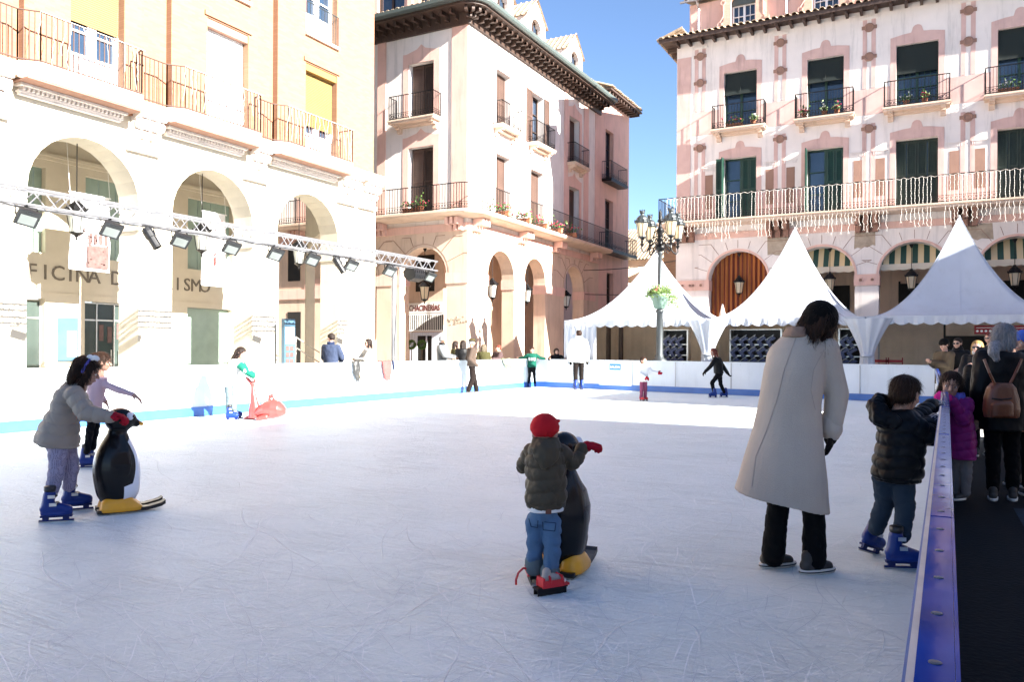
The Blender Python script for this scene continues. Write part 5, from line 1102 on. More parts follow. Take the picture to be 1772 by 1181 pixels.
for k, c in dict(wool_grey=(.42, .36, .305), beanie_black=(.006, .006, .007), trouser_black=(.008, .008, .010), knit_red=(.42, .01, .018), fleece_red=(.32, .006, .02), jeans=(.075, .14, .24), jeans_dark=(.02, .036, .06), glove_dark=(.03, .02, .017),
                 knit_navy=(.012, .018, .05), knit_pink=(.50, .36, .40), green_sleeve=(.008, .11, .075), white_cloth=(.72, .72, .72), sweat_white=(.75, .75, .74), sweat_green=(.004, .06, .04), trouser_grey=(.07, .065, .06), trouser_brown=(.032, .018, .015), sweater_brown=(.06, .042, .033), hat_olive=(.045, .035, .014),
                 denim_jacket=(.03, .041, .075), hood_navy=(.012, .02, .05), light_jeans=(.10, .135, .15), coat_mauve=(.065, .041, .041), fur=(.32, .26, .18), olive_knit=(.045, .042, .016), pink_trouser=(.20, .05, .10), scarf_multi=(.22, .10, .04), grey_tights=(.16, .15, .15), khaki=(.08, .06, .04), knit_white=(.35, .35, .34), blue_knit=(.05, .12, .5), magenta_knit=(.55, .02, .20), scarf_blue=(.12, .12, .5), legging_black=(.012, .013, .018), knit_grey=(.35, .36, .38)).items(): cloth(k, c)
for k, c in dict(puffer_grey=(.29, .25, .21), puffer_olive=(.062, .049, .032), puffer_black=(.010, .012, .018), puffer_magenta=(.20, .012, .13), puffer_dark=(.015, .015, .018), jacket_silver=(.13, .14, .15)).items(): cloth(k, c, .5, bump=.25, bs=22)
def dotmat():
    m = mat('legging_pattern', (.20, .18, .28), .8); n = m.node_tree; b = n.nodes['Principled BSDF']; tc = n.nodes.new('ShaderNodeTexCoord'); v = n.nodes.new('ShaderNodeTexVoronoi'); v.inputs['Scale'].default_value = 95; v.inputs['Randomness'].default_value = .2
    n.links.new(tc.outputs['Object'], v.inputs['Vector']); g = n.nodes.new('ShaderNodeMath'); g.operation = 'LESS_THAN'; g.inputs[1].default_value = .36; n.links.new(v.outputs['Distance'], g.inputs[0]); x = n.nodes.new('ShaderNodeMix'); x.data_type = 'RGBA'
    x.inputs[6].default_value = (.26, .24, .34, 1); x.inputs[7].default_value = (.10, .09, .16, 1); n.links.new(g.outputs[0], x.inputs[0]); n.links.new(x.outputs[2], b.inputs['Base Color']); return m
M['legging_pattern'] = dotmat()
defm('skate_blue', (.005, .026, .17), .35, var=.1, spec=.3); defm('skate_blue_dark', (.005, .015, .10), .4, spec=.3); defm('skate_red', (.50, .012, .02), .35); defm('shoe_grey', (.32, .28, .25), .7, var=.2); defm('shoe_dark', (.03, .025, .022), .6, var=.3); defm('sole_white', (.6, .58, .54), .6)
defm('penguin_black', (.004, .004, .005), .25, spec=.3, var=.2); defm('penguin_white', (.72, .76, .84), .25, coat=.3); defm('penguin_yellow', (.75, .33, .015), .35, var=.12, vs=6); defm('whale_red', (.36, .045, .04), .3, coat=.2); defm('leather', (.11, .032, .013), .4, var=.15, bump=.2); defm('sunglass', (.006, .006, .008), .1); defm('bag_black', (.02, .02, .02), .5); defm('bag_olive', (.12, .13, .08), .7); defm('pink_cloth', (.24, .05, .045), .8)
def head(b, c, f, u, hs):
    f = Vector(f).normalized(); u = (Vector(u) - f * Vector(u).dot(f)).normalized(); s = f.cross(u)
    B = lambda o, r: b.ball(c + f * o[1] * hs + u * o[2] * hs + s * o[0] * hs, tuple(x * hs for x in r), f, u, 12)
    B((0, -.03, .12), (.335, .41, .375)); B((0, .12, -.18), (.255, .26, .26)); B((0, .21, -.37), (.12, .12, .10)); B((0, .10, .0), (.30, .275, .28))
    for k in (-1, 1): B((k * .34, -.02, -.03), (.05, .085, .13)); B((k * .15, .27, -.12), (.11, .09, .10)); B((k * .13, .335, .085), (.12, .05, .035))
    b.cone(c + f * .36 * hs + u * .02 * hs, .035 * hs, c + f * .44 * hs - u * .11 * hs, .058 * hs); B((0, .355, -.235), (.10, .045, .028)); B((0, .345, -.285), (.085, .045, .032))
def face_bits(par, c, f, u, hs, glasses=False, det=True):
    f = Vector(f).normalized(); u = (Vector(u) - f * Vector(u).dot(f)).normalized(); s = f.cross(u); Q = lambda x, y, z: c + s * x * hs + f * y * hs + u * z * hs
    if glasses:
        b = Blob()
        for k in (-1, 1): b.ball(Q(k * .16, .365, .0), (.135 * hs, .045 * hs, .10 * hs), f + s * k * .25, u); b.cone(Q(k * .28, .32, .02), .018 * hs, Q(k * .36, -.02, .02), .018 * hs, 5)
        b.cone(Q(-.1, .40, .02), .02 * hs, Q(.1, .40, .02), .02 * hs, 5); b.mb.build('sunglasses', 'sunglass', par, True)
    else:
        for k in (-1, 1):
            m = Blob(); m.ball(Q(k * .145, .315, .0), (.06 * hs, .045 * hs, .036 * hs), f, u, 8); e = m.mb.build('eye', 'eye_white', par, True)
            m = Blob(); m.ball(Q(k * .145, .345, .0), (.030 * hs, .022 * hs, .030 * hs), f, u, 6); m.mb.build('iris', 'eye_dark', e, True)
            m = Blob(); m.cone(Q(k * .07, .385, .10), .012 * hs, Q(k * .23, .335, .11), .010 * hs, 5); m.mb.build('eyebrow', 'brow', par, True)
    m = Blob(); m.ball(Q(0, .385, -.26), (.10 * hs, .03 * hs, .022 * hs), f, u, 8); m.mb.build('mouth', 'lip', par, True)
def hair(par, c, f, u, hs, style, m, vox=.01):
    f = Vector(f).normalized(); u = (Vector(u) - f * Vector(u).dot(f)).normalized(); s = f.cross(u); Q = lambda x, y, z: c + s * x * hs + f * y * hs + u * z * hs; b = Blob()
    b.ball(Q(0, -.08, .20), (.385 * hs, .43 * hs, .36 * hs), f, u, 12); b.ball(Q(0, -.17, .02), (.37 * hs, .34 * hs, .34 * hs), f, u, 12)
    if style == 'parted': b.chain((Q(.3, .0, .1), .10 * hs), (Q(.33, -.08, -.3), .12 * hs), (Q(.34, -.1, -.6), .10 * hs)); b.chain((Q(-.3, .0, .1), .10 * hs), (Q(-.33, -.08, -.3), .12 * hs), (Q(-.34, -.1, -.6), .10 * hs)); b.ball(Q(0, -.3, -.2), (.34 * hs, .2 * hs, .35 * hs), f, u)
    if style in ('bob', 'long', 'pony'):
        L = {'bob': -.55, 'long': -1.15, 'pony': -.3}[style]
        for k in (-1, 1): b.chain((Q(k * .30, .06, .1), .12 * hs), (Q(k * .33, .03, -.2), .11 * hs), (Q(k * .31, -.05, L), .08 * hs)) if style != 'pony' else b.ball(Q(k * .3, -.1, 0), .12 * hs)
        for k in (-.6, 0, .6): b.chain((Q(k * .33, -.33, .1), .18 * hs), (Q(k * .36, -.36, -.3), .16 * hs), (Q(k * .36, -.36 - (.1 if style == 'long' else 0), L), .10 * hs))
    if style == 'bun': b.ball(Q(0, -.42, .3), .17 * hs)
    if style in ('fringe', 'bob', 'kid'): b.ball(Q(0, .22, .27), (.25 * hs, .14 * hs, .13 * hs), f, u)
    o = b.build('hair', m, par, vox, 2, hairy=.004 * hs / .2, fold=.003, fs=20, fz=.3)
    if vox < .0085:   # loose strands over the mass
        me = o.data; nv = len(me.vertices); g = MB(); random.seed(nv); top = Q(0, -.2, .5); L0 = .045 if style in ('kid', 'fringe', 'short') else .08
        for _ in range(1500):
            v = me.vertices[random.randrange(nv)]; p = v.co.copy(); nn = v.normal.copy(); d = ((p - top).normalized() - UP * (.25 if L0 < .05 else .9)); d = (d - nn * d.dot(nn)); d.normalize(); w = d.cross(nn).normalized(); d = (d + w * random.gauss(0, .18)).normalized(); ln = L0 * random.uniform(.6, 1.5); wd = random.uniform(.0010, .0022); p = p + nn * .0015; vs = []
            for k in range(5):
                t = k / 4; q = p + d * ln * t + nn * (.006 * t * random.uniform(.2, 1.1) - .03 * (ln * t) ** 2 / .01 * .1) + w * .004 * math.sin(t * 3 + _); ww = wd * (1 - .8 * t); vs += [q + w * ww, q - w * ww]
            g.add(vs, [(2 * k, 2 * k + 1, 2 * k + 3, 2 * k + 2) for k in range(4)])
        q = g.build('hair_strands', m, o); q['kind'] = 'stuff'
    return o
def skate(par, g, f, u=UP, L=.22, mt='skate_blue', name='ice_skate', det=True, vox=.008):
    g = Vector(g); f = Vector(f).normalized(); u = Vector(u).normalized(); f = (f - u * f.dot(u)).normalized(); s = f.cross(u); Q = lambda x, y, z: g + s * x * L + f * y * L + u * z * L
    b = Blob(); b.chain((Q(0, -.10, 1.00), .205 * L), (Q(0, -.13, .80), .20 * L), (Q(0, -.16, .58), .215 * L)); b.chain((Q(0, -.22, .50), .20 * L), (Q(0, .15, .50), .205 * L), (Q(0, .48, .43), .165 * L)); b.loft([(Q(0, .12, .26), s * L * .19, f * L * .50), (Q(0, .12, .36), s * L * .20, f * L * .52)])
    o = b.build(name, mt, par, vox, 2); m = MB(); m.obox(Q(0, .12, .225), f * L * .5, s * L * .09, u * L * .035); m.obox(Q(0, -.22, .14), f * L * .10, s * L * .045, u * L * .07); m.obox(Q(0, .42, .14), f * L * .10, s * L * .045, u * L * .07); m.obox(Q(0, .12, .075), f * L * .55, s * L * .035, u * L * .03)
    m.build('blade_holder', 'skate_blue_dark' if mt == 'skate_blue' else 'black_plastic', o); m = MB(); m.obox(Q(0, .12, .022), f * L * .56, s * L * .010, u * L * .022); m.build('blade', 'steel', o)
    if det:
        m = MB()
        for z, y in ((.94, .07), (.66, .16)):
            m.tube([Q(x, y + .03 - abs(x) * .5, z) for x in (-.2, -.13, 0, .13, .2)], .05 * L, 6); 
        m.build('strap', 'black_plastic', o); m = MB()
        for z, y in ((.94, .0), (.66, .05)):
            for k in (-1, 1): m.obox(Q(k * .215, y, z), f * L * .11, s * L * .02, u * L * .055)
        m.build('buckle', 'steel', o); m = MB(); m.lathe(Q(0, -.09, 1.08), [(.17 * L, 0), (.19 * L, .06 * L), (.19 * L, .2 * L), (.16 * L, .22 * L)], 14); m.build('boot_cuff', 'black_plastic', o, True)
    return o
def shoe(par, g, f, L=.24, m_='shoe_dark', name='shoe', stripe=False):
    g = Vector(g); f = Vector(f).normalized(); s = f.cross(UP); Q = lambda x, y, z: g + s * x * L + f * y * L + UP * z * L; b = Blob(); b.chain((Q(0, -.2, .2), .15 * L), (Q(0, .1, .2), .155 * L), (Q(0, .42, .14), .12 * L)); b.cone(Q(0, -.15, .25), .15 * L, Q(0, -.15, .42), .15 * L)
    o = b.build(name, m_, par, .006, 2); b = Blob(); b.loft([(Q(0, .12, .0), s * L * .17, f * L * .48), (Q(0, .12, .11), s * L * .18, f * L * .5)]); so = b.mb.build('sole', 'sole_white', o, True)
    if stripe: b = Blob(); b.loft([(Q(0, .12, .045), s * L * .184, f * L * .505), (Q(0, .12, .075), s * L * .186, f * L * .508)]); b.mb.build('sole_line', 'shoe_dark', so, True); m = MB(); m.tube([Q(x, .2 - abs(x), .3 - .1 * abs(x)) for x in (-.16, 0, .16)], .02 * L, 5); m.build('lace', 'sole_white', o)
    return o
def person(base, h, J, S, label, group=None):
    """base: world point under the body; J: joints relative to base in world axes; S: clothing."""
    vx = S.get('vox', .01); c = S['child'] if 'child' in S else False; hs = S.get('hs', .23 if not c else .205); f = J['f']; u = J.get('u', UP); b = Blob(); k = h / 1.7
    head(b, J['head'], f, u, hs); nk = J['neck']; b.cone(J['head'] - u * hs * .25 - Vector(f) * hs * .1, hs * .20, nk, hs * .24); ch = J['chest']; pv = J['pelvis']
    b.cone(nk, .06 * k, ch, .10 * k); b.cone(ch, .10 * k, pv, .10 * k)
    for sd in 'LR':
        if 's' + sd in J: b.chain((J['s' + sd], .045 * k), (J['e' + sd], .034 * k), (J['h' + sd], .024 * k))
        if 'p' + sd in J: b.chain((J['p' + sd], .07 * k), (J['k' + sd], .045 * k), (J['a' + sd], .032 * k))
        if 'h' + sd in J and not S.get('gloves'):
            d = J.get('hd' + sd, (J['h' + sd] - J['e' + sd])); hand(b, J['h' + sd], d, J.get('hn' + sd, Vector(f)), hs * .78, S.get('curl', .5), 1 if sd == 'R' else -1)
    o = b.build('person', 'skin_' + S.get('skin', 'light'), None, S.get('bvox', max(vx * .7, .005)), 2); o.location = base; tag(o, label, 'person', group)
    if S.get('gloves'):
        for sd in 'LR':
            if 'h' + sd in J:
                b = Blob(); d = J.get('hd' + sd, (J['h' + sd] - J['e' + sd])); hand(b, J['h' + sd], d, J.get('hn' + sd, Vector(f)), hs * .80, S.get('curl', .5), 1 if sd == 'R' else -1, 1.25); w = J['h' + sd]; b.cone(w - Vector(d).normalized() * .05 * k, .036 * k, w + Vector(d).normalized() * .02, .034 * k); b.build('glove', S['gloves'], o, min(vx * .6, .006), 1)
    if S.get('face', True): face_bits(o, J['head'], f, u, hs, S.get('glasses'))
    if S.get('hair'): hair(o, J['head'], f, u, hs, S['hair'][0], S['hair'][1], vx * .8)
    if S.get('hat'):
        f_ = Vector(f).normalized(); u_ = (Vector(u) - f_ * Vector(u).dot(f_)).normalized(); q = J['head']; b = Blob(); kind, hm = S['hat']
        if kind == 'beanie': b.ball(q + u_ * .22 * hs - f_ * .06 * hs, (.42 * hs, .48 * hs, .40 * hs), f_, u_, 12); b.loft([(q + u_ * .10 * hs - f_ * .05 * hs, f_.cross(u_) * .42 * hs, f_ * .47 * hs), (q + u_ * .26 * hs - f_ * .05 * hs, f_.cross(u_) * .43 * hs, f_ * .48 * hs)])
        if kind == 'low': b.ball(q + u_ * .14 * hs - f_ * .14 * hs, (.46 * hs, .50 * hs, .47 * hs), f_, u_, 12); b.ball(q - u_ * .1 * hs - f_ * .22 * hs, (.40 * hs, .36 * hs, .34 * hs), f_, u_, 12)
        if kind == 'brim': b.loft([(q + u_ * (.22 + z) * hs, f_.cross(u_) * r * hs, f_ * r * 1.15 * hs) for z, r in ((0, .62), (.03, .62))]); b.loft([(q + u_ * z * hs, f_.cross(u_) * r * hs, f_ * r * 1.1 * hs) for z, r in ((.22, .44), (.42, .42), (.56, .36))])
        if kind == 'hood': b.ball(q + u_ * .12 * hs - f_ * .16 * hs, (.48 * hs, .46 * hs, .50 * hs), f_, u_, 12); b.ball(q - u_ * .45 * hs - f_ * .1 * hs, (.5 * hs, .45 * hs, .22 * hs), f_, u_)
        b.build('hat' if kind != 'hood' else 'hood', hm, o, vx * .8, 3, fold=.003, fs=25)
    side = J.get('side', Vector(f).cross(UP)); side = Vector((side.x, side.y, 0)).normalized(); fw = UP.cross(side)
    if 'jacket' in S:
        jm = S['jacket']; th = S.get('thick', .02) * 1.0; b = Blob()
        if 'rings' in S: b.loft(S['rings'], 32)
        else:
            hz = S.get('hem', .50) * h; top = nk; lean = (nk - pv); rr = [(1.0, .055, .055), (.93, .11, .065), (.75, .115, .075), (.45, .10, .07), (.2, .098, .07), (0, .10, .075)]; bot = pv + lean.normalized() * (hz - pv.z)
            b.loft([(bot + (top - bot) * t, side * (w * h + th), fw * (dd * h + th)) for t, w, dd in rr])
        for sd in 'LR':
            if 's' + sd in J: ra = S.get('arm', .034) * h; b.chain((J['s' + sd], ra * 1.12 + th * .6), (J['e' + sd], ra + th * .5), (J['h' + sd], ra * .78 + th * .4))
        if S.get('collar'): b.cone(nk - side * .03, .055 * k + th, nk + side * .03 + UP * .02, .055 * k + th)
        if S.get('hooddown'): b.ball(nk - fw * (.06 if fw.dot(Vector(f)) > 0 else -.06) * k - UP * .02, (.13 * k, .09 * k, .10 * k), fw, UP)
        b.build(S.get('jname', 'jacket'), jm, o, vx, 3, S.get('quilt', 0), S.get('qa', .008), S.get('fold', .007), S.get('fs', 8), .6, ridge=S.get('ridge', .004 if S.get('quilt') else 0))
        if 'sleeve' in S:
            b = Blob()
            for sd in 'LR':
                ra = S.get('arm', .034) * h; b.chain((J['s' + sd].lerp(J['e' + sd], .3), ra * 1.1 + th * .65), (J['e' + sd], ra + th * .6), (J['h' + sd], ra * .8 + th * .5))
            b.build('sleeve', S['sleeve'], o, vx, 2, fold=.004)
    if 'scarf' in S: b = Blob(); b.loft([(nk - UP * .04, side * .085 * k, fw * .085 * k), (nk + UP * .03, side * .095 * k, fw * .095 * k), (nk + UP * .07, side * .08 * k, fw * .08 * k)]); b.build('scarf', S['scarf'], o, vx, 2, fold=.012, fs=20)
    if 'trousers' in S and 'pL' in J:
        tr = S.get('leg', (.056, .042, .034)); b = Blob(); b.ball(pv, (.088 * h, .072 * h, .07 * h), fw, UP)
        for sd in 'LR': b.chain((J['p' + sd], tr[0] * h), (J['k' + sd], tr[1] * h), (J['a' + sd], tr[2] * h))
        b.build('trousers', S['trousers'], o, vx, 2, fold=S.get('tfold', .007), fs=10, fz=2.2, ridge=.005)
    if 'feet' in S and 'pL' in J:
        for sd in 'LR':
            g = J.get('g' + sd, Vector((J['a' + sd].x, J['a' + sd].y, 0))); t = J.get('t' + sd, f); t = Vector((t[0], t[1], 0))
            if S['feet'] == 'shoe': shoe(o, g, t, S.get('fl', .15 * h), S.get('shoem', 'shoe_dark'))
            else: skate(o, g, t, J.get('tu' + sd, UP), S.get('fl', .145 * h), S['feet'], vox=max(.006, vx * .8), det=S.get('sdet', True))
    return o
def stand(h, face, hs=.23, **ov):   # standard standing skeleton; face in degrees, 0 = towards the photographer, 90 = to the right of the picture; overrides are (side, forward, up) in body heights
    a = math.radians(face); f = RV * math.sin(a) - FV * math.cos(a); s = f.cross(UP) * -1; V = lambda x, y, z: (s * x + f * y + UP * z) * h
    D = dict(neck=(0, -.01, .845), chest=(0, 0, .73), pelvis=(0, 0, .53), sL=(.108, 0, .80), sR=(-.108, 0, .80), eL=(.135, -.01, .63), eR=(-.135, -.01, .63), hL=(.13, .03, .49), hR=(-.13, .03, .49),
             pL=(.048, 0, .51), pR=(-.048, 0, .51), kL=(.052, .01, .28), kR=(-.052, .01, .28), aL=(.055, 0, .075), aR=(-.055, 0, .075))
    D.update({k: v for k, v in ov.items() if isinstance(v, tuple)}); J = {k: V(*v) for k, v in D.items()}
    J['head'] = J['neck'] + f * .012 * h + UP * (h - hs * .5 - .845 * h) if 'head' not in ov else V(*ov['head']); J['f'] = f; J['side'] = s
    fo = ov.get('fdeg'); 
    if fo is not None: q = math.radians(fo); J['f'] = (RV * math.sin(q) - FV * math.cos(q)).normalized()
    if 'fz' in ov: J['f'] = (J['f'] + UP * ov['fz']).normalized()
    return J
HORZ = lambda px: 604 + .006 * (px - 886)
def onh(px, ytop, dep): return H + (HORZ(px) - ytop) * dep / F
# ---------------------------------------------------------------- woman in the long coat
def frame(px, py, zb=0):
    base = onz(px, py, zb); d0 = base.dot(FV); base2 = Vector((base.x, base.y, 0)); return base2, d0, (lambda x, y, o=0.: P(x, y, d0 + o) - base2)
base, d0, L = frame(1380, 990); mm = d0 / F
J = dict(head=L(1419, 562, .02), f=(RV * .62 + FV * .6 - UP * .45).normalized(), u=(UP * .9 + RV * .3), neck=L(1392, 585), chest=L(1383, 640), pelvis=L(1378, 790), sL=L(1350, 620, .08), sR=L(1429, 606, -.03), eL=L(1340, 690, .16), eR=L(1447, 682, -.02), hL=L(1352, 750, .22), hR=L(1438, 750, 0),
         pL=L(1350, 800), pR=L(1404, 800), kL=L(1345, 890, .03), kR=L(1408, 895, -.02), aL=L(1337, 962, .04), aR=L(1409, 970, -.03), gL=onz(1338, 982) - base, gR=onz(1407, 993) - base, tL=RV * .9 + FV * .25, tR=RV * .88 + FV * .3, side=(RV * .92 - FV * .38), hdR=(-UP + RV * -.12), hnR=(RV - FV * .3))
sd = (RV * .95 - FV * .3).normalized(); fw = UP.cross(sd)
def ring(py, xl, xr, ry, o=0., sdv=sd, fwv=fw, LL=None, tilt=0):
    LL = LL or L; a = LL(xl, py, o); b = LL(xr, py, o); w = (b - a).length / 2 * .97; return ((a + b) / 2, sdv * w + UP * tilt, fwv * ry)
R_ = [ring(574, 1366, 1400, .07), ring(588, 1350, 1418, .09), ring(603, 1334, 1430, .12), ring(640, 1323, 1428, .15), ring(700, 1312, 1420, .16), ring(747, 1301, 1421, .17), ring(785, 1291, 1425, .19), ring(827, 1281, 1430, .21), ring(868, 1272, 1434, .22, tilt=-.065)]
w = person(base, 1.68, J, dict(hs=.235, hat=('low', 'beanie_black'), hair=('bob', 'hair_brown'), jacket='wool_grey', jname='coat', rings=R_, thick=.03, arm=.035, fold=.012, fs=2.6, trousers='trouser_black', leg=(.05, .042, .044), vox=.009, gloves='glove_dark', curl=.55, tfold=.006), 'person in a long pale grey coat and black beanie, seen from behind on the ice')
for sdn in 'LR': shoe(w, J['g' + sdn], J['t' + sdn], .27, 'shoe_dark', stripe=True)
b = Blob(); b.loft([ring(566, 1362, 1398, .075, 0, sd, fw), ring(584, 1352, 1402, .09, 0, sd, fw)]); b.build('collar', mat('collar_tan', (.22, .14, .10), .8), w, .008, 3, fold=.006, fs=20)
m = MB(); pts = []
bpy.context.view_layer.update(); cw = [c for c in w.children if c.name.startswith('coat')][0]
def on_mesh(ob, wpt, dirv, basev):   # drop a point on the surface along a ray
    o_ = wpt - basev - dirv * .6; r = ob.ray_cast(o_, dirv); return (r[1] if r[0] else None)
def seam(ob, basev, L_, px_pts, r, name, mt, par, off=.001):
    m = MB(); pts = []
    for i in range(len(px_pts) - 1):
        for k in range(8):
            x = px_pts[i][0] + (px_pts[i + 1][0] - px_pts[i][0]) * k / 8; y = px_pts[i][1] + (px_pts[i + 1][1] - px_pts[i][1]) * k / 8; d = ray(x, y).normalized(); p_ = Vector((0, 0, H)) - basev; rr = ob.ray_cast(p_, d)
            if rr[0]: pts.append(rr[1] - d * off)
    m.tube(pts, r, 5); return m.build(name, mt, par)
defm('coat_seam', (.34, .29, .25), .9); defm('stitch', (.09, .08, .07), .8)
seam(cw, base, L, [(1378, 582), (1357, 640), (1345, 690), (1325, 750), (1308, 790), (1300, 850)], .0028, 'seam', 'coat_seam', cw)
seam(cw, base, L, [(1426, 606), (1408, 640), (1403, 675), (1412, 715)], .002, 'seam', 'coat_seam', cw)
b = Blob(); a_ = J['hR'] + UP * .03; b.cone(a_ + UP * .05, .070, a_, .072); b.build('cuff', 'wool_grey', cw, .008, 2, fold=.004)
# ---------------------------------------------------------------- boy in the black puffer jacket at the barrier
base, d0, L = frame(1545, 980)
J = dict(head=L(1567, 683, -.02), f=(RV * .80 + FV * .5 + UP * -.22).normalized(), neck=L(1556, 716), chest=L(1556, 755), pelvis=L(1550, 825), sL=L(1560, 735, .12), sR=L(1578, 738, -.07), eL=L(1592, 722, .2), eR=L(1608, 755, -.06), hL=L(1612, 701, .34), hR=L(1606, 733, .06),
         pL=L(1530, 832, .04), pR=L(1562, 835, -.03), kL=L(1531, 870, .1), kR=L(1566, 883, -.03), aL=L(1516, 915, .12), aR=L(1560, 928, -.03), gL=onz(1500, 962) - base + UP * .02, gR=onz(1556, 986) - base, tL=RV * .9 + FV * .45, tR=RV * .93 - FV * .1, tuL=(UP + RV * .35), tuR=UP, side=(RV * .75 - FV * .65), hdR=(RV * .8 + UP * .35 + FV * .35), hdL=(RV * .9 + FV * .3 - UP * .1), hnR=UP, hnL=UP)
sb = RV; fb = FV
rg = lambda py, xl, xr, ry, t=0: ring(py, xl, xr, ry, 0, sb, fb, L, t)
R_ = [rg(708, 1535, 1578, .09), rg(720, 1524, 1590, .12), rg(745, 1518, 1594, .15), rg(768, 1519, 1597, .16), rg(799, 1512, 1597, .165), rg(822, 1509, 1596, .16), rg(833, 1516, 1590, .14)]
bo = person(base, 1.24, J, dict(child=True, hs=.225, hair=('kid', 'hair_brown'), jacket='puffer_black', rings=R_, thick=.03, arm=.042, quilt=.075, qa=.016, fold=.008, trousers='jeans_dark', leg=(.062, .05, .044), feet='skate_blue', fl=.215, vox=.008, gloves='mitten', curl=.35), 'boy in a black puffer jacket and blue skates leaning on the near barrier')
b = Blob(); b.chain((L(1517, 703, .02), .062), (L(1524, 724, -.05), .06), (L(1548, 732, -.08), .055)); b.cone(L(1521, 694, .06), .05, L(1540, 700, .1), .05); b.build('hood', 'puffer_black', bo, .008, 3, fold=.016, fs=22)
for a_, q in ((J['hR'], J['hdR']), (J['hL'], J['hdL'])):
    m = MB(); q = Vector(q).normalized(); s_ = q.cross(UP).normalized(); t_ = s_.cross(q)
    for k in range(16): an = k * math.pi / 8; p_ = a_ + q * .045 + (s_ * math.cos(an) + t_ * math.sin(an)) * .036; m.obox(p_, q * .02 * (.4 + .6 * (k % 2)), (s_ * -math.sin(an) + t_ * math.cos(an)) * .004, (s_ * math.cos(an) + t_ * math.sin(an)) * .002); m.obox(p_ + q * .03, q * .005, (s_ * -math.sin(an) + t_ * math.cos(an)) * .006, (s_ * math.cos(an) + t_ * math.sin(an)) * .003)
    m.build('glove_pattern', 'knit_grey', bo)
# ---------------------------------------------------------------- toddler with the penguin
base, d0, L = frame(944, 1016)
J = dict(head=L(943, 752, .0), f=(FV * .9 + RV * .35 - UP * .1).normalized(), neck=L(943, 776), chest=L(944, 800), pelvis=L(942, 892), sL=L(917, 783, .03), sR=L(971, 783, .0), eL=L(906, 808, .1), eR=L(992, 803, .05), hL=L(945, 800, .25), hR=L(1008, 776, .12),
         pL=L(926, 903, .02), pR=L(955, 905, -.02), kL=L(925, 945, .03), kR=L(956, 955, -.02), aL=L(924, 978, .05), aR=L(951, 995, -.02), side=RV, hdR=(RV * .8 + UP * .25 + FV * .3), hnR=UP, gL=onz(922, 1006) - base, gR=onz(952, 1028) - base)
rg = lambda py, xl, xr, ry, t=0: ring(py, xl, xr, ry, 0, RV, FV, L, t)
R_ = [rg(760, 926, 966, .07), rg(772, 914, 974, .095), rg(790, 908, 980, .12), rg(820, 907, 982, .125), rg(850, 907, 982, .125), rg(868, 906, 982, .125), rg(878, 910, 978, .115)]
to = person(base, .98, J, dict(child=True, hs=.20, face=False, hat=('beanie', 'knit_red'), jacket='puffer_olive', rings=R_, thick=.02, arm=.036, quilt=.075, qa=.013, fold=.010, fs=12, trousers='jeans', leg=(.062, .052, .050), vox=.007, gloves='fleece_red', curl=.9, tfold=.012), 'toddler in a red hat, olive puffer jacket and jeans holding on to a penguin')
b = Blob()
for x0, y0, x1, y1 in ((925, 738, 921, 734), (960, 731, 967, 729)): b.cone(L(x0, y0), .02, L(x1, y1), .010)
b.cone(L(944, 733), .03, L(948, 728), .02); b.build('hat_ear', 'knit_red', to, .006, 2)
b = Blob(); b.loft([(L(944, 758, -.05), RV * .075, FV * .05), (L(944, 775, -.10), RV * .088, FV * .05), (L(945, 795, -.12), RV * .07, FV * .04), (L(946, 812, -.12), RV * .03, FV * .025)]); b.build('hood', 'puffer_olive', to, .007, 3, fold=.012, fs=16)
jk = [c for c in to.children if c.name.startswith('jacket')][0]
b = Blob(); b.loft([rg(876, 911, 977, .115), rg(884, 911, 976, .11)]); b.build('shirt_hem', 'knit_pink' if False else 'white_cloth', to, .007, 2, fold=.006)
tj = [c for c in to.children if c.name.startswith('trousers')][0]; bpy.context.view_layer.update()
for pts in ([(915, 898), (919, 912), (930, 914), (931, 900)], [(939, 904), (940, 918), (960, 920), (962, 906), (939, 904)], [(913, 888), (975, 889)]): seam(tj, base, L, pts, .0025, 'seam', 'jeans_dark', tj)
m = MB(); c = L(949, 886, -.11); m.obox(c, RV * .017, FV * .004, UP * .014); m.build('jeans_label', 'leather', to)
for sdn in 'LR':
    b = Blob(); a_ = J['a' + sdn] + UP * .0; b.cone(a_ + UP * .02, .056, a_ - UP * .015, .056); b.build('trouser_cuff', 'light_jeans', to, .006, 2)
for g, t in ((J['gL'], FV * .95 - RV * .1), (J['gR'], RV * .85 + FV * .45)):
    t = t.normalized(); s_ = t.cross(UP); sh = shoe(to, g + UP * .055, t, .17, 'shoe_grey'); m = MB()
    m.obox(g + UP * .052 + t * .02, t * .088, s_ * .036, UP * .006)
    for k in (-1, 1): m.obox(g + UP * .065 + t * .0 + s_ * k * .036, t * .07, s_ * .004, UP * .02)
    m.obox(g + UP * .075 - t * .062, t * .006, s_ * .038, UP * .026)
    for yy in (-.02, .06): m.tube([g + t * yy + s_ * x + UP * z for x, z in ((-.038, .07), (-.032, .10), (0, .118 - .3 * max(0, yy)), (.032, .10), (.038, .07))], .008, 6)
    pf = m.build('skate_strap', 'skate_red', to); m = MB()
    for k in (-1, 1): m.obox(g + UP * .024 + s_ * k * .022, t * .095, s_ * .0025, UP * .024)
    m.obox(g + UP * .04, t * .1, s_ * .03, UP * .005); m.build('double_blade', 'iron', pf)
m = MB(); a_ = L(915, 986, .03); m.tube([a_, L(905, 984, .02), L(897, 992, 0), L(893, 1004, 0), L(893, 1013, 0)], .007, 5); m.build('loose_strap', 'skate_red', to)
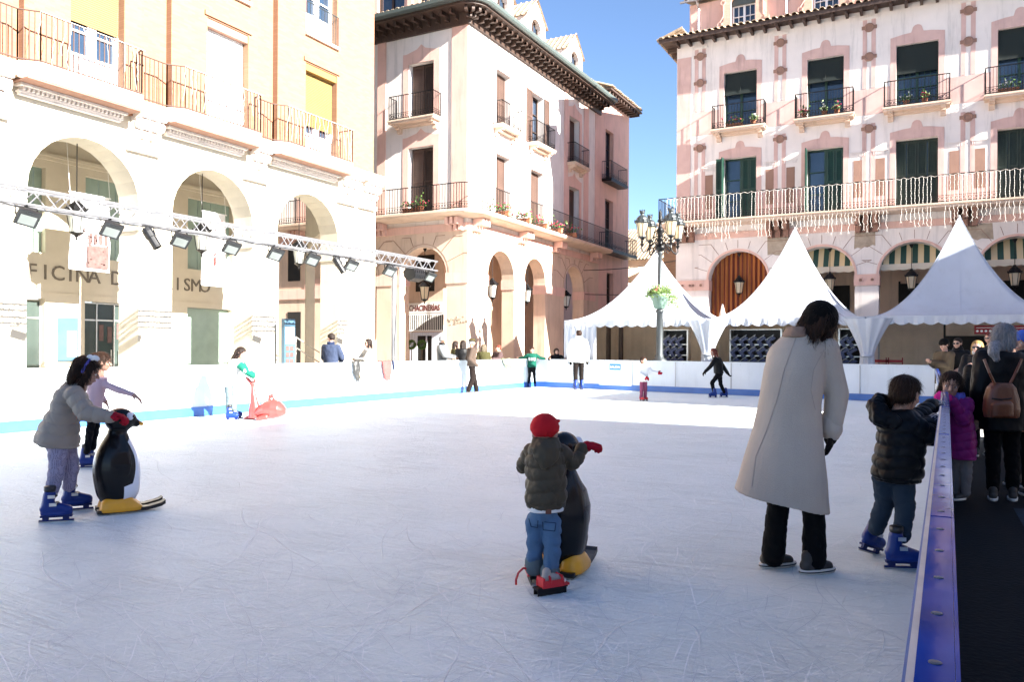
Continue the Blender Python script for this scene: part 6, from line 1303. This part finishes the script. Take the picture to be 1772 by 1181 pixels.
# ---------------------------------------------------------------- penguins
def spl(prof):
    pp = []
    for i in range(len(prof) - 1):
        g = [prof[max(0, i - 1)], prof[i], prof[i + 1], prof[min(len(prof) - 1, i + 2)]]
        for q in range(5):
            t = q / 5; pp.append(tuple(.5 * (2 * g[1][c] + (g[2][c] - g[0][c]) * t + (2 * g[0][c] - 5 * g[1][c] + 4 * g[2][c] - g[3][c]) * t * t + (3 * g[1][c] - g[0][c] - 3 * g[2][c] + g[3][c]) * t ** 3) for c in range(4)))
    return pp + [prof[-1]]
def penguin(base, face, label):
    a = math.radians(face); f = RV * math.sin(a) - FV * math.cos(a); s = f.cross(UP); o = empty('penguin_skating_aid', base, label, 'skating aid', 'penguin skating aids'); V = lambda x, y, z: s * x + f * y + UP * z
    b = Blob(); prof = [(.075, .10, .12, .0), (.11, .125, .135, .0), (.16, .147, .16, .0), (.26, .165, .176, -.005), (.36, .172, .18, -.01), (.46, .162, .168, -.012), (.54, .14, .14, -.012), (.61, .105, .105, -.01), (.66, .08, .08, -.005), (.69, .075, .078, 0)]; prof = spl(prof)
    b.loft([(V(0, y, z), s * w, f * d) for z, w, d, y in prof], 36); b.ball(V(0, .015, .775), (.105, .118, .105), f, UP, 14); b.cone(V(0, .08, .775), .07, V(0, .14, .745), .035); bd = b.build('body', 'penguin_black', o, .007, 3)
    m = MB(); n = 18; vs = []   # white belly with a sharp flipper-shaped border
    zs = [.10 + .56 * i / 26 for i in range(27)]
    for z in zs:
        i = max(j for j in range(len(prof) - 1) if prof[j][0] <= z + 1e-6); z0, w0, d0_, y0 = prof[i]; z1, w1, d1, y1_ = prof[i + 1]; t = (z - z0) / (z1 - z0); w_ = w0 + (w1 - w0) * t + .004; d_ = d0_ + (d1 - d0_) * t + .004; y_ = y0 + (y1_ - y0) * t
        am = 1.35 if z < .24 else (.95 - .25 * math.sin((z - .24) / .42 * math.pi)) if z < .6 else .7 * (.68 - z) / .08
        am *= min(1, 1)
        for k in range(n + 1): an = -am + 2 * am * k / n; vs.append(V(w_ * math.sin(an), y_ + d_ * math.cos(an), z))
    m.add(vs, [(j * (n + 1) + i, j * (n + 1) + i + 1, (j + 1) * (n + 1) + i + 1, (j + 1) * (n + 1) + i) for j in range(len(zs) - 1) for i in range(n)]); m.build('belly', 'penguin_white', o, True)
    for k in (-1, 1):
        b = Blob(); b.loft([(V(k * .085, .0, .60), s * .022, f * .03), (V(k * .128, .01, .52), s * .022, f * .07), (V(k * .150, .015, .42), s * .022, f * .08), (V(k * .152, .015, .33), s * .018, f * .065), (V(k * .148, .01, .27), s * .014, f * .035)]); b.build('flipper', 'penguin_black', o, .006, 3)
        b = Blob(); b.ball(V(k * .075, .085, .81), (.028, .03, .034), f + s * k * .8); e = b.mb.build('eye', 'penguin_white', o, True); b = Blob(); b.ball(V(k * .088, .104, .81), (.012, .014, .014), f); b.mb.build('pupil', 'penguin_black', e, True)
        b = Blob(); b.loft([(V(k * .085, .02, .02), s * .075, f * .16), (V(k * .085, .02, .05), s * .078, f * .165), (V(k * .08, .0, .10), s * .07, f * .13), (V(k * .07, -.0, .135), s * .055, f * .10)], 28, .7); b.build('foot', 'penguin_yellow', o, .006, 2)
        m = MB(); m.tube([V(k * .085 + 0, y, z) for y, z in ((-.15, .018), (.2, .018), (.26, .024), (.31, .042), (.345, .065))], .001, 3); vs = []
        for y, z in ((-.16, .012), (.1, .012), (.22, .014), (.28, .026), (.33, .038), (.36, .056)):
            for x in (-.045, .045):
                for dz in (0, .03): vs.append(V(k * .085 + x, y, z + dz))
        fs = []
        for j in range(5): q = 4 * j; fs += [(q, q + 4, q + 6, q + 2), (q + 1, q + 3, q + 7, q + 5), (q, q + 1, q + 5, q + 4), (q + 2, q + 6, q + 7, q + 3)]
        m = MB(); m.add(vs, fs + [(0, 2, 3, 1), (20, 21, 23, 22)]); m.build('ski', 'black_plastic', o)
    b = Blob(); b.cone(V(0, .135, .755), .030, V(0, .185, .735), .016); b.build('beak', 'penguin_yellow', o, .005, 2)
    b = Blob()
    for k in (-1, 1): b.chain((V(k * .10, -.02, .79), .016), (V(k * .15, -.03, .79), .015))
    b.mb.build('handle', 'penguin_black', o, True); return o
penguin(onz(203, 886), 122, 'penguin skating aid with white belly, held by the child in the grey coat')
penguin(onz(972, 990), 158, 'penguin skating aid seen from behind, held by the toddler in the red hat')
# ---------------------------------------------------------------- girl in the grey puffer coat
base, d0, L = frame(105, 898)
J = dict(head=L(149, 643, .0), f=(RV * .88 + FV * .5 - UP * .32).normalized(), u=(UP + RV * .3), neck=L(137, 672), chest=L(122, 705), pelvis=L(103, 770), sL=L(131, 683, .10), sR=L(129, 684, -.12), eL=L(150, 715, .10), eR=L(147, 716, -.14), hL=L(192, 722, .08), hR=L(190, 722, -.11),
         pL=L(116, 775, .07), pR=L(101, 778, -.07), kL=L(123, 812, .08), kR=L(98, 815, -.07), aL=L(119, 843, .08), aR=L(89, 855, -.07), gL=onz(127, 885) - base, gR=onz(91, 905) - base, tL=RV * .9 + FV * .45, tR=RV * .93 + FV * .3, side=FV * -1, hdR=(RV * .9 + UP * .1), hdL=RV, hnR=(UP + RV * .2), hnL=UP)
rg = lambda py, xl, xr, ry, t=0: ring(py, xl, xr, ry, 0, RV, FV, L, t)
R_ = [rg(661, 117, 148, .09), rg(674, 103, 146, .14), rg(691, 94, 142, .155), rg(705, 90, 137, .15), rg(725, 79, 134, .165), rg(745, 69, 133, .185), rg(762, 62, 134, .19), rg(770, 66, 134, .18, -.03)]
gi = person(base, 1.34, J, dict(child=True, hs=.225, hair=('bob', 'hair_brown'), jacket='puffer_grey', rings=R_, thick=.02, arm=.043, quilt=.085, qa=.014, fold=.007, trousers='legging_pattern', leg=(.056, .047, .036), feet='skate_blue', fl=.225, vox=.008, gloves='fleece_red', curl=.8), 'child in a grey quilted coat with a white bow pushing a penguin on the left')
b = Blob(); b.ball(L(160, 621, -.05), (.018, .016, .018)); b.ball(L(166, 620, -.06), (.035, .012, .022), FV, UP + RV * .5); b.ball(L(155, 619, -.04), (.030, .012, .024), FV, UP - RV * .5); b.build('bow', 'white_cloth', gi, .006, 1)
b = Blob()
for k in range(12): t = math.pi * k / 12; t2 = math.pi * (k + 1) / 12; q = lambda t: J['head'] + (FV * math.cos(t) * .092 + (UP * .93 + RV * .35) * math.sin(t) * .118) + RV * .02; b.cone(q(t), .011, q(t2), .011, 6)
b.mb.build('headband', 'scarf_blue', gi, True)
# girl in pink behind her
base, d0, L = frame(152, 812)
J = dict(head=L(177, 627, .0), f=(RV * .85 + FV * .45 - UP * .1).normalized(), neck=L(172, 652), chest=L(169, 668), pelvis=L(162, 695), sL=L(168, 660, .1), sR=L(176, 663, -.06), eL=L(172, 680, .2), eR=L(203, 675, -.08), hL=L(180, 692, .25), hR=L(229, 683, -.06), pL=L(160, 697, .06), pR=L(163, 698, -.03), kL=L(166, 736, .1), kR=L(157, 738, -.03), aL=L(160, 775, .12), aR=L(150, 782, -.02), gR=onz(151, 811) - base, gL=onz(160, 807) - base, tL=RV + FV * .4, tR=RV * .9 + FV * .3, side=(RV * .5 - FV * .85), hdR=(RV * .8 - UP * .5), hnR=UP)
person(base, 1.32, J, dict(child=True, hs=.21, hair=('bun', 'hair_brown'), jacket='knit_pink', jname='sweater', hem=.50, thick=.004, arm=.028, trousers='legging_black', leg=(.05, .036, .028), feet='skate_blue', fl=.215, vox=.009, curl=.3), 'child in a pink top with outstretched arm skating behind the child in the grey coat')
# girl with the white vest pushing the red whale
base, d0, L = frame(400, 727)
J = dict(head=L(417, 612, .0), f=(RV * .9 - FV * .1 - UP * .4).normalized(), u=(UP + RV * .5), neck=L(411, 622), chest=L(405, 636), pelvis=L(396, 660), sL=L(413, 626, .14), sR=L(411, 628, -.12), eL=L(425, 641, .14), eR=L(425, 642, -.14), hL=L(438, 649, .06), hR=L(437, 651, -.08), pL=L(398, 663, .07), pR=L(394, 663, -.07), kL=L(402, 686, .08), kR=L(396, 686, -.08), aL=L(404, 707, .08), aR=L(396, 709, -.08), gL=onz(406, 725) - base, gR=onz(399, 728) - base, tL=RV + FV * .35, tR=RV * .98 + FV * .2, side=FV * -1)
vg = person(base, 1.36, J, dict(child=True, hs=.22, hair=('long', 'hair_dark'), jacket='white_cloth', jname='vest', hem=.47, thick=.035, arm=.036, sleeve='green_sleeve', trousers='light_jeans', leg=(.06, .048, .046), feet='skate_blue', fl=.23, vox=.012), 'child in a white vest with green sleeves leaning on a red whale skating aid')
base = onz(462, 727); d0 = base.dot(FV); L = lambda x, y, o=0.: P(x, y, d0 + o) - base; wh = empty('whale_skating_aid', base, 'red plastic whale skating aid pushed by the child with green sleeves', 'skating aid')
b = Blob(); b.loft([(L(444 - 5, 716), FV * .10, RV * .02), (L(450, 712), FV * .17, UP * .12), (L(460, 709), FV * .21, UP * .17), (L(472, 708), FV * .22, UP * .19), (L(484, 709), FV * .19, UP * .16), (L(491, 711), FV * .12, UP * .10), (L(495, 712), FV * .05, UP * .05)])
b.loft([(L(441, 724), FV * .13, RV * .13), (L(441, 712), FV * .11, RV * .12), (L(440, 695), FV * .07, RV * .075), (L(438, 678), FV * .045, RV * .045), (L(437, 666), FV * .035, RV * .035)]); b.ball(L(436, 664), (.06, .05, .04)); b.build('body', 'whale_red', wh, .012, 3)
for k in (-1, 1): b = Blob(); b.loft([(L(436, 664), UP * .04, FV * .03), (L(436 + k * 5, 659, -k * .02), UP * .05, FV * .03), (L(435 + k * 9, 655, -k * .03), UP * .035, FV * .025), (L(435 + k * 11, 652, -k * .03), UP * .012, FV * .015)]); b.build('tail_fluke', 'whale_red', wh, .008, 2)
for x, o in ((428, .1), (450, -.18)): b = Blob(); b.chain((L(x + 10, 722, o), .05), (L(x, 724, o), .045), (L(x - 4, 726, o), .035)); b.build('fin', 'whale_red', wh, .01, 2)
b = Blob(); b.chain((L(466, 692), .03), (L(467, 686), .035), (L(470, 684), .02)); b.cone(L(475, 692), .03, L(472, 685), .03); b.build('dorsal_handle', 'whale_red', wh, .008, 2)
# ---------------------------------------------------------------- people on the far ice
def fig(px, py, ytop, face, S, label, group=None, hs=.225, **ov):
    base = onz(px, py); d = base.dot(FV); h = onh(px, ytop, d); S.setdefault('vox', .014); S['hs'] = hs; S.setdefault('sdet', False); return person(base, h, stand(h, face, hs, **ov), S, label, group)
fig(816, 681.5, 587, 100, dict(hat=('brim', 'hat_olive'), hair=('short', 'hair_grey'), jacket='sweater_brown', jname='sweater', hem=.50, thick=.025, arm=.036, trousers='trouser_brown', leg=(.062, .05, .045), feet='shoe', skin='tan'), 'man in an olive hat and brown sweater standing on the ice by the left barrier', eL=(.15, -.06, .64), hL=(.11, .08, .52), eR=(-.15, -.06, .64), hR=(-.11, .08, .52), kL=(.05, .05, .28), aL=(.07, .10, .07), aR=(-.05, -.06, .07))
g1 = fig(920, 671, 601, 5, dict(child=True, hair=('kid', 'hair_brown'), jacket='sweat_green', jname='sweatshirt', hem=.50, arm=.034, trousers='legging_black', leg=(.052, .04, .032), feet='skate_blue'), 'boy in a green sweatshirt leaning back with both arms along the far barrier corner', hs=.22, eL=(.21, -.05, .73), hL=(.32, -.1, .715), eR=(-.21, -.05, .73), hR=(-.30, -.1, .715), fz=-.2, kL=(.06, .01, .28), aL=(.08, .0, .1), aR=(-.08, 0, .1))
m = MB(); b_ = g1.location; f = -FV; 
for k in range(3): m.obox(Vector((RV * (-.09 + .09 * k))) + f * .155 + UP * 1.03, RV * .03, f * .004, UP * .05)
m.build('chest_print', 'white', g1)
fig(1001, 675, 572, 195, dict(hair=('kid', 'hair_brown'), jacket='sweat_white', jname='hoodie', hem=.46, thick=.04, arm=.036, hooddown=True, trousers='glove_dark', leg=(.052, .040, .034), feet='skate_blue', gloves='glove_dark', collar=True), 'tall skater in a white hoodie and grey trousers facing the tents', hs=.25, eL=(.16, .02, .65), hL=(.13, .06, .5), eR=(-.16, .02, .66), hR=(-.15, .0, .50))
fig(1113, 694.5, 618, 30, dict(child=True, hair=('kid', 'hair_brown'), jacket='white_cloth', hem=.44, thick=.03, arm=.038, scarf='scarf_multi', trousers='pink_trouser', leg=(.054, .044, .038), feet='skate_red', gloves='fleece_red', vox=.012), 'small child in a white jacket and pink trousers skating in front of the exit gate', hs=.215, eL=(.17, .05, .66), hL=(.28, .14, .64), eR=(-.15, .04, .63), hR=(-.07, .13, .56))
base, d0, L = frame(1241, 688.5)
J = dict(head=L(1234, 610), f=(-RV * .9 - FV * .3 - UP * .15).normalized(), u=(UP - RV * .25), neck=L(1240, 619), chest=L(1242, 630), pelvis=L(1244, 648), sL=L(1238, 622, -.12), sR=L(1243, 622, .12), eL=L(1230, 634, -.2), eR=L(1252, 636, .2), hL=L(1221, 643, -.22), hR=L(1259, 646, .2), pL=L(1242, 650, -.06), pR=L(1245, 650, .06), kL=L(1232, 663, -.08), kR=L(1247, 666, .08), aL=L(1235, 678, -.06), aR=L(1253, 679, .08), gL=onz(1235, 689) - base, gR=onz(1254, 688) - base, tL=-RV, tR=-RV, side=FV * -1)
person(base, 1.55, J, dict(hs=.22, hair=('long', 'hair_red'), jacket='puffer_dark', hem=.46, thick=.025, arm=.032, trousers='legging_black', leg=(.05, .038, .03), feet='skate_blue', fl=.24, vox=.013, gloves='glove_dark', sdet=False), 'skater in black with long auburn hair gliding left before the middle tent')
# ---------------------------------------------------------------- people behind the left and far barriers
def crowd(px, ytop, face, S, label, x=-13.55, y=None, hs=.23, **ov):
    p = onx(px, ytop, x) if y is None else ony(px, ytop, y); h = p.z; S.setdefault('vox', .014); S['hs'] = hs; S.setdefault('feet', 'shoe'); S.setdefault('trousers', 'trouser_black'); return person(Vector((p.x, p.y, 0)), h, stand(h, face, hs, **ov), S, label)
crowd(573, 578, 160, dict(hair=('short', 'hair_dark'), jacket='denim_jacket', thick=.03, arm=.036, hem=.5, scarf='hood_navy', fold=.012), 'man in a blue denim jacket with bowed head behind the left barrier', fdeg=230, fz=-.5, eL=(.15, .05, .65), hL=(.07, .16, .6), eR=(-.15, .05, .65), hR=(-.07, .16, .6))
crowd(637, 587, 300, dict(hair=('long', 'hair_dark'), jacket='knit_white', jname='sweater', thick=.02, glasses=True), 'long haired woman in sunglasses and a pale sweater leaning on the left barrier', eL=(.13, .1, .66), hL=(-.05, .2, .66), eR=(-.14, .1, .66), hR=(-.1, .22, .70))
crowd(766, 582, 75, dict(hair=('short', 'hair_grey'), jacket='jacket_silver', thick=.035, skin='tan', scarf='puffer_dark'), 'grey haired man in a silver grey jacket behind the left barrier near the shop', eL=(.14, .05, .66), hL=(.1, .2, .63), eR=(-.14, .08, .65), hR=(-.1, .2, .63))
crowd(789, 591, 120, dict(hair=('long', 'hair_dark'), jacket='olive_knit', thick=.03), 'dark haired person in an olive coat half hidden behind the one in black', x=-14.1)
crowd(801, 590, 200, dict(hair=('long', 'hair_dark'), jacket='puffer_dark', thick=.04), 'person with long black hair and coat just left of the man in the olive hat')
crowd(837, 597, 190, dict(hair=('bob', 'hair_ash'), jacket='olive_knit', thick=.03, scarf='fur'), 'ash blonde woman with a cream fur collar right of the man in the olive hat')
crowd(862, 598, 300, dict(hair=('kid', 'hair_red'), jacket='coat_mauve', thick=.04, scarf='fur', arm=.04), 'woman with short red hair in a mauve coat leaning on the left barrier corner', eL=(.14, .06, .68), hL=(.12, .2, .68), eR=(-.14, .08, .68), hR=(-.12, .2, .68))
crowd(963, 604, 10, dict(child=True, hair=('kid', 'hair_dark'), hat=('hood', 'puffer_dark'), jacket='puffer_dark', thick=.03), 'child in a dark hood peeking over the far barrier beside the white sheet', y=26.1, hs=.22, eL=(.2, .04, .74), hL=(.2, .12, .74), eR=(-.2, .04, .74), hR=(-.2, .12, .74))
# ---------------------------------------------------------------- spectators at the right
def spec(px, ytop, dep, face, S, label, hs=.23, **ov):
    q = P(px, ytop, dep); h = q.z; S.setdefault('vox', .011); S['hs'] = hs; S.setdefault('feet', 'shoe'); S.setdefault('trousers', 'trouser_black'); return person(Vector((q.x, q.y, 0)), h, stand(h, face, hs, **ov), S, label)
o = spec(1634, 588, 17, 285, dict(hat=('beanie', 'beanie_black'), hair=('short', 'hair_dark'), jacket='khaki', thick=.035, hem=.42, jname='coat', arm=.036), 'person in a black beanie and khaki coat looking at a phone beyond the near barrier', fz=-.4, eL=(.10, .04, .66), hL=(.03, .2, .70), eR=(-.12, .04, .66), hR=(-.03, .2, .70))
m = MB(); q = Vector(o.location) ; f_ = (RV * math.sin(math.radians(285)) - FV * math.cos(math.radians(285))); c = q + f_ * .36 + UP * (1.64 * .725); m.obox(c, f_ * .035, FV * .04, UP * .01 + f_ * .0); ph = m.build('mobile_phone', 'black_plastic'); tag(ph, 'dark phone held by the person in the black beanie', 'phone')
spec(1657, 586, 17.6, 320, dict(hair=('short', 'hair_dark'), jacket='puffer_dark', thick=.03, glasses=True, skin='pale', collar=True), 'man with short dark hair, sunglasses and black jacket beside the person on the phone', fdeg=305, eL=(.15, .05, .65), hL=(.06, .14, .6), eR=(-.15, .04, .65), hR=(-.05, .15, .58))
spec(1691, 590.5, 14.5, 330, dict(hair=('long', 'hair_blonde'), jacket='puffer_black', thick=.03, glasses=True, skin='pale', scarf='knit_white'), 'blonde woman in sunglasses and black coat in the sun among the spectators', fdeg=315, hs=.24, eL=(.14, .05, .65), hL=(.0, .16, .7), eR=(-.15, .04, .65), hR=(-.1, .1, .55))
spec(1712, 577, 17.8, 300, dict(hair=('short', 'hair_red'), jacket='puffer_dark', thick=.02, glasses=True, skin='light'), 'man in sunglasses mostly hidden behind the blonde woman and the grey ponytail', fdeg=285)
gp = spec(1737, 562, 7.4, 178, dict(hair=('pony', 'hair_grey'), jacket='puffer_black', jname='coat', thick=.045, hem=.40, arm=.04, vox=.009, fold=.012), 'person with a grey ponytail and black coat carrying a brown backpack', hs=.245, fdeg=150)
gl = Vector(gp.location); hh = gp.dimensions.z; q0 = P(1722, 600, 7.15) - gl
b = Blob(); b.chain((P(1722, 598, 7.2) - gl, .05), (P(1719, 610, 7.15) - gl, .045), (P(1724, 621, 7.15) - gl, .03)); b.build('ponytail', 'hair_grey', gp, .008, 2, hairy=.006, fold=.006, fs=22)
d1 = 7.12; c = P(1733, 700, d1); bp_ = Blob(); X = lambda px, py, o=0.: P(px, py, d1 + o) - c
bp_.loft([(X(1733, 723, 0), RV * .145, FV * .075), (X(1733, 710, 0), RV * .155, FV * .085), (X(1733, 690), RV * .15, FV * .08), (X(1733, 672), RV * .125, FV * .07), (X(1733, 663), RV * .08, FV * .055)], 32, .7); o = bp_.build('backpack', 'leather', None, .008, 2, fold=.004); o.location = c; tag(o, 'brown leather backpack on the back of the person with the grey ponytail', 'backpack')
m = MB()
for xa, xb in ((1703, 1721), (1768, 1748)): m.tube([X(xa, 622, -.02), X((xa + xb) / 2, 645, -.05), X(xb, 664, -.04)], .012, 6)
m.build('strap', 'leather', o); m = MB(); m.tube([X(1716, 690, -.095), X(1733, 692, -.105), X(1750, 690, -.095)], .006, 5); m.build('zip', 'iron', o)
b = Blob(); b.loft([(X(1733, 722, -.05), RV * .10, FV * .05), (X(1733, 700, -.055), RV * .10, FV * .05), (X(1733, 694, -.05), RV * .08, FV * .04)], 24, .7); b.build('front_pocket', 'leather', o, .008, 2)
spec(1771, 575, 8.2, 290, dict(child=True, hat=('beanie', 'blue_knit'), hair=('short', 'hair_red'), jacket='puffer_dark', thick=.03, skin='light', vox=.01), 'child in a blue knitted hat at the right edge of the photo', hs=.22, fdeg=285)
spec(1796, 585, 7.6, 175, dict(hair=('long', 'hair_dark'), jacket='puffer_black', thick=.04, hem=.40, vox=.011), 'person in black cut off by the right edge of the photo', hs=.23)
spec(1700, 603, 10.5, 170, dict(hair=('short', 'hair_dark'), jacket='puffer_dark', thick=.04, hem=.42), 'person in dark clothes between the magenta girl and the brown backpack', hs=.23)
spec(1752, 590, 12.5, 300, dict(hair=('short', 'hair_brown'), jacket='puffer_dark', thick=.03), 'dark dressed spectator behind the grey ponytail', hs=.23)
base = onz(1663, 866); d0 = base.dot(FV); base = Vector((base.x, base.y, 0)); L = lambda x, y, o=0.: P(x, y, d0 + o) - base
J = dict(head=L(1645, 667, -.02), f=(-FV * .85 - RV * .45 - UP * .15).normalized(), u=(UP + RV * .15), neck=L(1656, 692), chest=L(1662, 715), pelvis=L(1666, 775), sL=L(1672, 700, -.06), sR=L(1652, 700, .08), eL=L(1668, 728, -.12), eR=L(1648, 722, .10), hL=L(1646, 692, -.14), hR=L(1640, 704, .02), pL=L(1672, 785), pR=L(1658, 785, .05), kL=L(1672, 822, -.02), kR=L(1656, 820, .08), aL=L(1671, 855), aR=L(1655, 852, .1), side=(RV * .88 - FV * .4), gL=Vector((0, 0, 0)), gR=Vector((-.12, .1, 0)), tL=(-RV - FV * .5), tR=(-RV - FV * .3), hdL=(-RV * .8 + UP * .3), hnL=-FV)
rg = lambda py, xl, xr, ry, t=0: ring(py, xl, xr, ry, 0, RV, FV, L, t)
R_ = [rg(688, 1648, 1668, .08), rg(698, 1642, 1678, .11), rg(730, 1642, 1683, .13), rg(765, 1642, 1687, .14), rg(795, 1644, 1686, .14)]
mg = person(base, 1.22, J, dict(child=True, hs=.235, hair=('parted', 'hair_brown'), jacket='puffer_magenta', rings=R_, thick=.02, arm=.042, quilt=.08, qa=.012, trousers='grey_tights', leg=(.05, .042, .034), feet='shoe', fl=.18, vox=.008, gloves='magenta_knit', curl=.9, scarf='scarf_blue'), 'girl in a magenta puffer coat resting her chin on her glove at the near barrier')
# ---------------------------------------------------------------- bags and clothes on the barrier
def drape(px0, px1, py1, mt, label, cat, name, extra=None):
    a = onx(px0, 632, -12.96); b = onx(px1, 632, -12.96); c = onx((px0 + px1) / 2, py1, -12.9); o = empty(name, (-13.0, (a.y + b.y) / 2, 1.03), label, cat); w_ = (b.y - a.y) / 2; z1 = c.z - 1.03; bl = Blob()
    bl.loft([(Vector((-.06, 0, .02)), Vector((0, w_, 0)), Vector((.04, 0, .02))), (Vector((.05, 0, .0)), Vector((0, w_, 0)), Vector((.04, 0, .03)))]); bl.loft([(Vector((.06, 0, .02)), Vector((0, w_, 0)), Vector((.03, 0, 0))), (Vector((.075, .02, z1 * .5)), Vector((0, w_ * .85, 0)), Vector((.045, 0, 0))), (Vector((.07, .05, z1)), Vector((0, w_ * .5, 0)), Vector((.03, 0, 0)))])
    bl.build('fabric', mt, o, .012, 2, fold=.03, fs=9); return o
o = drape(610, 621, 661, 'bag_black', 'black and cream bag hanging over the left barrier beside the woman in sunglasses', 'bag', 'shoulder_bag'); b = Blob(); b.cone(Vector((.09, .1, -.28)), .05, Vector((.09, .16, -.42)), .04); b.build('cream_pouch', 'fur', o, .01, 1)
o = drape(660, 676, 659, 'pink_cloth', 'coral pink jacket with navy edge draped over the left barrier', 'jacket', 'draped_jacket'); b = Blob(); b.cone(Vector((.10, .22, 0)), .035, Vector((.11, .25, -.2)), .03); b.build('navy_edge', 'hood_navy', o, .01, 1)
o = drape(868, 888, 637, 'bag_olive', 'pale green bag hanging over the barrier below the woman in the mauve coat', 'bag', 'shoulder_bag')
